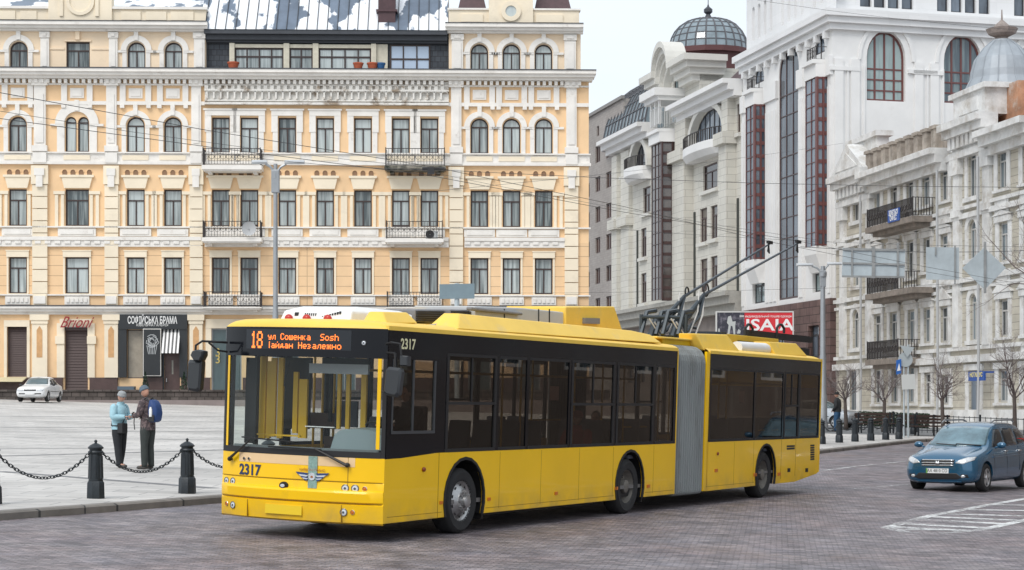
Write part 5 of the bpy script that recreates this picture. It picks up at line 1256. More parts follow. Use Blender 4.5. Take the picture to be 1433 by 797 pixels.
# black under bar where the corner steps up beside the band
patch('bumper_seam', SEAM, .02, BW-.02, .512, .524, -.01, .014); patch('hood_seam', SEAM, .02, BW-.02, .806, .814, -.02, .022)
for v_, za, zb_ in ((fp(480, 690)[0], .26, .5), (fp(348, 700)[0], .26, .5), (fp(487, 664)[0], .70, zbl)): patch('hood_seam', SEAM, v_-.004, v_+.004, za, zb_, -.0, .034 if za < .5 else .004, n=2)
va_, vb_ = fp(497, 650)[0], fp(335, 645)[0]
patch('cream_panel', CREAMP, va_, vb_, fp(420, 650)[1], zbl-.002, .001, .003)
pv0, pv1 = fp(424, 713)[0], fp(373, 710)[0]; patch('number_plate_holder', mat('plain_plate_yellow', (.80, .56, .02), .35), pv0, pv1, fp(398, 719)[1], fp(398, 706)[1], .025, .012)
TEALS = mat('grey_green_stripe', (.22, .34, .30), .5, var=.3, vscale=30)
sv0, sv1 = fp(444.5, 660)[0], fp(432, 660)[0]; patch('stripe_badge', TEALS, sv0, sv1, .705, zbl-.002, .012, .004, n=2)
def fmap(px, py, off, sx=1.0):
    v_, z_1 = fp(px, py); return lambda x, y, z: (FU(v_-x)-off-z, v_-x*sx, z_1+y)
NUMB = mat('navy_number', (.015, .035, .10), .4)
text('fleet_number', '2317', .205, NUMB, BUS, fmap(349.5, 657.5, .006), bold=.006, ext=.002, xs=1.0)
LED = bpy.data.materials.new('amber_led'); LED.use_nodes = True; b_ = LED.node_tree.nodes['Principled BSDF']; b_.inputs['Base Color'].default_value = (.6, .15, .03, 1); b_.inputs['Emission Color'].default_value = (1, .20, .03, 1); b_.inputs['Emission Strength'].default_value = 1.4
dv0, dv1 = fp(492, 475)[0], fp(345, 475)[0]
patch('destination_display', mat('display_black', (.012, .016, .022), .3), dv0, dv1, fp(430, 489)[1], fp(430, 461)[1], .0, .004)
db = BUS
def dtext(s_, px, py, size, xs, al='LEFT', bold=.002, sp=1.0):
    v_, z_1 = fp(px, py); return text('display_lettering', s_, size, LED, BUS, lambda x, y, z: (FU(v_-x)-.007-z, v_-x, z_1+y), bold=bold, ext=.001, xs=xs, align=al, space=sp)
GL = {'1': '..#..|.##..|..#..|..#..|..#..|..#..|.###.', '8': '.###.|#...#|#...#|.###.|#...#|#...#|.###.', 'у': '.....|.....|#...#|#...#|.####|....#|.###.', 'л': '.....|.....|..###|.#..#|.#..#|.#..#|#...#',
 'С': '.###.|#...#|#....|#....|#....|#...#|.###.', 'о': '.....|.....|.###.|#...#|#...#|#...#|.###.', 'ш': '.....|.....|#.#.#|#.#.#|#.#.#|#.#.#|#####', 'е': '.....|.....|.###.|#...#|#####|#....|.###.', 'н': '.....|.....|#...#|#...#|#####|#...#|#...#',
 'к': '.....|.....|#..#.|#.#..|##...|#.#..|#..#.', 'а': '.....|.....|.###.|....#|.####|#...#|.####', 'S': '.####|#....|#....|.###.|....#|....#|####.', 's': '.....|.....|.####|#....|.###.|....#|####.', 'h': '#....|#....|####.|#...#|#...#|#...#|#...#',
 'й': '..#..|.....|#...#|#..##|#.#.#|##..#|#...#', 'д': '.....|.....|..##.|.#.#.|.#.#.|#####|#...#', 'Н': '#...#|#...#|#...#|#####|#...#|#...#|#...#', 'з': '.....|.....|###..|...#.|.##..|...#.|###..', 'ж': '.....|.....|#.#.#|#.#.#|.###.|#.#.#|#.#.#', '|': '...#.|...#.|...#.|...#.|...#.|...#.|...#.', ':': '.....|..#.#|.#...|..#.#|.#...|..#.#|.....'}
def led(s_, px, py, pitch, pz, adv=6):
    v_, z_1 = fp(px, py); q = MB(); h = pitch*.5; hz = pz*.47
    for n, c in enumerate(s_):
        if c == ' ': continue
        for r_, row in enumerate(GL[{'o': 'о'}.get(c, c)].split('|')):
            for k, d in enumerate(row):
                if d == '#':
                    v = v_-(n*adv+k)*pitch; z = z_1+(3-r_)*pz; u = FU(v)-.008
                    q.box(u-.002, u, v-h, v+h, z-hz, z+hz)
    q.build('display_lettering', LED, BUS, fix=False)
led('18', 352.5, 474.8, .0205, .0335, 5.6)
led(' ул Сошенка  Sosh', 370.5, 470.2, .0120, .0128); led('|айдан Незалежно', 374.5, 482.0, .0126, .0128)
# emblem: two wings, a ring, small lettering
EMB = mat('emblem_navy', (.02, .05, .16), .4); EMW = mat('emblem_pale', (.55, .58, .62), .4); EMR = mat('emblem_rust', (.35, .12, .03), .5)
q = MB(); ev, ez = fp(437.5, 666.5)
def ep(x, z, d): return (FU(ev-x)-d, ev-x, ez+z)
def wing(q, s_, z, l, h, d):
    p = [(.055, z), (l, z+.012), (l-.03, z-h*.6), (.07+h, z-h)]
    q.hexa([ep(s_*x, y, .010) for x, y in p], [ep(s_*x, y, d) for x, y in p])
for s_ in (-1, 1):
    wing(q, s_, .045, .26, .035, .022); wing(q, s_, -.005, .19, .03, .022); wing(q, s_, -.04, .14, .022, .022)
em = q.build('emblem', EMB, BUS)
q = MB()
for s_ in (-1, 1): wing(q, s_, .015, .215, .02, .023); wing(q, s_, -.028, .16, .012, .023)
q.build('emblem_wing', EMW, em)
q = MB(); q.lathe([(.052, .010), (.052, .026), (.040, .026), (.040, .022), (.001, .022)], (0, 0, 0), 0, 20); q.v = [(FU(ev)-x, ev-y, ez+z) for x, y, z in q.v]; q.build('emblem_ring', EMW, em)
q = MB(); q.hexa([ep(-.02, -.015, .022), ep(.02, -.015, .022), ep(.02, 0, .022), ep(-.02, 0, .022)], [ep(-.02, -.015, .027), ep(.02, -.015, .027), ep(.012, .012, .027), ep(-.012, .012, .027)]); q.build('emblem_centre', EMR, em)
text('emblem_lettering', 'КИЇВПАСТРАНС', .042, EMR, em, fmap(437.5, 657.5, .016), ext=.001, xs=1.2)
q = MB(); lv, lz = fp(398, 679); q.lathe([(.001, .05), (.045, .05), (.05, .035), (.062, .035), (.07, .02), (.07, 0)], (0, 0, 0), 0, 20); q.v = [(FU(lv)-x-.0, lv-y*1.05, lz+z*.78) for x, y, z in q.v]; lo = q.build('maker_badge', BTR, BUS, smooth=40)
q = MB(); q.lathe([(.001, .056), (.03, .055), (.034, .05)], (0, 0, 0), 0, 14); q.v = [(FU(lv)-x, lv-y*1.1, lz+z*.7) for x, y, z in q.v]; q.build('badge_centre', EMW, lo)
CHR = mat('lamp_chrome', (.7, .7, .7), .15, .9); LGL = mat('lamp_glass', (.62, .66, .70), .08, spec=1.0); AMB = mat('amber_lens', (.55, .14, .01), .25); DKL = mat('dark_lens', (.02, .02, .02), .3)
def lamp(px, py, r, m=LGL, nm='headlight', off=.012):
    v_, z_1 = fp(px, py); fu = FU(max(0.02, min(BW-.02, v_)))
    q = MB(); q.lathe([(r*1.15, -.004), (r*1.15, off+.008), (r*1.0, off+.012), (r*.95, off+.004)], (0, 0, 0), 0, 20); sl = (FU(v_+.02)-FU(v_-.02))/.04
    f_ = lambda x, y, z: (fu-x+sl*y*.8, v_+y, z_1+z)
    q.v = [f_(*p) for p in q.v]; h = q.build(nm, mat('lamp_bezel', (.12, .12, .12), .3, .6) if m is LGL else CHR, BUS, smooth=40)
    q = MB(); q.lathe([(.001, off+.012), (r*.4, off+.010), (r*.95, off+.003)], (0, 0, 0), 0, 18); q.v = [f_(*p) for p in q.v]; q.build('lens', m, h, smooth=True)
    if m is LGL:
        q = MB(); q.lathe([(.001, off+.014), (r*.38, off+.0125)], (0, 0, 0), 0, 12); q.v = [f_(*p) for p in q.v]; q.build('bulb', mat('bulb_dark', (.12, .13, .14), .1, .5), h)
for x, y, r in ((317.5, 672, .044), (326.3, 673, .046), (483.5, 683, .047), (497.3, 683.5, .047), (327, 706, .044), (482, 716.5, .046)): lamp(x, y, r, off=.02 if y > 700 else .006)
for x, y in ((511, 684), ): lamp(x, y, .03, AMB, 'indicator_lamp', .006)
for x, y in ((318.5, 704), (494.5, 716.5)): lamp(x, y, .028, AMB, 'indicator_lamp', .02)
for x, y in ((342.5, 641), (349.2, 641.5)): lamp(x, y, .02, DKL, 'sensor', .01)
lamp(509.5, 479.5, .03, LGL, 'header_lamp', .005)
# wipers
q = MB(); 
def fq(px, py, off=.06): v_, z_1 = fp(px, py); return (FU(v_)-off, v_, z_1)
for a_, b_, c_, d_ in (((324.5, 641.5), (353, 615.5), (341, 611), (413, 618)), ((488.5, 650.5), (443, 627), (378, 624.5), (452, 629))):
    q = MB(); q.tube([fq(*a_, .02), fq(a_[0], a_[1], .07), fq(*b_)], [.03, .022, .012], 6); q.tube([fq(*c_, .045), fq((c_[0]+d_[0])/2, (c_[1]+d_[1])/2, .05), fq(*d_, .045)], .011, 5); q.ball(fq(*a_, .05), .035, 8, 5); q.build('wiper', BTR, BUS)
# mirrors
q = MB()
def fm_(px, py, u): p = fb.loc(px, py, 0, u); return tuple(p)
arm = q.tube([fm_(318, 479, -.05), fm_(300, 478, -.25), fm_(283, 477, -.38), fm_(274, 483, -.4), fm_(273, 500, -.4)], .017, 6); q.tube([fm_(318, 492, -.05), fm_(305, 490, -.2), fm_(292, 479, -.32)], .014, 6)
arm = q.build('mirror_arm', BTR, BUS)
def mirror(pts, u, th, par):
    q = MB(); a = [fm_(x, y, u) for x, y in pts]; b = [(p[0]-th, p[1], p[2]) for p in a]; m = Vector([sum(c[i] for c in a)/len(a) for i in range(3)])
    a2 = [tuple(m.lerp(Vector(p), .86)+Vector((.035, 0, 0))) for p in a]; b2 = [tuple(m.lerp(Vector(p), .82)-Vector((th+.03, 0, 0))) for p in a]
    q.loft([a2, a, b, b2], True, True); return q.build('mirror', mat('mirror_housing', (.03, .034, .038), .38), BUS, smooth=30)
mirror([(268, 506), (270, 503), (287, 505), (286.5, 512), (284, 545), (281, 548), (268, 546), (266.5, 540)], -.38, .07, arm)
mirror([(272, 497), (275, 491), (283, 489), (290, 491), (290, 497), (286, 505), (277, 505)], -.40, .09, arm)
q = MB(); u_ = -.16
q.tube([fm_(540, 481, u_+.1), fm_(548, 479, u_), fm_(560, 481, u_), fm_(562, 500, u_)], .016, 6); q.tube([fm_(541, 493, u_+.1), fm_(553, 494, u_)], .014, 6); q.tube([fm_(553, 494, u_), fm_(554, 520, u_)], .02, 6); q.build('mirror_arm', BTR, BUS)
mirror([(563, 497), (574, 498), (574, 512), (563, 512)], u_+.05, .05, None)
mirror([(544, 517), (548, 513), (564, 515), (566, 520), (562, 552), (558, 556), (545, 553), (541, 549)], u_, .07, None)
text('fleet_number', '2317', .20, mat('pale_number', (.75, .72, .45), .5), BUS, lambda x, y, z: (uz(571, 482)[0]+x, -.003-z, uz(571, 482)[1]+y), bold=.004, ext=.001)
# small things on the sides
def sbox(px0, py0, px1, py1, m, nm, d=.015, v=0.0, **k):
    a, z1 = uz(px0, (py0)); b, z0 = uz(px1, py1); q = MB(); q.box(a, b, v-d, v, min(z0, z1), max(z0, z1)); return q.build(nm, m, BUS, **k)
for x, y in ((617, 703), (684, 698), (778, 690), (862, 683), (907, 680), (1002, 658), (1056.5, 664), (1090, 663)): sbox(x-2, y-2, x+2, y+2, mat('orange_reflector', (.62, .17, .01), .3), 'side_marker', .012)
q = MB(); a_, z1 = uz(592.5, 656.5); q.ball((a_, -.01, z1), (.045, .025, .035), 10, 6); q.build('side_indicator', mat('brown_lens', (.25, .05, .01), .3), BUS, smooth=True)
q = MB(); a_, z1 = uz(1004, 634.5); q.ball((a_, -.01, z1), (.045, .02, .035), 10, 6); q.build('side_indicator', MT['brown_lens'], BUS, smooth=True)
for p0, p1, z0, z1 in ((ux(1095), ux(1095)+.012, .36, Z_MID), (ux(1115), ux(1115)+.012, .40, Z_MID), (1.48, 1.49, Z_BOT, Z_MID)): q = MB(); q.box(p0, p1, -.003, .001, z0, z1); q.build('panel_seam', SEAM, BUS)
for x_ in (3.35, 4.75, 6.15, 7.5, 9.25, 13.3, 14.4): q = MB(); q.box(x_, x_+.007, -.0022, .001, .33, Z_MID-.02); q.build('panel_seam', SEAM, BUS)
for a_, b_ in ((.1, A1-AR-.05), (A1+AR+.05, A2-AR-.05), (A2+AR+.05, U1-.02), (U2, A3-AR-.05)): q = MB(); q.box(a_, b_, -.0022, .001, .345, .352); q.build('panel_seam', SEAM, BUS)
for k in range(2): sbox(1101, 623+k*3.4, 1112, 625+k*3.4, BTR, 'vent_slot', .004)
for k in range(7): sbox(1134, 622+k*3.2, 1139.5, 624+k*3.2, BTR, 'vent_slot', .004)
for x in (1104, 1129): sbox(x-2, 655, x+1.5, 660, BTR, 'panel_latch', .006)
for x, y0, y1, w in ((716, 508, 514, 6), (777, 540, 560, 6), (1039.5, 547, 562, 4)): sbox(x-w, y0, x+w, y1, mat('pinkish_notice', (.55, .40, .36), .7), 'window_notice', .0, -.0) if 0 else None
def notice(x, y0, y1, w):
    a, z1 = uz(x-w, y0); b, z0 = uz(x+w, y1); q = MB(); q.box(a, b, .022, .025, z0, z1); q.build('window_notice', mat('pinkish_notice', (.62, .42, .38), .7), BUS)
notice(716, 508, 514, 6); notice(777.5, 540, 560, 6); notice(1039.5, 547, 563, 3.5)
# bellows
BEL = mat('grey_bellows_fabric', (.25, .27, .27), .75, var=.12, vscale=1.2, dirt=(.16, .16, .15), dscale=1.8, stretch=(1, 1, .35))
q = MB(); rings = []; n = 13
def bring(s_):
    h = 0.0
    out = []; z0, z1, v0, v1, r = .22, 3.02, .015, BW-.015, .30
    for (cv, cz, a0) in ((v0+r, z1-r, 90), (v1-r, z1-r, 0), (v1-.08, z0+.08, -90), (v0+.08, z0+.08, 180)):
        rr = r if cz > 1 else .08
        for k in range(5): an = rad(a0 + (90-22.5*k if True else 0)); out.append((cv+(rr+s_)*math.cos(an), cz+(rr+s_)*math.sin(an)))
    return out
pv_ = None
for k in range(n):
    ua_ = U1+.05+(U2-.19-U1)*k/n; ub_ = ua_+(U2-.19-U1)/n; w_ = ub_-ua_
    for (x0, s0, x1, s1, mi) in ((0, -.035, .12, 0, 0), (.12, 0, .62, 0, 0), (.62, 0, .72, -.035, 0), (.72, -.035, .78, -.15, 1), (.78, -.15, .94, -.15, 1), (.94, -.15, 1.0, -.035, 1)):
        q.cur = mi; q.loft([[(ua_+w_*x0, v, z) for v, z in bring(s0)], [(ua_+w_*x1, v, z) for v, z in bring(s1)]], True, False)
q.cur = 0; q.build('bellows', [BEL, mat('bellows_fold_shade', (.05, .055, .055), .85)], BUS)  # folds darkened in colour, crease shade painted in so the ribs stand out
# roof equipment
def rbox(pts, v0, v1, m, nm, vt0=None, vt1=None, ref=None, bevel=.02):
    """outline given in photograph pixels on the plane v = ref, extruded from v0 to v1; vt: narrower top"""
    ref = v0 if ref is None else ref; o_ = [uz(x, y, ref) for x, y in pts]; zs = [z for _, z in o_]; lo, hi = min(zs), max(zs)
    q = MB(); A = []; B = []
    for u, z in o_:
        t = (z-lo)/max(1e-6, hi-lo); A.append(q.V((u, v0+((vt0 if vt0 is not None else v0)-v0)*t, z))); B.append(q.V((u, v1+((vt1 if vt1 is not None else v1)-v1)*t, z)))
    q.face(A[::-1]); q.face(B); n = len(A)
    for k in range(n): q.face((A[k], A[(k+1)%n], B[(k+1)%n], B[k]))
    return q.build(nm, m, BUS, bevel=bevel)
ACW = mat('roof_unit_white', (.78, .78, .77), .4, var=.05)
# the white unit stands just behind the front edge, across the bus
q = MB(); pA, pB = fb.loc(398, 447, 0, .30), fb.loc(519, 447, 0, .30)
za, zb_ = 3.0, fb.loc(450, 427.5, 0, .5).z; v0, v1 = fb.loc(519, 440, 0, .9).y, fb.loc(399, 440, 0, .5).y
q.loft([[(.35, v0, za), (.35, v1, za), (2.1, v1, za), (2.1, v0, za)], [(.42, v0+.02, zb_-.08), (.42, v1-.03, zb_-.08), (2.1, v1-.03, zb_-.06), (2.1, v0+.02, zb_-.06)], [(.75, v0+.14, zb_), (.75, v1-.14, zb_), (2.0, v1-.2, zb_), (2.0, v0+.2, zb_)]], True, True)
ru = q.build('roof_ventilation_unit', ACW, BUS, bevel=.03)
q = MB()
for k in range(6): q.box(.37, .395, v1-.42-k*.035, v1-.41-k*.035, za+.08, zb_-.11)
for k in range(8): q.box(.37, .395, v1-.72-k*.04, v1-.70-k*.04, za+.08+.01*k, zb_-.16+.006*k)
q.box(.37, .395, v1-.30, v1-.24, za+.08, zb_-.1)
q.v = [(x+(z-za)*.14, y, z) for x, y, z in q.v]; q.build('vent_grille', BTR, ru)
q = MB()
for y in (v1-.2, v1-.5, v1-.85, ): q.ball((.30, y, 3.04), (.05, .07, .06), 8, 5)
q.build('marker_lamp', mat('red_lens', (.45, .03, .02), .3), BUS, smooth=True)
rbox([(541, 452), (547, 436), (583, 437), (588, 452.5)], .15, .55, YR, 'roof_box', .3, .5)
RG = mat('grey_slatted_casing', (.20, .20, .21), .6, var=.2, vscale=4)
for p0, p1 in ((581, 622), (630, 662)):
    rbox([(p0, 450), (p0, 432.5), (p1, 433), (p1, 453)], .9, 1.7, RG, 'resistor_box', ref=.9)
    for k in range(5): rbox([(p0+1, 436.5+k*3.2), (p0+1, 435+k*3.2), (p1-1, 435.5+k*3.2), (p1-1, 437+k*3.2)], .87, .9, BTR, 'resistor_slat', ref=.9, bevel=0)
q = MB(); q.tube([(*uz(600, 455, .5), )[:1]+(.5, uz(600, 455, .5)[1]), (uz(620, 450, .5)[0], .5, uz(620, 452, .5)[1]), (uz(640, 456, .5)[0], .5, uz(640, 455, .5)[1]), (uz(660, 458, .5)[0], .5, uz(660, 456, .5)[1])], .015, 5); q.build('roof_cable', mat('pale_cable', (.5, .48, .45), .6), BUS)
rbox([(641, 460), (661, 438.5), (900, 462.5), (922, 468), (929, 480)], .06, .60, YR, 'roof_fairing', .28, .55, ref=.06)
rbox([(641, 460), (661, 438.5), (900, 462.5), (922, 468), (929, 480)], BW-.60, BW-.06, YR, 'roof_fairing', BW-.55, BW-.28, ref=.06)
rbox([(665, 450), (665, 428), (730, 430.5), (815, 439), (815, 460)], .8, 1.9, mat('grey_white_unit', (.50, .51, .51), .5, var=.08, vscale=1), 'battery_box', ref=.8)
for x in (705, 753, 768): rbox([(x, 452), (x, 432), (x+1, 432), (x+1, 452)], .79, .8, BTR, 'box_seam', ref=.8, bevel=0)
rbox([(660, 434), (660, 429), (732, 437), (732, 441)], .7, .8, RG, 'roof_rail', ref=.7)
rbox([(792, 470), (792, 429), (860, 428.5), (874, 470)], .75, 1.9, YR, 'roof_box', ref=.75)
rbox([(815, 452.5), (815, 444.5), (836, 445), (836, 453)], .70, .75, mat('grey_inset', (.22, .22, .23), .5), 'roof_box_opening', ref=.75, bevel=0)
rbox([(928, 486), (928, 473), (985, 476.5), (985, 490)], .35, .9, mat('deep_yellow_box', (.70, .44, .01), .5), 'roof_box', ref=.35)
rbox([(920, 473), (920, 470), (983, 475), (983, 478)], .30, 1.0, YR, 'roof_box_lid', ref=.30)
rbox([(986, 490), (982, 466.5), (1027, 468), (1037, 492.5)], .08, .6, YR, 'roof_box', .22, .55)
q = MB(); ua, zz = uz(1034, 486, .25); ub, _ = uz(1081, 489, .25); q.tube([(ua, .30, zz+.0), (ub, .30, zz+.02)], .125, 16); q.build('white_cylinder', WHITEP, BUS, smooth=40)
rbox([(1086, 496.5), (1084, 478), (1123, 480.5), (1131, 498)], .08, .6, YR, 'roof_box', .22, .55)
rbox([(1012, 478), (1012, 466), (1090, 474), (1090, 480)], .9, 1.6, mat('deep_yellow_frame', (.62, .42, .04), .5), 'roof_frame', ref=.9)
rbox([(1032, 484), (1032, 476), (1064, 480), (1064, 486)], .88, .9, BTR, 'roof_frame_opening', ref=.9, bevel=0)
# pole catcher bar with two hooks, rear
q = MB(); a_ = fb.loc(1040, 466, 1, .8); zb2 = a_.z
ua = ux(1062, .6); q.box(ua-.06, ua+.06, .2, BW-.2, 3.1, 3.2); q.box(ux(1040, 1.0), ux(1131, 1.0), .95, 1.05, uz(1090, 472, 1.0)[1]-.05, uz(1090, 466, 1.0)[1]); q.box(ux(1118, .9), ux(1130, .9), .9, 1.7, 3.05, 3.22)
for p in (1049, 1093):
    u0_, z0_ = uz(p-6, 467, .95); u1_, z1_ = uz(p+4, 466, .95); zt_ = uz(p, 454, .95)[1]
    q.tube([(u0_, .95, z0_-.1), (u0_, .95, zt_-.08), ((u0_*2+u1_)/3, .95, zt_), ((u0_+u1_*2)/3, .95, zt_), (u1_, .95, zt_-.08), (u1_, .95, z1_-.0)], .03, 6)
q.build('pole_hook_bar', BTR, BUS)
# trolley base and poles
q = MB(); ub0, ub1 = ux(922, 1.27), ux(994, 1.27); zr = 3.05
q.box(ub0, ub1, .75, 1.8, zr, zr+.1); q.box(ub0+.2, ub1-.3, .85, 1.7, zr+.1, zr+.2)
tb = q.build('pole_base', BTR, BUS)
PM = mat('pole_grey_blue', (.05, .062, .072), .45, .4)
tips = []
for k, (v, bx, by, ex, ey, kx, ky, tx, ty) in enumerate(((1.02, 948, 448, 985, 412, 0, 0, 1117, 340), (1.55, 918, 440, 958, 414, 0, 0, 1077, 341))):
    u_b, z_b = uz(bx, by, v); u_e, z_e = uz(ex, ey, v)
    tip = fb.I @ P(tx, ty, 43.7 if k else 43.9)
    st = Vector((u_b, v, zr+.15)); el = Vector((u_e, v, z_e)); 
    q = MB(); q.tube([st+Vector((-.25, 0, 0)), st+Vector((.0, 0, .35)), st.lerp(el, .5)+Vector((0, 0, .08)), el], [.07, .065, .055, .04], 8)
    q.tube([st+Vector((.1, -.13, .1)), st.lerp(el, .6)+Vector((.05, -.1, -.1)), el], .04, 6); q.tube([st+Vector((.1, .13, .1)), st.lerp(el, .6)+Vector((.05, .1, -.1)), el], .04, 6)
    for d in (-.16, .16): q.tube([st+Vector((-.35, d, .05)), st+Vector((-.1, d, .5)), st+Vector((.35, d, .55))], .045, 6)
    q.lathe([(.16, 0), (.16, .2), (.10, .25), (.10, .4)], (st.x, st.y, st.z-.1), 2, 10); q.build('pole_spring', PM, BUS)
    q = MB(); q.tube([el, el.lerp(tip, .3), el.lerp(tip, .7), tip], [.034, .030, .026, .02], 8); po = q.build('trolley_pole', mat('pole_steel', (.085, .10, .115), .45, .3), BUS)
    q = MB(); q.box(tip.x-.14, tip.x+.14, tip.y-.03, tip.y+.03, tip.z, tip.z+.07); q.tube([tip+Vector((-.05, 0, 0)), tip+Vector((-.12, 0, -.18)), tip+Vector((0, 0, -.22)), tip+Vector((-.06, 0, -.02))], .018, 5); q.build('contact_shoe', BTR, po)
    q = MB(); q.torus(Matrix.Translation(el+Vector((.12, 0, .1))) @ Matrix.Rotation(rad(90), 4, 'X'), .13 if k == 0 else .09, .018, 12, 5); q.build('pole_ring', BTR, BUS)
    wp = [st+Vector((-.3, -.1, .3)), st+Vector((-.1, -.25, -.02)), st+Vector((.25, -.28, .05)), st.lerp(el, .7)+Vector((0, -.15, -.15)), el]
    q = MB(); q.tube(wp, .016, 5); q.tube([p+Vector((-.12, .06, .06)) for p in wp], .014, 5); q.build('pole_cable', mat('pale_cable', (.5, .48, .45), .6), BUS)
    tips.append(fb.M @ tip)
q = MB(); q.tube([(ub0+.1, .8, zr+.55), (ub0+.1, 1.75, zr+.55)], .035, 6); q.tube([(ub0+.1, .8, zr), (ub0+.1, .8, zr+.6)], .04, 6); q.tube([(ub0+.1, 1.75, zr), (ub0+.1, 1.75, zr+.6)], .04, 6); q.tube([(ub0+.1, 1.27, zr+.5), (ub1-.9, 1.27, zr+.4)], .03, 6); q.tube([(ub0+.4, .8, zr), (ub0+.4, 1.1, zr+.7), (ub0+.4, 1.75, zr+.1)], .03, 6)
q.box(ub1-.5, ub1-.15, .9, 1.65, zr+.1, zr+.35); q.build('pole_frame', PM, BUS)
# ---- interior
FLR = mat('bus_floor', (.16, .15, .145), .8); SEATM = mat('seat_dark_red', (.14, .03, .03), .7); SEATB = mat('seat_blue_grey', (.09, .10, .13), .7)
q = MB(); q.box(.3, U1, .06, BW-.06, .44, .5); q.box(U2, U3-.1, .06, BW-.06, .50, .55); q.box(U1, U2, .3, BW-.3, .44, .5); q.build('floor', FLR, BUS)
q = MB(); q.box(.5, U1, .12, BW-.12, 2.80, 2.83); q.box(U2, U3-.1, .12, BW-.12, 2.80, 2.83); q.build('ceiling_lining', mat('ceiling_lining', (.7, .7, .68), .7), BUS)
def pole(u, v, z0=.5, z1=2.8, r=.018): q = MB(); q.tube([(u, v, z0), (u, v, z1)], r, 6); q.build('handrail', YI, BUS)
for x, v in ((702, .35), (728, .3), (744, 1.9), (801, .35), (803.5, 1.7), (842, .5), (872, .3), (921, .4), (936, 1.7), (1005, .4), (1016, .35), (1062, 1.6), (1096, .4)): pole(ux(x, v), v)
for v, u0, u1, z in ((.75, 1.9, U1-.2, 2.35), (1.8, 1.9, U1-.2, 2.35), (2.35, ux(738, 2.35), ux(790, 2.35), 1.55), (.3, ux(872, .3), ux(905, .3), 1.5), (.3, ux(1060, .3), ux(1140, .3), 1.38), (.75, U2+.2, U3-.4, 2.35)): q = MB(); q.tube([(u0, v, z), (u1, v, z)], .018, 6); q.build('handrail', YI, BUS)
sb = None; SEATS = []
def seat(u, v, m=SEATB, z=.95):
    q = MB(); q.box(u, u+.45, v, v+.42, z, z+.07); q.hexa([(u+.40, v, z+.05), (u+.46, v, z+.05), (u+.46, v+.42, z+.05), (u+.40, v+.42, z+.05)], [(u+.50, v+.03, z+.68), (u+.56, v+.03, z+.68), (u+.56, v+.39, z+.68), (u+.50, v+.39, z+.68)]); q.box(u+.1, u+.35, v+.1, v+.3, .5, z); s_ = q.build('seat', m, BUS, bevel=.02)
for k in range(9):
    u = 2.95+k*.78
    for v in ((.12, .56) if k not in (3, 4) else ()): seat(u, v)
    if k in (0, 5, 6): seat(u, 2.0)
for k in range(6): u = U2+1.0+k*.85; seat(u, .12); seat(u, .56); (seat(u, 2.0) if k % 2 else None)
# driver's cab
DASH = mat('dashboard_grey', (.16, .18, .19), .5)
q = MB(); q.loft([[(FU(v)+.04, v, .9), (FU(v)+.04, v, zws0+.03), (FU(v)+.35, v, zws0+.02), (.55, v, 1.1), (.55, v, .9)] for v in (.1, .5, .9, 1.27, 1.7, 2.0, 2.45)], True, True); q.build('dashboard', DASH, BUS)
dvc, dzc = fp(488, 612); q = MB(); q.loft([[(FU(v)+.22, v, 1.2), (FU(v)+.22, v, zws0+.30*max(0, 1-abs((v-dvc)/.40)**4)**.5), (.42, v, zws0+.02+.30*max(0, 1-abs((v-dvc)/.40)**4)**.5), (.55, v, 1.15)] for v in [dvc-.4+.8*k/12 for k in range(13)]], True, True); q.build('instrument_hood', mat('pale_blue_grey_hood', (.25, .31, .33), .35), BUS, smooth=40)
q = MB(); q.torus(Matrix.Translation((.62, dvc-.05, 1.52)) @ Matrix.Rotation(rad(28), 4, 'Y'), .23, .017, 24, 6); q.tube([(.62, dvc-.05, 1.52), (.5, dvc-.05, 1.2)], .03, 6); q.tube([(.62, dvc-.27, 1.52), (.62, dvc+.17, 1.52)], .015, 5); q.build('steering_wheel', BTR, BUS)
def cabp(px, py, u): return fb.loc(px, py, 0, u)
def bar(px0, py0, px1, py1, u, m, w=None, nm='cab_frame'):
    a, b = cabp(px0, py0, u), cabp(px1, py1, u); q = MB(); q.box(u-.02, u+.02, min(a.y, b.y), max(a.y, b.y), min(a.z, b.z), max(a.z, b.z)); q.build(nm, m, BUS)
for b_ in ((361, 498, 371, 613), (391, 500, 395, 613), (375.5, 505, 378, 613), (358, 606, 420, 611), (352, 500, 357, 611), (381, 500, 385, 611), (412, 520, 416, 606), (486, 520, 489, 600), (420, 530, 429, 613), (474, 510, 476, 600), (507, 520, 512, 600)): bar(*b_, .60 if b_[1] > 600 else .85, YI)
bar(346, 500, 358, 620, .3, BTR); bar(399, 500, 413, 600, 1.2, BTR); bar(430, 500, 433, 600, .9, BTR); bar(462, 520, 464, 590, 1.3, BTR)
bar(434, 508, 516, 524, .12, mat('sun_blind', (.30, .31, .32), .7), nm='sun_blind')
bar(428, 595.5, 468, 598.5, .0, WHITEP, nm='white_rail')
bar(413, 500, 436, 545, 1.1, BTR)
def gl(px0, py0, px1, py1, u): bar(px0, py0, px1, py1, u, MT['clear_door_glass'], nm='cab_partition')
q = MB(); q.tube([cabp(405, 505, .6), cabp(399, 525, .6), cabp(398, 540, .6)], .012, 5); q.build('cab_cable', BTR, BUS)

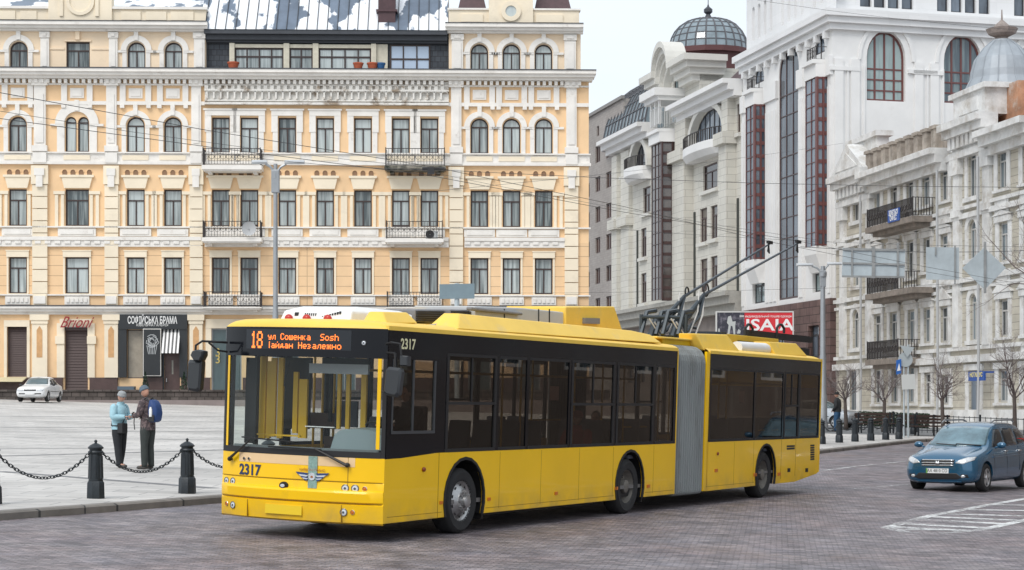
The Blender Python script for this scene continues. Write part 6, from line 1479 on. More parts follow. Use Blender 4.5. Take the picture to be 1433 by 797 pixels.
# more of the cab: dark rear bulkhead with a window, seat back, hand rails and a cash desk
bar(400, 500, 404, 600, 1.75, BTR); bar(452, 500, 516, 512, 1.75, BTR); bar(395, 575, 470, 600, 1.75, mat('brown_bulkhead', (.10, .06, .05), .7)); bar(470, 560, 500, 598, 1.6, SEATB)
q = MB(); q.box(1.72, 1.76, 1.1, 2.1, .5, 1.35); q.build('cab_bulkhead', MT['brown_bulkhead'], BUS)
for x in (440, 452, 468): q = MB(); a_ = cabp(x, 540, 2.2); q.tube([(2.2, a_.y, .5), (2.2, a_.y, 2.75)], .02, 6); q.build('handrail', YI, BUS)
q = MB()
for k in range(7): q.lathe([(.03, 0), (.03, .02), (.022, .05)], (1.1+k*.12, .10, 2.3), 2, 8)
# ---------------------------------------------------------------- cars
def cut(o, cutters):
    for i, c in enumerate(cutters):
        m = o.modifiers.new('c%d' % i, 'BOOLEAN'); m.object = c; m.operation = 'DIFFERENCE'; m.solver = 'EXACT'
    apply_mods(o)
    for c in cutters: bpy.data.objects.remove(c)
    return o
def car_root(name, M, label, cat, group=None): return empty(name, M, label, cat, group)
class Car:
    """x forward, y left, z up; body lofted from stations (x, halfwidth, zbottom, zbelt, ztop, roof halfwidth)"""
    def __init__(s, root, st, paint, wheels, wr=.31, ww=.2, track=None):
        s.root = root; rings = []
        for x, w, zb, zl, zt, wr_ in st:
            hi = zt - zl; g = hi > .12
            half = [(0, zb), (w*.80, zb), (w*.95, zb+.07), (w, zb+.22), (w*1.0, zb+(zl-zb)*.62), (w*.975, zl-.06)]
            if g: half += [(w*.93, zl), ((w*.93+wr_)/2+.015, zl+hi*.5), (wr_+.01, zt-.10), (wr_*.93, zt-.035), (wr_*.6, zt-.006), (0, zt)]
            else: half += [(w*.93, zl+hi*.2), (w*.86, zl+hi*.5), (w*.74, zl+hi*.75), (w*.55, zl+hi*.9), (w*.3, zl+hi*.98), (0, zt)]
            rings.append([(x, y, z) for y, z in half] + [(x, -y, z) for y, z in half[-2:0:-1]])
        q = MB(); q.loft(rings, True, True); o = q.build('body', paint, root, smooth=True)
        m = o.modifiers.new('s', 'SUBSURF'); m.levels = 2; m.render_levels = 2; apply_mods(o)
        me = o.data; bm = bmesh.new(); bm.from_mesh(me); s.bvh = BVHTree.FromBMesh(bm); bm.free(); s.body = o
        cs = []
        for wx in wheels:
            c = MB(); c.lathe([(.001, -1.2), (wr+.055, -1.2), (wr+.055, 1.2), (.001, 1.2)], (wx, 0, wr+.01), 1, 28); cs.append(c.build('cutter', None))
        bpy.context.view_layer.update()
        inv = root.matrix_world.copy()
        for c in cs: c.parent = root
        cut(o, cs)
        for p in o.data.polygons: p.use_smooth = True
        try: o.data.set_sharp_from_angle(angle=rad(35))
        except Exception: pass
        # dark lining under the arches and floor
        q = MB(); xs = [t[0] for t in st]; w0 = max(t[1] for t in st); q.box(min(xs)+.25, max(xs)-.25, -w0+.22, w0-.22, .24, .62); q.build('underbody', BLKP, root)
        s.w = track or w0-.01; s.wheels = wheels
        for wx in wheels:
            for sd_ in (1, -1):
                wo = bpy.data.objects.new('wheel', None); COL.objects.link(wo); wo.parent = root
                q = MB(); pr = [(wr*.62, -.01), (wr*.68, 0), (wr*.93, -.005), (wr, -.03), (wr, -ww+.03), (wr*.93, -ww), (wr*.6, -ww)]; q.lathe([(a, b*sd_) for a, b in pr], (wx, s.w*sd_, wr), 1, 32); q.build('tyre', RUB, wo, smooth=35)
                q = MB(); n = 5
                q.lathe([(a, b*sd_) for a, b in [(wr*.66, -.008), (wr*.62, -.03), (wr*.58, -.035), (wr*.58, -.10), (.001, -.10)]], (wx, s.w*sd_, wr), 1, 24); q.build('rim_barrel', mat('dark_alloy', (.10, .10, .105), .5, .5), wo, smooth=30)
                q = MB()
                for k in range(n):
                    a = 2*math.pi*k/n + .3; c_, s_ = math.cos(a), math.sin(a); tx, tz = -s_, c_; yy = s.w*sd_
                    P4 = lambda r, h: (wx+c_*r+tx*h, wr+s_*r+tz*h)
                    a4 = [P4(.03, .05), P4(wr*.63, .045), P4(wr*.63, -.045), P4(.03, -.05)]
                    q.hexa([(x, yy-.06*sd_, z) for x, z in a4], [(x, yy-.015*sd_, z) for x, z in a4])
                q.lathe([(a, b*sd_) for a, b in [(wr*.66, -.004), (wr*.60, -.004), (wr*.60, -.03)]], (wx, s.w*sd_, wr), 1, 24); q.lathe([(a, b*sd_) for a, b in [(.06, -.02), (.05, 0), (.001, .003)]], (wx, s.w*sd_, wr), 1, 12)
                q.build('rim', mat('alloy_rim', (.55, .56, .57), .3, .7), wo)
    def decal(s, name, m, outline, d, off=.004, parent=None, sub=3, plane=None, th=None, mirror=False, smooth=True):
        """outline in the plane across direction d: 'x' front (y,z), '-x' rear (y,z), 'y' left side (x,z), '-y' right (x,z), 'z' top (x,y)"""
        D = {'x': Vector((-1, 0, 0)), '-x': Vector((1, 0, 0)), 'y': Vector((0, -1, 0)), '-y': Vector((0, 1, 0)), 'z': Vector((0, 0, -1))}[d]
        bm = bmesh.new(); vs = []
        for a, b in outline:
            vs.append(bm.verts.new({'x': (0, a, b), 'y': (a, 0, b), 'z': (a, b, 0)}[d[-1]]))
        f = bm.faces.new(vs); bmesh.ops.triangulate(bm, faces=[f])
        for _ in range(sub): bmesh.ops.subdivide_edges(bm, edges=bm.edges[:], cuts=1, use_grid_fill=True)
        out = []
        for v in bm.verts:
            o = v.co - D*6; h = s.bvh.ray_cast(o, D)
            if h[0] is None:
                n_ = s.bvh.find_nearest(v.co - D*1.5); p, nn = n_[0], n_[1]
            else: p, nn = h[0], h[1]
            out.append((p, nn if nn.dot(D) < 0 else -nn))
        for v, (p, nn) in zip(bm.verts, out): v.co = p + nn*off
        bmesh.ops.recalc_face_normals(bm, faces=bm.faces)
        me = bpy.data.meshes.new(name); bm.to_mesh(me); bm.free(); me.materials.append(m)
        for p in me.polygons: p.use_smooth = smooth
        o = bpy.data.objects.new(name, me); COL.objects.link(o); o.parent = parent or s.root
        sol = o.modifiers.new('t', 'SOLIDIFY'); sol.thickness = -(th or .006); sol.offset = 1
        return o
    def both(s, name, m, outline, off=.004, **k):
        s.decal(name, m, outline, 'y', off, **k); return s.decal(name, m, outline, '-y', off, **k)
def strip2(a, b, w):
    a, b = Vector(a), Vector(b); t = (b-a).normalized(); n = Vector((-t.y, t.x))*w/2; k = 6
    return [tuple(a.lerp(b, i/k)+n) for i in range(k+1)] + [tuple(b.lerp(a, i/k)-n) for i in range(k+1)]
CGL = mat('car_glass', (.10, .145, .16), .05, spec=1.0); CGS = mat('car_side_glass', (.012, .016, .02), .05, spec=.8)
WSC = mat('windscreen_sky_tint', (.10, .18, .22), .04, spec=1.0, var=.45, vscale=2.2)  # bluish base colour holds the sky reflection painted into the glass
HLT = mat('headlight_glass', (.62, .64, .66), .12, .3, spec=1.0, var=.3, vscale=12)
CRM = mat('bright_chrome', (.75, .76, .77), .15, .95); PLT = mat('plate_white', (.75, .76, .76), .5)
BLUE = mat('metallic_blue_paint', (.018, .105, .20), .2, .35, spec=.6, coat=1.0)
def mpv(M, label, paint=BLUE, group=None):
    root = car_root('parked_car' if group else 'car', M, label, 'car', group)
    st = [(2.13, .52, .34, .60, .68, .4), (2.10, .70, .24, .66, .76, .4), (1.98, .82, .19, .74, .86, .5), (1.80, .875, .18, .80, .93, .5), (1.45, .895, .18, .87, 1.0, .5), (1.15, .90, .18, .92, 1.05, .55), (.95, .90, .18, .95, 1.12, .66), (.65, .90, .18, .96, 1.33, .66), (.25, .90, .18, .97, 1.55, .655), (-.1, .90, .18, .98, 1.605, .655), (-.8, .90, .18, 1.0, 1.61, .65), (-1.4, .895, .18, 1.02, 1.58, .63), (-1.75, .87, .20, 1.04, 1.48, .60), (-2.0, .83, .24, 1.02, 1.25, .58), (-2.12, .78, .30, .92, 1.02, .5), (-2.15, .66, .38, .80, .86, .5)]
    c = Car(root, st, paint, (1.32, -1.36), .32, .2)
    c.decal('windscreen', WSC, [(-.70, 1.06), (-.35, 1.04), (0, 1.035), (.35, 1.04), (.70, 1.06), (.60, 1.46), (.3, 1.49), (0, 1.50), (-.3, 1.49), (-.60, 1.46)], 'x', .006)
    c.both('side_window', CGS, [(.78, 1.01), (.1, 1.02), (.02, 1.02), (.02, 1.44), (.3, 1.42)], sub=2); c.both('side_window', CGS, [(-.04, 1.02), (-.86, 1.05), (-.84, 1.44), (-.04, 1.45)], sub=2); c.both('side_window', CGS, [(-.93, 1.06), (-1.6, 1.12), (-1.4, 1.40), (-.92, 1.44)], sub=2)
    c.decal('rear_window', CGS, [(-.6, 1.12), (.6, 1.12), (.5, 1.42), (-.5, 1.42)], '-x', .006)
    for s_ in (1, -1):
        c.decal('headlight', HLT, [(s_*.42, .665), (s_*.60, .64), (s_*.80, .73), (s_*.80, .80), (s_*.66, .79), (s_*.50, .73)], 'x', .008, sub=3)
        c.decal('fog_lamp', HLT, [(s_*(.60+.05*math.cos(t*.785)), .36+.035*math.sin(t*.785)) for t in range(8)], 'x', .012, sub=1)
        c.decal('tail_light', mat('red_tail_lens', (.35, .01, .01), .2), [(s_*.62, .9), (s_*.80, .92), (s_*.78, 1.2), (s_*.68, 1.2)], '-x', .006)
        q = MB(); q.ball((.72, s_*1.02, 1.06), (.08, .12, .075), 12, 8); q.tube([(.74, s_*.86, 1.0), (.73, s_*.97, 1.03)], .025, 6); q.build('wing_mirror', paint, root, smooth=True)
        q = MB(); q.tube([(.3, s_*.60, 1.575), (.1, s_*.615, 1.64), (-1.1, s_*.61, 1.645), (-1.3, s_*.59, 1.60)], .02, 6); q.build('roof_rail', mat('grey_rail', (.3, .31, .32), .4, .5), root)
        for hx in (.0, -.95): q = MB(); q.box(hx-.02, hx+.16, s_*.885-.012, s_*.885+.035, .90, .93); q.build('door_handle', CRM, root, bevel=.008)
    c.decal('grille', BLKP, [(-.37, .60), (.37, .60), (.41, .73), (-.41, .73)], 'x', .006)
    for z in (.725, .665, .61): c.decal('grille_bar', CRM, strip2((-.38, z), (.38, z), .022), 'x', .018, sub=1)
    c.decal('badge', CRM, [(-.045, .63), (.045, .63), (.035, .71), (.018, .71), (.018, .675), (-.018, .675), (-.018, .71), (-.035, .71)], 'x', .03, sub=0)
    c.decal('air_intake', BLKP, [(-.58, .33), (-.45, .29), (.45, .29), (.58, .33), (.45, .43), (-.45, .43)], 'x', .006)
    for s_ in (1, -1): c.decal('lamp_recess', BLKP, [(s_*.52, .34), (s_*.72, .33), (s_*.70, .40), (s_*.56, .41)], 'x', .005)
    c.decal('lower_lip', paint, strip2((-.55, .235), (.55, .235), .05), 'x', .02, sub=1)
    q = MB(); q.box(2.135, 2.15, -.27, .27, .425, .535); pl = q.build('number_plate', PLT, root)
    text('plate_lettering', 'АА 4810 СО', .105, mat('plate_black', (.02, .02, .02), .5), pl, lambda x, y, z: (2.152+z, x, .48+y), xs=.85, ext=.001)
    q = MB(); q.box(2.148, 2.153, -.27, -.235, .427, .533); q.build('plate_band', mat('plate_green_band', (.15, .35, .08), .5), pl)
    c.both('door_seam', BTR, strip2((.82, .35), (.86, .95), .012), sub=0, off=.002); c.both('door_seam', BTR, strip2((-.02, .28), (-.02, 1.0), .012), sub=0, off=.002); c.both('door_seam', BTR, strip2((-.9, .45), (-.9, 1.02), .012), sub=0, off=.002); c.both('side_crease', paint, strip2((1.0, .78), (-1.9, .84), .02), sub=1, off=.006)
    for y0, y1 in ((.62, .05), (.1, -.45)): c.decal('wiper', BTR, strip2((y0, 1.045), (y1, 1.075), .018), 'x', .02, sub=1)
    q = MB(); q.box(.7, .9, .38, .62, 1.05, 1.07); 
    return c
g = G(1381, 688.5); hd = rad(34)
# heading towards the camera and slightly to the left of the picture
hx, hy = -math.sin(hd), -math.cos(hd); rz = math.atan2(hy, hx)
lft = Vector((-hy, hx, 0)); fwd = Vector((hx, hy, 0)); cc = Vector((g.x, g.y, 0)) - fwd*1.32 - lft*.88
mpv(Matrix.Translation((cc.x, cc.y, gz(cc.x, cc.y)+.0)) @ Matrix.Rotation(rz, 4, 'Z'), 'metallic blue people carrier driving towards the viewer with chrome grille bars')
g2 = P(1480, 575, 52)
mpv(Matrix.Translation((g2.x, g2.y, gz(g2.x, g2.y))) @ Matrix.Rotation(rz+.1, 4, 'Z'), 'dark blue car at the picture edge just behind the light blue people carrier', mat('dark_blue_paint', (.012, .035, .07), .25, .3, coat=1.0))
def sedan(M, label, paint, group, hatch=False):
    root = car_root('parked_car', M, label, 'car', group)
    st = [(2.03, .55, .36, .60, .66, .4), (1.99, .72, .28, .64, .72, .4), (1.85, .79, .22, .70, .80, .5), (1.4, .815, .2, .78, .88, .5), (.95, .82, .2, .82, .93, .55), (.75, .82, .2, .84, 1.0, .6), (.45, .82, .2, .85, 1.2, .6), (.12, .82, .2, .86, 1.37, .585), (-.3, .82, .2, .87, 1.40, .585), (-.8, .82, .2, .88, 1.36, .57), (-1.15, .815, .2, .89, 1.18, .57), (-1.42, .80, .21, .90, 1.03, .55), (-1.85, .78, .24, .86, .97, .5), (-2.03, .72, .30, .80, .92, .4), (-2.07, .6, .38, .7, .8, .4)]
    c = Car(root, st, paint, (1.24, -1.22), .285, .17)
    c.decal('windscreen', CGL, [(-.62, .96), (0, .945), (.62, .96), (.52, 1.29), (0, 1.33), (-.52, 1.29)], 'x', .006); c.decal('rear_window', CGL, [(-.55, 1.02), (.55, 1.02), (.47, 1.26), (-.47, 1.26)], '-x', .006)
    c.both('side_window', CGS, [(.58, .92), (-.02, .93), (-.02, 1.28), (.18, 1.27)], sub=2); c.both('side_window', CGS, [(-.08, .93), (-1.02, .96), (-.78, 1.24), (-.08, 1.28)], sub=2)
    for s_ in (1, -1):
        c.decal('headlight', HLT, [(s_*.36, .57), (s_*.68, .56), (s_*.72, .67), (s_*.38, .67)], 'x', .006, sub=2); c.decal('tail_light', mat('red_tail_lens', (.35, .01, .01), .2), [(s_*.40, .68), (s_*.70, .68), (s_*.70, .82), (s_*.42, .84)], '-x', .006, sub=2)
        q = MB(); q.ball((.55, s_*.9, .93), (.06, .09, .06), 10, 6); q.build('wing_mirror', BLKP, root, smooth=True)
    c.decal('grille', BLKP, [(-.32, .58), (.32, .58), (.34, .66), (-.34, .66)], 'x', .006, sub=2)
    c.decal('bumper_strip', BLKP, strip2((-.6, .43), (.6, .43), .06), 'x', .006, sub=1); c.decal('number_plate', PLT, [(-.26, .36), (.26, .36), (.26, .46), (-.26, .46)], 'x', .02, sub=2)
    c.both('door_seam', BTR, strip2((-.05, .3), (-.05, .88), .014), sub=0, off=.002); c.both('side_strip', BLKP, strip2((.9, .56), (-.85, .57), .03), sub=1)
    c.decal('boot_panel', BLKP, strip2((-.55, .62), (.55, .62), .10), '-x', .006, sub=1)
    return c
gl_ = G(60, 567.5, KERB); yw = math.atan2(-.93, -.36)
p_ = P(56, 575, 103.5); sedan(TR(p_.x, p_.y, gz(p_.x, p_.y)+KERB+.03, math.atan2(-1, -.02)), 'small white saloon parked alone before the yellow building', mat('white_car_paint', (.80, .81, .82), .3, coat=.6), 'cars parked around the square')
p_ = P(1148, 575, 92); sedan(TR(p_.x, p_.y, gz(p_.x, p_.y)+KERB+.01, math.atan2(-.62, .78)), 'silver car parked behind the tail of the trolleybus', mat('silver_car_paint', (.50, .53, .56), .28, .5, coat=.6), 'cars parked around the square')
# ---------------------------------------------------------------- people
def skin_mesh(verts, edges, root=0, sub=2):
    """verts: name -> (pos, rx, ry)"""
    names = list(verts); ix = {n: i for i, n in enumerate(names)}
    me = bpy.data.meshes.new('sk'); me.from_pydata([verts[n][0] for n in names], [(ix[a], ix[b]) for a, b in edges], [])
    o = bpy.data.objects.new('sk', me); COL.objects.link(o); m = o.modifiers.new('s', 'SKIN'); m.use_smooth_shade = True; m.branch_smoothing = .4
    lay = me.skin_vertices[0].data
    for n in names:
        v = verts[n]; lay[ix[n]].radius = (v[1], v[2] if len(v) > 2 else v[1]); lay[ix[n]].use_root = (ix[n] == root)
    s = o.modifiers.new('u', 'SUBSURF'); s.levels = sub; s.render_levels = sub
    dg = bpy.context.evaluated_depsgraph_get(); dg.update(); out = bpy.data.meshes.new_from_object(o.evaluated_get(dg)); bpy.data.objects.remove(o); return out
def join_meshes(name, lst, mats, parent):
    bm = bmesh.new()
    for me, k, M in lst:
        n0 = len(bm.faces); bm.from_mesh(me); bm.faces.ensure_lookup_table(); bm.verts.ensure_lookup_table()
        for f in bm.faces[n0:]: f.material_index = k; f.smooth = True
        if M is not None:
            vs = {v for f in bm.faces[n0:] for v in f.verts}
            for v in vs: v.co = M @ v.co
    me = bpy.data.meshes.new(name); bm.to_mesh(me); bm.free()
    for m in mats: me.materials.append(m)
    o = bpy.data.objects.new(name, me); COL.objects.link(o); o.parent = parent; return o
SKIN = mat('skin', (.52, .28, .20), .55); EYE_ = mat('eye_dark', (.03, .02, .02), .3)
def head_mesh():
    """face towards +x, centre of the skull at the origin"""
    bm = bmesh.new(); bmesh.ops.create_uvsphere(bm, u_segments=28, v_segments=20, radius=1)
    for v in bm.verts:
        x, y, z = v.co; jaw = 1 - .28*max(0, -z)**1.3
        X = x*.098*(1-.10*max(0, -z)); Y = y*.076*jaw; Zz = z*.118
        if x > .2:
            g_ = math.exp(-((y/.16)**2+((z+.12)/.20)**2)); X += .024*g_                     # nose
            X += .007*math.exp(-((y/.45)**2+((z+.48)/.10)**2))                                # lips
            X -= .010*(math.exp(-(((y-.38)/.2)**2+((z-.06)/.12)**2))+math.exp(-(((y+.38)/.2)**2+((z-.06)/.12)**2)))  # eye sockets
            X += .006*math.exp(-((y/.6)**2+((z-.26)/.10)**2)); X += .012*math.exp(-((y/.35)**2+((z+.82)/.16)**2))
        if abs(y) > .9 and abs(z) < .3 and abs(x) < .35: Y *= 1.16
        v.co = (X, Y, Zz)
    me = bpy.data.meshes.new('h'); bm.to_mesh(me); bm.free(); return me
def hand(ms, wrist, fwd, palm_n, s=1.0, curl=.6):
    """palm and five fingers as separate skinned chains; returns list of meshes"""
    w = Vector(wrist); f = Vector(fwd).normalized(); n = Vector(palm_n); n = (n-f*n.dot(f)).normalized(); sd_ = f.cross(n)
    pal = {'a': (w, .026*s, .018*s), 'b': (w+f*.05*s, .038*s, .016*s), 'c': (w+f*.085*s, .036*s, .014*s)}
    ms.append(skin_mesh(pal, [('a', 'b'), ('b', 'c')], 0, 1))
    for k, (o_, L) in enumerate(((-.028, .062), (-.010, .072), (.009, .068), (.027, .054))):
        b = w+f*.078*s+sd_*o_*s; c = b+(f*math.cos(curl*.5)+n*math.sin(curl*.5))*L*.5*s; d = c+(f*math.cos(curl*1.6)+n*math.sin(curl*1.6))*L*.5*s
        ms.append(skin_mesh({'a': (b, .0095*s), 'b': (c, .0085*s), 'c': (d, .007*s)}, [('a', 'b'), ('b', 'c')], 0, 1))
    b = w+f*.022*s-sd_*.03*s; c = b+(f*.6-sd_*.7).normalized()*.035*s; d = c+(f*.85-sd_*.25+n*.5).normalized()*.03*s
    ms.append(skin_mesh({'a': (b, .012*s), 'b': (c, .010*s), 'c': (d, .008*s)}, [('a', 'b'), ('b', 'c')], 0, 1))
def person(M, label, H=1.78, pose='stand', J=None, top=None, bottom=None, shoes=None, hat=None, hair=None, lean=0, group=None, coat_len=.0, girth=1.0, headturn=0, nod=0):
    """J overrides joints (in metres, x forward, y left)"""
    k = H/1.78; root = empty('person', M, label, 'person', group)
    D = dict(pel=(0, 0, .95), wai=(0, 0, 1.10), che=(.0, 0, 1.32), nek=(.0, 0, 1.50), nk2=(.02, 0, 1.57),
             shL=(0, .19, 1.44), shR=(0, -.19, 1.44), elL=(-.02, .25, 1.15), elR=(-.02, -.25, 1.15), wrL=(.06, .24, .90), wrR=(.06, -.24, .90),
             hiL=(0, .09, .92), hiR=(0, -.09, .92), knL=(.02, .10, .50), knR=(.02, -.10, .50), anL=(0, .11, .09), anR=(0, -.11, .09), toL=(.17, .13, .035), toR=(.17, -.13, .035), heL=(-.05, .11, .04), heR=(-.05, -.11, .04))
    if J: D.update(J)
    D = {a: Vector(b)*k for a, b in D.items()}
    r = dict(pel=(.13, .10), wai=(.13, .095), che=(.155, .105), nek=(.06, .06), nk2=(.055, .055), shL=(.062,), shR=(.062,), elL=(.045,), elR=(.045,), wrL=(.028,), wrR=(.028,), hiL=(.085,), hiR=(.085,), knL=(.058,), knR=(.058,), anL=(.04,), anR=(.04,), toL=(.035, .025), toR=(.035, .025), heL=(.035, .03), heR=(.035, .03))
    E_ = [('pel', 'wai'), ('wai', 'che'), ('che', 'nek'), ('nek', 'nk2'), ('che', 'shL'), ('che', 'shR'), ('shL', 'elL'), ('elL', 'wrL'), ('shR', 'elR'), ('elR', 'wrR'), ('pel', 'hiL'), ('pel', 'hiR'), ('hiL', 'knL'), ('knL', 'anL'), ('hiR', 'knR'), ('knR', 'anR'), ('anL', 'toL'), ('anR', 'toR')]
    V = {a: (D[a],) + tuple(x*k*girth for x in r[a]) for a in D if a not in ('heL', 'heR')}
    body = skin_mesh(V, E_, 0, 2); hm = head_mesh(); hc = D['nk2']+Vector((.02, 0, .125))*k
    HM = Matrix.Translation(hc) @ Matrix.Rotation(headturn, 4, 'Z') @ Matrix.Rotation(nod, 4, 'Y') @ Matrix.Scale(k, 4)
    lst = [(body, 0, None), (hm, 0, HM)]; hs = []
    for s_ in 'LR':
        f = D['wr'+s_]-D['el'+s_]; hand(hs, D['wr'+s_]+f.normalized()*.01, f+Vector((.02, 0, 0)), Vector((.2, -1 if s_ == 'L' else 1, -.2)), k*1.05)
    lst += [(h, 0, None) for h in hs]
    bd = join_meshes('body', lst, [SKIN], root)
    q = MB(HM)
    for y in (.030, -.030): q.ball((.083, y, .006), .011, 8, 6)
    q.build('eyes', EYE_, root, smooth=True)
    def limb(q, pts, rs, n=12):
        P_ = [Vector(p) for p in pts]; full = []; rr = []
        for a in range(len(P_)-1):
            for t in range(5): full.append(P_[a].lerp(P_[a+1], t/5)); rr.append((rs[a]+(rs[a+1]-rs[a])*t/5)*k*girth)
        full.append(P_[-1]); rr.append(rs[-1]*k*girth)
        for _ in range(2): full = [full[0]]+[(full[m-1]+full[m]*2+full[m+1])/4 for m in range(1, len(full)-1)]+[full[-1]]
        q.tube(full, rr, n)
    def torso(q, st_, n=20):
        rings = []
        for c, dx, dy, ax_ in st_:
            rings.append([c + ax_*(dx*k*girth*math.cos(2*math.pi*m/n)) + Vector((0, dy*k*girth*math.sin(2*math.pi*m/n)*(1-.12*abs(math.cos(2*math.pi*m/n))), 0)) for m in range(n)])
        q.loft(rings, True, True)
    X1 = Vector((1, 0, 0)); sp_ = (D['che']-D['pel']).normalized(); axf = Vector((sp_.z, 0, -sp_.x)) if abs(sp_.z) > .3 else X1
    if bottom:
        q = MB(); seated_ = abs(D['knL'].z-D['hiL'].z) < .25
        torso(q, [(D['pel']+Vector((0, 0, .10))*k, .115, .155, X1), (D['pel'], .13, .175, X1), (D['hiL']*.5+D['hiR']*.5+Vector((0, 0, -.05))*k, .12, .17, X1), (D['hiL']*.5+D['hiR']*.5+Vector((0, 0, -.11))*k, .07, .11, X1)])
        for s_ in 'LR':
            an = D['an'+s_]+Vector((0, 0, -.03))*k; limb(q, [D['hi'+s_]+Vector((0, 0, .02))*k, D['hi'+s_].lerp(D['kn'+s_], .25), D['kn'+s_], D['kn'+s_].lerp(an, .4), an], [.10, .108, .078, .076, .066])
        q.build('trousers', bottom, root, smooth=True)
    if top:
        q = MB(); hem = D['pel']+(D['pel']-D['wai']).normalized()*(coat_len+.04)*k
        torso(q, [(hem, .10, .13, axf), (hem, .155, .195, axf), (D['pel'], .155, .195, axf), (D['wai'], .148, .185, axf), (D['wai'].lerp(D['che'], .5), .155, .195, axf), (D['che'], .155, .205, axf), (D['che'].lerp(D['nek'], .45), .135, .200, axf), (D['che'].lerp(D['nek'], .75), .105, .165, axf), (D['nek'], .078, .092, axf), (D['nk2'].lerp(D['nek'], .5), .074, .080, axf), (D['nk2'], .078, .080, axf)])
        for s_ in 'LR': limb(q, [D['sh'+s_]*.75+D['che']*.25+Vector((0, 0, .02))*k, D['sh'+s_], D['sh'+s_].lerp(D['el'+s_], .5), D['el'+s_], D['el'+s_].lerp(D['wr'+s_], .5), D['wr'+s_]+(D['wr'+s_]-D['el'+s_]).normalized()*.01], [.07, .082, .08, .070, .062, .046])
        q.build('jacket', top, root, smooth=60)
    if shoes:
        for s_ in 'LR':
            me = skin_mesh({'a': (D['he'+s_], .048*k, .045*k), 'b': (D['an'+s_]*.5+D['to'+s_]*.5+Vector((0, 0, -.01)), .052*k, .045*k), 'c': (D['to'+s_]+Vector((.03, 0, 0)), .045*k, .032*k)}, [('a', 'b'), ('b', 'c')], 0, 1); join_meshes('shoe', [(me, 0, None)], [shoes], root)
    q = MB(HM)
    if hat:
        q.lathe([(.098, .008), (.106, .012), (.106, .05), (.100, .055), (.098, .085), (.085, .112), (.055, .13), (.001, .136)], (-.006, 0, 0), 2, 20); q.build('knitted_hat', hat, root, smooth=True)
    if hair:
        q = MB(HM); q.ball((-.018, 0, .022), (.098, .088, .112), 16, 10); q.build('hair', hair, root, smooth=True)
    return root, D, k
# two people on the square looking at a camera between them
LB = mat('light_blue_jacket', (.33, .54, .62), .75, var=.12, vscale=9, bump=.5, bscale=14); DKT = mat('dark_trousers', (.018, .02, .024), .85, var=.2, vscale=5)
PLD = mat('plum_check_jacket', (.06, .045, .05), .8, dirt=(.17, .125, .125), dscale=14, dth=(.48, .56), bump=.4, bscale=16); GRN = mat('dark_grey_green_trousers', (.035, .042, .04), .85, var=.15, vscale=6)
GH = mat('grey_knit', (.33, .35, .36), .9, bump=.6, bscale=90); BH = mat('blue_grey_knit', (.11, .15, .19), .9, bump=.6, bscale=90); SHO = mat('grey_shoe', (.07, .065, .06), .8)
pw = G(167, 654.5, KERB); pmn = G(207, 656.5, KERB)
dirw = math.atan2(pmn.y-pw.y, pmn.x-pw.x)
arms_f = dict(elL=(.03, .26, 1.20), elR=(.03, -.26, 1.20), wrL=(.27, .13, 1.21), wrR=(.27, -.13, 1.21))
w_, Dw, kw = person(Matrix.Translation(pw) @ Matrix.Rotation(dirw-.1, 4, 'Z'), 'person in light blue jacket and grey knitted hat facing a taller companion', 1.66, top=LB, bottom=DKT, shoes=SHO, hat=GH, girth=1.12, nod=.35,
    J=dict(arms_f, che=(.0, 0, 1.33), nek=(.02, 0, 1.50), nk2=(.05, 0, 1.56), knL=(.0, .11, .5), knR=(.03, -.09, .5), anL=(-.10, .13, .09), anR=(.10, -.1, .09), toL=(.06, .17, .035), toR=(.27, -.12, .035), heL=(-.15, .13, .04), heR=(.05, -.1, .04)))
m_, Dm, km = person(Matrix.Translation(pmn) @ Matrix.Rotation(dirw+math.pi-.1, 4, 'Z'), 'person in patterned plum jacket and blue grey hat wearing a blue backpack', 1.80, top=PLD, bottom=GRN, shoes=SHO, hat=BH, nod=.5, coat_len=.06,
    J=dict(elL=(.02, .27, 1.19), elR=(.02, -.27, 1.19), wrL=(.27, .12, 1.16), wrR=(.26, -.12, 1.16), nek=(.03, 0, 1.50), nk2=(.07, 0, 1.56), toL=(.15, .16, .035), toR=(.19, -.14, .035)))
# camera held between them
cm = (pw+pmn)/2; mid_ = Vector((cm.x, cm.y, 0)); up_ = pw.z+1.66/1.78*1.22
mt = m_.matrix_world; hp = mt @ (Vector((.40, 0, 1.18))*km)
q = MB(Matrix.Translation(hp) @ Matrix.Rotation(dirw+.4, 4, 'Z')); q.box(-.03, .03, -.07, .07, -.045, .045); q.lathe([(.035, 0), (.035, .06), (.028, .065), (.001, .05)], (0.03, 0, 0), 0, 14); q.box(-.02, .02, -.03, .03, .045, .065)
ca = q.build('camera_device', BLKP, None, bevel=.006); ca.name = 'photo_camera'; tag(ca, 'small black camera held between two people on the square', 'camera')
q = MB(mt @ Matrix.Scale(km, 4)); q.tube([(.33, .06, 1.12), (.33, .07, 1.0), (.30, .08, .86)], .012, 5); st_ = q.build('strap', BLKP, ca)
# shoulder bag
mw = w_.matrix_world @ Matrix.Scale(kw, 4)
q = MB(mw); q.loft([[(x, y, z) for x, y in ((.10, .0), (.10, -.2), (.26, -.2), (.26, .0))] for z in (.82, .84, 1.02, 1.06)], True, True)
q.v = q.v; bg_ = q.build('shoulder_bag', mat('black_nylon', (.02, .02, .022), .7), None, bevel=.025); tag(bg_, 'black shoulder bag hanging against the light blue jacket', 'bag')
q = MB(mw); q.tube([(.20, -.12, 1.05), (.16, .02, 1.20), (.10, .13, 1.44), (0, .17, 1.53), (-.12, .12, 1.40), (-.17, -.05, 1.15), (-.05, -.22, 1.0), (.12, -.2, 1.0)], .014, 5); q.build('strap', MT['black_nylon'], bg_)
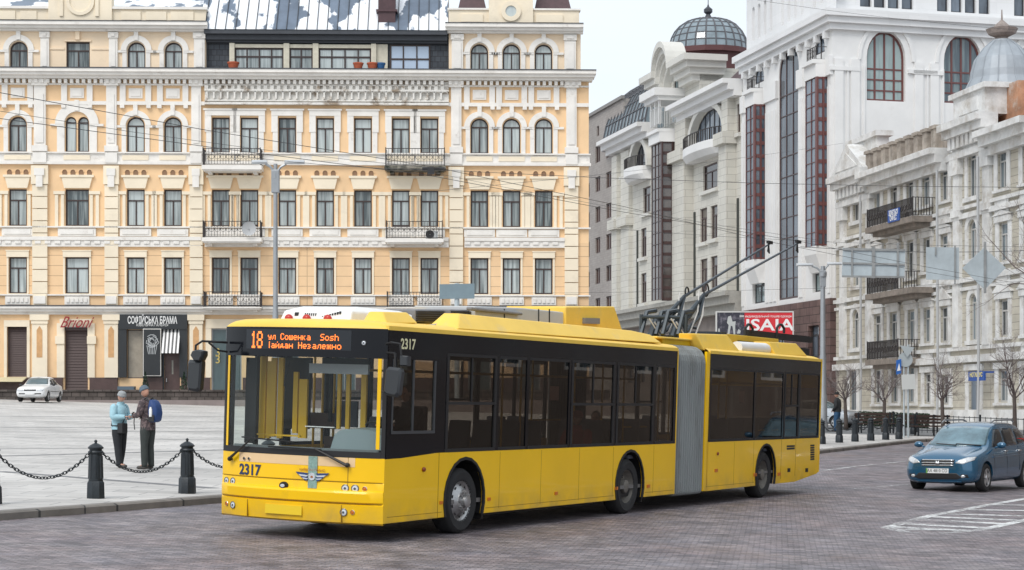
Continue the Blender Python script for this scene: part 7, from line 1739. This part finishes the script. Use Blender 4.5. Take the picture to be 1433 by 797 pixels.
# backpack
mm = m_.matrix_world @ Matrix.Scale(km, 4); BPB = mat('royal_blue_nylon', (.012, .045, .16), .6, var=.15, vscale=12)
q = MB(mm); ring = lambda z, d, w, x0=-.13: [(x0, w, z), (x0-d*.6, w, z), (x0-d, w*.6, z), (x0-d, -w*.6, z), (x0-d*.6, -w, z), (x0, -w, z)]
q.loft([ring(1.02, .10, .12), ring(1.06, .17, .15), ring(1.22, .20, .16), ring(1.38, .17, .15), ring(1.48, .11, .12), ring(1.51, .05, .08)], True, True); bp_ = q.build('backpack', BPB, None, smooth=60, bevel=.012); tag(bp_, 'royal blue backpack with black side pocket and pale bottle', 'backpack')
q = MB(mm); q.box(-.30, -.15, .148, .175, 1.03, 1.18); q.build('side_pocket', BLKP, bp_, bevel=.01)
q = MB(mm); q.lathe([(.001, 0), (.035, 0), (.035, .16), (.02, .19), (.02, .21), (.001, .21)], (-.22, .175, 1.14), 2, 12); q.build('bottle', WHITEP, bp_, smooth=40)
q = MB(mm)
for s_ in (.1, -.1): q.tube([(-.14, s_, 1.46), (-.05, s_*1.1, 1.55), (.09, s_*1.2, 1.47), (.145, s_*1.3, 1.30), (.05, s_*1.9, 1.12), (-.14, s_*1.2, 1.08)], .018, 5)
q.build('strap', BLKP, bp_)
# passer-by by the bollards on the right
pr_ = G(1172, 604, KERB); NVY = mat('black_puffer', (.018, .02, .022), .7, bump=.5, bscale=10); JEAN = mat('blue_jeans', (.035, .10, .20), .85, var=.15, vscale=8)
person(Matrix.Translation(pr_) @ Matrix.Rotation(rad(150), 4, 'Z'), 'person in black coat and blue jeans standing behind the right hand bollards', 1.78, top=NVY, bottom=JEAN, shoes=SHO, hat=mat('black_knit', (.02, .02, .02), .9), girth=1.1,
    J=dict(knL=(.06, .10, .5), anL=(.05, .11, .09), toL=(.22, .13, .035), heL=(0, .11, .04), wrL=(.16, .16, .98), wrR=(.14, -.16, .98)))
# driver and passengers, seated; local frame of the bus: forward is -x, so the figures are turned round
def seated(u, v, z, label, top, extra=None, hat=None, hair=None, turn=0):
    M = MBUS @ TR(u, v, z-.47, math.pi+turn)
    J = dict(pel=(-.05, 0, .56), wai=(-.08, 0, .72), che=(-.08, 0, .95), nek=(-.06, 0, 1.12), nk2=(-.04, 0, 1.19), shL=(-.07, .19, 1.06), shR=(-.07, -.19, 1.06), elL=(.06, .24, .84), elR=(.06, -.24, .84), wrL=(.30, .10, .78), wrR=(.30, -.10, .78),
             hiL=(.0, .09, .54), hiR=(.0, -.09, .54), knL=(.42, .11, .55), knR=(.42, -.11, .55), anL=(.42, .11, .10), anR=(.42, -.11, .10), toL=(.58, .12, .04), toR=(.58, -.12, .04), heL=(.37, .11, .04), heR=(.37, -.11, .04))
    if extra: J.update(extra)
    return person(M, label, 1.72, J=J, top=top, bottom=DKT, shoes=SHO, hat=hat, hair=hair)
seated(1.22, dvc-.05, 1.22, 'driver in dark jacket with hands on the wheel of the trolleybus', mat('driver_dark_jacket', (.02, .025, .035), .8), dict(elL=(.22, .24, .88), elR=(.22, -.24, .88), wrL=(.50, .14, .86), wrR=(.50, -.14, .86)), hair=mat('dark_hair', (.03, .02, .015), .7))
q = MB(); q.box(1.05, 1.5, dvc-.27, dvc+.2, .5, 1.2); q.hexa([(1.46, dvc-.25, 1.2), (1.54, dvc-.25, 1.2), (1.54, dvc+.18, 1.2), (1.46, dvc+.18, 1.2)], [(1.56, dvc-.2, 1.85), (1.64, dvc-.2, 1.85), (1.64, dvc+.12, 1.85), (1.56, dvc+.12, 1.85)]); q.build('driver_seat', SEATB, BUS, bevel=.03)
zc_ = .86
u1_ = ux(808, .33); seated(u1_, .34, zc_, 'seated passenger in red coat inside the trolleybus', mat('red_coat', (.38, .03, .03), .8), hat=mat('grey_red_knit', (.3, .08, .07), .9))
u2_ = ux(836, .33); seated(u2_, .36, zc_, 'seated bareheaded passenger in dark coat inside the trolleybus', mat('dark_coat', (.04, .045, .06), .8), hair=mat('brown_hair', (.10, .055, .03), .7), turn=.3)
# ---------------------------------------------------------------- bollards and chains
IRN = mat('cast_iron_black', (.022, .028, .034), .45, .25, var=.15, vscale=8, bump=.25, bscale=40)
def bollard_mesh():
    q = MB(); n = 12
    q.lathe([(.155, 0), (.155, .03), (.148, .26), (.128, .285), (.128, .30), (.118, .30)], n=8, ph=rad(22.5))
    q.lathe([(.118, .30), (.108, .70), (.10, .74)], n=16)
    for k in range(8):
        a = 2*math.pi*k/8; q.tube([(.113*math.cos(a), .113*math.sin(a), .33), (.103*math.cos(a), .103*math.sin(a), .70)], .014, 5)
    q.lathe([(.10, .73), (.125, .745), (.13, .765), (.12, .785), (.105, .79), (.105, .815), (.13, .825), (.13, .845), (.10, .875), (.05, .905), (.022, .915), (.02, .93), (.03, .945), (.018, .965), (.001, .975)], n=14)
    return q
src = None; KP_ = []
def kpt(px, py): return G(px, py, KERB)
BL = [G(4, 706.5, KERB)+Vector((-.25, 0, 0)), kpt(134, 697), kpt(262, 690)]
step = BL[2]-BL[1]
BL = [BL[1]-step, BL[1], BL[2], BL[2]+step, BL[2]+step*2]
RB = [kpt(x, y) for x, y in ((1150, 621), (1174.5, 619), (1196.5, 617.6), (1218.5, 616.3), (1239.5, 615), (1258, 614.2), (1278, 607.5))]
left_lab = ['iron bollard out at the left end of the chain row', 'cast iron bollard in front of the two standing people', 'cast iron bollard just left of the trolleybus front', 'iron bollard seen through the front of the trolleybus', 'iron bollard hidden behind the front seats of the trolleybus']
right_lab = ['far bollard touching the rear edge of the trolleybus', 'far bollard in front of the person in blue jeans', 'third far bollard from the trolleybus, right of the person in jeans', 'far bollard before the second bare tree from the corner', 'far bollard midway between the second and third bare trees', 'far bollard beside the traffic sign post on the right', 'last far bollard, set back beyond the traffic sign post']
me_ = bollard_mesh(); proto = None
for p, lb in list(zip(BL, left_lab)) + list(zip(RB, right_lab)):
    z = gz(p.x, p.y)+KERB
    if proto is None: proto = me_.build('bollard', IRN, None, smooth=35); o_ = proto
    else: o_ = proto.copy(); COL.objects.link(o_)
    o_.location = (p.x, p.y, z); o_.rotation_euler.z = R.random(); tag(o_, lb, 'bollard', 'bollards linked by chains along the kerb')
def chain(a, b, sag, label, big=True):
    a = Vector((a.x, a.y, gz(a.x, a.y)+KERB+.77)); b = Vector((b.x, b.y, gz(b.x, b.y)+KERB+.77)); t = (b-a); t.z = 0; d = t.normalized(); a = a+d*.12; b = b-d*.12; L = (b-a).length
    f = lambda s_: a.lerp(b, s_) + Vector((0, 0, -4*sag*s_*(1-s_)))
    ln = math.hypot(L, 2.2*sag); n = int(ln/.072); q = MB()
    # points at equal arc length
    pts = [f(i/200) for i in range(201)]; acc = [0]
    for i in range(200): acc.append(acc[-1]+(pts[i+1]-pts[i]).length)
    n = int(acc[-1]/.072)
    for k in range(n):
        s_ = acc[-1]*(k+.5)/n; i = max(1, min(199, next(j for j, v in enumerate(acc) if v >= s_))); p = pts[i]; tg = (pts[i+1 if i < 200 else i]-pts[i-1]).normalized()
        up = Vector((-d.y, d.x, 0)); w = tg.cross(up).normalized(); roll = rad(45) if k % 2 else rad(-45)
        Mx = Matrix((( tg.x, up.x, w.x, p.x), (tg.y, up.y, w.y, p.y), (tg.z, up.z, w.z, p.z), (0, 0, 0, 1))) @ Matrix.Rotation(roll, 4, 'X')
        q.torus(Mx, .024, .0085, 10 if big else 8, 5 if big else 4, .022)
    c = q.build('chain', IRN, None, smooth=True); return tag(c, label, 'chain', 'chains hanging between the bollards')
chain(BL[0], BL[1], .40, 'black chain sagging at the far left end of the bollard row'); chain(BL[1], BL[2], .36, 'black chain hanging before the feet of the two people'); chain(BL[2], BL[3], .34, 'black chain running behind the front of the trolleybus'); chain(BL[3], BL[4], .34, 'black chain hidden beyond the cab of the trolleybus')
rl = ['chain between the rear edge of the trolleybus and the next far bollard', 'chain right of the person in blue jeans', 'third far chain from the trolleybus', 'far chain before the second bare tree', 'far chain just left of the traffic sign post', 'far chain passing behind the traffic sign post']
for a, b, l in zip(RB, RB[1:], rl): chain(a, b, .30, l, False)
# ---------------------------------------------------------------- lamp posts
def lamp_post(px, py_top, py_base, d, label, heads, r=.1):
    b = P(px, py_base, d); z0 = gz(b.x, b.y)+KERB; t = P(px, py_top, d); h = t.z-z0
    root = empty('street_lamp', Matrix.Translation((b.x, b.y, z0)), label, 'street lamp', 'tall grey street lamps')
    q = MB(); q.lathe([(r*1.9, 0), (r*1.9, .3), (r*1.55, .5), (r*1.5, 1.6), (r*1.2, 1.75), (r*1.15, h*.45), (r*.95, h*.47), (r*.8, h-.5), (r*1.3, h-.48), (r*1.3, h-.3), (r*.8, h-.28), (r*.75, h)], n=14); q.build('pole', GREY, root, smooth=35)
    q = MB(); q.box(-.13, .13, -.10, .10, h-.95, h-.2); q.build('control_box', GREY, root, bevel=.02)
    for dx, dz, L in heads:
        s_ = 1 if dx > 0 else -1; q = MB(); q.tube([(0, 0, h-.35), (dx*.5, 0, h-.1+dz*.5), (dx, 0, h+dz)], .045, 6); q.build('arm', GREY, root)
        q = MB(); q.loft([[(dx+s_*x, y*w, h+dz+z) for y, z in ((-.1, 0), (-.13, .05), (-.07, .12), (.07, .12), (.13, .05), (.1, 0))] for x, w in ((-.05, .5), (.08, 1), (L*.6, 1.25), (L, .6))], True, True); q.build('lamp_head', mat('lamp_head_grey', (.48, .50, .52), .4), root, smooth=50)
    return root
lamp_post(385.5, 229, 600, 62, 'grey street lamp rising behind the trolleybus before the yellow building', [(-.32, .0, .45), (.35, .0, .6)], .085)
lamp_post(1151.5, 372, 590, 86, 'grey street lamp behind the tail of the trolleybus', [(-.5, .0, .7), (.25, .05, .6)], .13)
# ---------------------------------------------------------------- signs seen from behind and others
def post(px, py0, py1, d, r): a, b = P(px, py0, d), P(px, py1, d); q = MB(); q.tube([a, b], r, 8); return q
def plate(name, pts, d, m, label, cat, th=.03, yaw=0, frame=None, bars=(), group=None, posts=(), pr=.035):
    ps = [P(x, y, d) for x, y in pts]; c = sum((p for p in ps), Vector())/len(ps); root = empty(name, Matrix.Translation(c), label, cat, group)
    q = MB(Matrix.Rotation(yaw, 4, 'Z')); q.prism([(p.x-c.x, p.z-c.z) for p in ps], 1, -th/2, th/2); q.build('plate', m, root)
    for (a, b, w) in bars:
        A, B = P(*a, d)-c, P(*b, d)-c; q = MB(Matrix.Rotation(yaw, 4, 'Z'))
        if abs(A.x-B.x) < abs(A.z-B.z): q.box(A.x-w, A.x+w, -th/2-.05, -th/2, A.z, B.z)
        else: q.prism([(A.x, A.z-w), (B.x, B.z-w), (B.x, B.z+w), (A.x, A.z+w)], 1, -th/2-.04, -th/2)
        q.build('bracket_bar', mat('bracket_grey', (.30, .31, .31), .5, .3, var=.2), root)
    for (x, y0, y1, r_) in posts:
        a, b = P(x, y0, d+.06)-c, P(x, y1, d+.06)-c; q = MB(); q.tube([a, b], r_, 8); q.build('post', GALV, root)
    return root
DS = 58
plate('road_sign', [(1178, 387.5), (1179.5, 346.5), (1267, 348.5), (1265.5, 389)], DS, GALV, 'back of a large rectangular road sign with two stiffening rails', 'road sign', bars=(((1180, 348.5), (1266, 350), .035), ((1179, 368), (1266, 370), .03), ((1178.5, 386.5), (1265.5, 387.5), .03), ((1192, 387), (1192, 346), .025), ((1222, 389), (1222, 345), .05), ((1256, 388), (1256, 340), .03)), group='sign backs hung over the street')
plate('road_sign', [(1296, 391), (1296, 345.5), (1342, 346), (1342, 391)], DS, GALV, 'back of a plain square road sign between the other two', 'road sign', bars=(((1309, 357), (1309, 345), .02), ((1336, 397), (1336, 344), .02)), group='sign backs hung over the street')
plate('road_sign', [(1346.5, 375), (1377, 346), (1407.5, 374.5), (1378, 405)], DS, GALV, 'back of a diamond shaped road sign on a vertical bracket', 'road sign', bars=(((1378, 410), (1378, 338), .035),), group='sign backs hung over the street')
d_ = 44
plate('road_sign', [(615, 418), (615, 397.5), (664, 396.5), (664, 417.5)], 46, mat('blue_grey_sign_back', (.20, .27, .31), .5, .2, var=.1), 'blue grey back of a sign rising behind the trolleybus roof', 'road sign', bars=(), posts=((639.5, 560, 396, .06),))
# cluster at the kerb on the right
bs = G(1268, 612, KERB); dS = bs.y
root = plate('traffic_sign', [(1256.5+10.5+10.2*math.cos(t*math.pi/9), 503+10.2*math.sin(t*math.pi/9)) for t in range(18)], dS, mat('sign_back_pale', (.42, .47, .49), .5, .2), 'cluster of sign backs and a blue crossing sign on two grey posts', 'traffic sign', posts=((1271, 612, 482, .04), (1265, 613, 505, .035)))
c0_ = root.matrix_world.translation
for nm, pts, m, off in (('square_plate', [(1261, 524), (1280, 523), (1281, 544), (1262, 545)], mat('white_sign_back', (.55, .57, .56), .5), .05), ('triangular_plate', [(1259, 483), (1279, 486), (1269, 500)], MT['sign_back_pale'], .09), ('crossing_sign', [(1253.5, 504), (1260.5, 502), (1260.5, 522), (1253.5, 524)], mat('sign_blue', (.02, .12, .42), .4), .1)):
    ps = [P(x, y, dS)-c0_ for x, y in pts]; q = MB(); q.prism([(p.x, p.z) for p in ps], 1, -off-.01, -off+.01); q.build(nm, m, root)
q = MB(); ps = [P(x, y, dS)-c0_ for x, y in ((1254.5, 519), (1259.5, 518), (1257.5, 508))]; q.prism([(p.x, p.z) for p in ps], 1, -.118, -.112); q.build('sign_symbol', PLT, root)
# billboard
dB = 74; A, B = P(1003.5, 437, dB), P(1108.5, 469, dB); wB, hB = B.x-A.x, A.z-B.z
root = empty('billboard', Matrix.Translation((A.x, dB, B.z)) @ Matrix.Rotation(rad(-2), 4, 'Z'), 'red and black advertising board on posts behind the trolleybus roof', 'billboard')
q = MB(); q.box(0, wB, .02, .2, 0, hB); q.build('panel', BLKP, root)
q = MB(); t_ = .05; q.box(-t_, wB+t_, -.02, .22, hB, hB+t_); q.box(-t_, wB+t_, -.02, .22, -t_, 0); q.box(-t_, 0, -.02, .22, 0, hB); q.box(wB, wB+t_, -.02, .22, 0, hB); q.build('frame', mat('pale_frame', (.55, .55, .53), .5), root)
xr_ = wB*.365
q = MB(); q.box(xr_, wB, 0, .015, 0, hB); q.build('poster', mat('poster_red', (.60, .025, .035), .45), root)
q = MB(); q.box(0, xr_, 0, .015, 0, hB); ph = q.build('photo_panel', mat('poster_photo_dark', (.03, .03, .045), .5, dirt=(.16, .15, .18), dscale=4, dth=(.5, .62)), root)
q = MB(); fg = mat('poster_figure_pale', (.45, .47, .46), .6)
def pp(pts): q.prism([(x*xr_, z*hB) for x, z in pts], 1, -.006, 0)
pp([(.38, .05), (.42, .45), (.36, .55), (.40, .82), (.50, .86), (.56, .6), (.68, .62), (.66, .45), (.66, .05), (.6, .05), (.56, .4), (.5, .42), (.45, .05)]); pp([(.02, .05), (.05, .3), (.09, .3), (.12, .05)]); pp([(.72, .08), (.78, .28), (.86, .2), (.84, .08)]); pp([(.82, .80), (.98, .80), (.98, .88), (.82, .88)]); q.build('poster_figure', fg, root)
text('poster_lettering', 'ISAIA', hB*.70, WHITEP, root, lambda x, y, z: (xr_+(wB-xr_)*.52+x, -.002-z, hB*.43+y), bold=.012, xs=1.32, ext=.003)
text('poster_lettering', 'индивидуальный пошив одежды', hB*.15, WHITEP, root, lambda x, y, z: (xr_+(wB-xr_)*.5+x, -.002-z, hB*.83+y), xs=.86, ext=.002)
text('poster_lettering', 'NAPOLI', hB*.12, WHITEP, root, lambda x, y, z: (xr_+(wB-xr_)*.46+x, -.002-z, hB*.09+y), ext=.002)
gB = gz(A.x+2, dB)-B.z
for x in (.2*wB, .8*wB): q = MB(); q.tube([(x, .1, gB), (x, .1, 0)], .07, 8); q.build('post', GREY, root)
# ---------------------------------------------------------------- overhead wires
WIR = mat('dark_wire', (.05, .05, .055), .5)
def wire(pts, r, label, grp='overhead wires above the square', extra=None):
    q = MB(); full = []
    for a, b in zip(pts, pts[1:]): full += [a.lerp(b, k/8) for k in range(8)]
    full.append(pts[-1]); q.tube(full, r*.62, 5); o_ = q.build('overhead_wire', WIR, None); return tag(o_, label, 'wire', grp)
def cw(px, py, z=5.72): d = F*(z-EYE)/(HY-py); return P(px, py, d)
t1, t2 = tips[1]+Vector((0, 0, .05)), tips[0]+Vector((0, 0, .05))
wire([cw(-40, 122), cw(290, 182), cw(600, 232), cw(870, 288), t1, cw(1250, 372), cw(1433, 404), cw(1600, 430)], .008, 'contact wire meeting the left trolley pole tip', 'trolley contact wires')
wire([cw(-40, 160), cw(290, 205), cw(600, 245), cw(870, 296), t2, cw(1290, 372), cw(1433, 398), cw(1600, 424)], .008, 'contact wire meeting the right trolley pole tip', 'trolley contact wires')
for k, (a, b, r, l) in enumerate((((290, 212, 60), (624, 238, 55), .012, 'short span wire crossing the middle of the yellow facade'), ((624, 238, 55), (1470, 262, 58), .012, 'long span wire across the beige and white buildings'), ((-20, 152, 40), (624, 236, 55), .009, 'span wire rising left across the yellow facade'), ((600, 268, 50), (1180, 200, 90), .008, 'thin wire crossing before the red bays'), ((560, 232, 60), (1160, 338, 60), .008, 'thin wire sloping down to the trolley pole tips'), ((860, 320, 60), (1433, 345, 60), .008, 'thin wire just above the backs of the signs'), ((1120, 345, 58), (1470, 349, 58), .014, 'span wire from which the sign backs hang'), ((1060, 0, 70), (1470, 45, 70), .009, 'wire crossing the top of the white building'), ((560, 410, 58), (1470, 392, 58), .007, 'lowest thin wire behind the trolley poles'))):
    A_, B_ = P(*a), P(*b); m = (A_+B_)/2 + Vector((0, 0, -.12)); wire([A_, A_.lerp(B_, .25)+Vector((0, 0, -.09)), m, A_.lerp(B_, .75)+Vector((0, 0, -.09)), B_], r, l)
q = MB(); c = P(603, 236, 55); q.tube([c+Vector((-.25, 0, 0)), c+Vector((.4, 0, 0))], .05, 6); q.box(c.x-.1, c.x+.1, c.y-.05, c.y+.05, c.z-.15, c.z+.05); tag(q.build('wire_insulator', BLKP, None), 'black insulator block on the span wire by the upper balcony', 'insulator')
# ---------------------------------------------------------------- bare trees
BRK = mat('tree_bark', (.085, .068, .06), .9, var=.25, vscale=5, bump=.5); TWG = mat('twig_bark', (.17, .14, .135), .9)
def tree(base, h, spread, trunk_h, label, seed, rt=.11, dens=1.0, bias=Vector((0, 0, 0))):
    rr = random.Random(seed); root = empty('bare_tree', Matrix.Translation(base), label, 'tree', 'bare street trees')
    tq, bq = MB(), MB(); top = Vector((rr.uniform(-.1, .1), 0, trunk_h)); tq.tube([(0, 0, 0), (0, 0, .3), top*.6, top], [rt*1.5, rt*1.1, rt, rt*.85], 9); tq.build('trunk', BRK, root, smooth=True)
    def br(p, d, L, r, lv):
        pts = [p]; dd = d.copy(); n = 5
        for k in range(n):
            dd = (dd + Vector((rr.gauss(0, .14), rr.gauss(0, .14), rr.gauss(0, .10)+.05))).normalized(); pts.append(pts[-1]+dd*L/n)
        bq.tube(pts, [r*(1-.6*k/n) for k in range(n+1)], 5 if lv < 2 else 3)
        if lv >= 4: return
        for k in range(int((4 if lv < 2 else 3)*dens) + (1 if lv == 0 else 0)):
            i = rr.randint(1, n); dn = (dd*.75 + Vector((rr.gauss(0, .6), rr.gauss(0, .6), rr.gauss(.1, .4)))+bias*.3).normalized(); br(pts[i], dn, L*rr.uniform(.5, .72), r*.50, lv+1)
    nb = 6
    for k in range(nb):
        a = 2*math.pi*k/nb + rr.random(); d = Vector((math.cos(a)*spread, math.sin(a)*spread, 1)).normalized(); br(top*(.85+.15*rr.random()), (d+bias*.4).normalized(), (h-trunk_h)*rr.uniform(.42, .58), rt*.40, 0)
    bq.build('crown', TWG, root, fix=False); return root
for px, pb, pt, d, lb, sd_, sp in ((1184, 586, 492, 90, 'bare tree in front of the brown rustic corner', 3, .8), (1237, 588, 497, 88, 'bare tree left of the cluster of sign backs', 5, .8), (1320, 590, 478, 82, 'bare tree between the sign cluster and the grey door', 8, .75), (1421, 592, 455, 78, 'bare tree at the right edge, tallest of the young ones', 13, .75)):
    b = P(px, pb, d); b.z = gz(b.x, b.y)+KERB; h = P(px, pt, d).z-b.z; tree(b, h, sp, h*.42, lb, sd_, .085)
# large tree outside the frame whose branches reach in
b = P(1580, 600, 72); b.z = gz(b.x, b.y)+KERB; tree(b, 12, .9, 5.0, 'large bare tree beyond the edge with branches behind the diamond sign', 21, .17, 1.0, Vector((-.8, 0, .1)))
# benches, low railing and hedge in front of the ornate house
q = MB(); d = 93
def rl_(px0, px1, d, label):
    a, b = P(px0, 590, d), P(px1, 590, d-2.5); q = MB(); n = int((b-a).length/.24); za = gz(a.x, a.y)+KERB
    for k in range(n+1):
        p = a.lerp(b, k/n); z = gz(p.x, p.y)+KERB; q.box(p.x-.012, p.x+.012, p.y-.012, p.y+.012, z, z+.85)
        if k % 12 == 0: q.box(p.x-.04, p.x+.04, p.y-.04, p.y+.04, z, z+.95)
    zb1 = gz(b.x, b.y)+KERB
    for h in (.12, .8): q.tube([(a.x, a.y, za+h), (b.x, b.y, zb1+h)], .02, 5)
    tag(q.build('iron_railing', IRN, None), label, 'railing')
rl_(1182, 1262, 92, 'low black iron railing left of the sign cluster'); rl_(1283, 1440, 89, 'low black iron railing behind the blue people carrier')
def bench(px, d, label):
    p = P(px, 590, d); z = gz(p.x, p.y)+KERB; root = empty('park_bench', TR(p.x, p.y, z, rad(8)), label, 'bench', 'dark benches before the ornate house'); W_ = mat('dark_bench_wood', (.05, .03, .025), .7)
    q = MB()
    for k in range(4): q.box(-.9, .9, -.2+k*.12, -.1+k*.12, .42, .46)
    q.build('seat', W_, root); q = MB()
    for k in range(3): q.box(-.9, .9, .28+k*.02, .31+k*.02, .55+k*.14, .65+k*.14)
    q.build('backrest', W_, root)
    for x in (-.75, .75): q = MB(); q.box(x-.03, x+.03, -.2, -.14, 0, .42); q.box(x-.03, x+.03, .22, .28, 0, .95); q.box(x-.03, x+.03, -.2, .28, .38, .42); q.build('leg', IRN, root)
bench(1226, 86, 'dark bench between two bare trees on the right'); bench(1287, 84, 'dark bench right of the sign cluster'); bench(1306, 84, 'dark bench just behind the roof of the people carrier')
HDG = mat('clipped_hedge_green', (.035, .055, .03), .85, rnd=.2)
a_, b_ = P(1178, 585, 100), P(1300, 585, 97); q = MB()
for k in range(5200):
    p = a_.lerp(b_, R.random()); z = gz(p.x, p.y)+KERB; c = Vector((p.x, p.y+R.uniform(-.35, .35), z+R.random()*.75)); dv_ = Vector((R.gauss(0, 1), R.gauss(0, 1), R.gauss(0, 1))).normalized()*.06; e = Vector((R.gauss(0, 1), R.gauss(0, 1), R.gauss(0, 1))).normalized()*.05; q.poly([c-dv_, c+e, c+dv_, c-e])
tag(q.build('hedge', HDG, None, fix=False), 'low dark clipped hedge at the foot of the ornate house', 'hedge')
# ---------------------------------------------------------------- pieces that stand apart become parts of their own
for o_ in list(COL.objects):
    nm = o_.name.split('.')[0]
    if o_.type == 'MESH' and o_.parent and nm in ('marker_lamp', 'plinth', 'balustrade_panel', 'string_panel', 'pilaster', 'pilaster_shaft', 'pilaster_panel', 'door_surround', 'dormer_post', 'niche', 'niche_moulding', 'apron_panel', 'downpipe', 'recess_shade_strip', 'stone_moulding', 'parapet', 'parapet_coping', 'cornice', 'bay_corbel', 'roof_balustrade', 'wall_panel'):
        split_parts(o_, .02)
# ---------------------------------------------------------------- sky, sun, camera
W = bpy.data.worlds.new('World'); S.world = W; W.use_nodes = True; N, L = W.node_tree.nodes, W.node_tree.links
bg = N['Background']; sky = N.new('ShaderNodeTexSky'); sky.sky_type = 'NISHITA'; sky.sun_disc = False
SUN_EL, SUN_ROT = rad(48), rad(-150)   # behind the camera, to the left
sky.sun_elevation = SUN_EL; sky.sun_rotation = SUN_ROT; sky.air_density = 1.0; sky.dust_density = 4; sky.altitude = 150
tc = N.new('ShaderNodeTexCoord'); nz = N.new('ShaderNodeTexNoise'); nz.inputs['Scale'].default_value = 2.2; nz.inputs['Detail'].default_value = 6
mp = N.new('ShaderNodeMapping'); mp.inputs['Scale'].default_value = (1, 1, 3.2); L.new(tc.outputs['Generated'], mp.inputs[0]); L.new(mp.outputs[0], nz.inputs['Vector'])
r = N.new('ShaderNodeMapRange'); r.inputs[1].default_value = .3; r.inputs[2].default_value = .7; r.inputs[3].default_value = .90; r.inputs[4].default_value = 1.08; L.new(nz.outputs[0], r.inputs[0])
cl = N.new('ShaderNodeMix'); cl.data_type = 'RGBA'; cl.blend_type = 'MULTIPLY'; cl.inputs[0].default_value = 1; cl.inputs[6].default_value = (7.3, 7.9, 8.5, 1); L.new(r.outputs[0], cl.inputs[7])
mx = N.new('ShaderNodeMix'); mx.data_type = 'RGBA'; mx.inputs[0].default_value = .9; L.new(sky.outputs[0], mx.inputs[6]); L.new(cl.outputs[2], mx.inputs[7])
L.new(mx.outputs[2], bg.inputs[0]); bg.inputs[1].default_value = .105
sd = bpy.data.lights.new('sun', 'SUN'); sd.energy = 1.5; sd.angle = rad(28); sd.color = (1, .96, .91)
so = bpy.data.objects.new('sun', sd); COL.objects.link(so)
# direction towards the sun: rotation measured as in the sky texture
dv = Vector((math.sin(SUN_ROT)*math.cos(SUN_EL), math.cos(SUN_ROT)*math.cos(SUN_EL), math.sin(SUN_EL)))
so.rotation_euler = dv.to_track_quat('Z', 'Y').to_euler()
cd = bpy.data.cameras.new('camera'); co = bpy.data.objects.new('camera', cd); COL.objects.link(co); S.camera = co
co.location = (0, 0, EYE); co.rotation_euler = (rad(90), 0, 0)
cd.sensor_width = 36; cd.lens = F/1433*36; cd.shift_y = (HY-398.5)/1433; cd.clip_end = 2000; cd.clip_start = .3
S.view_settings.view_transform = 'Standard'; S.view_settings.look = 'None'; S.view_settings.gamma = 1; S.view_settings.exposure = EXPO
S.render.resolution_x = 1024; S.render.resolution_y = 570; S.render.engine = 'CYCLES'; S.cycles.use_denoising = True
S.cycles.max_bounces = 8; S.cycles.transparent_max_bounces = 16; S.cycles.glossy_bounces = 3
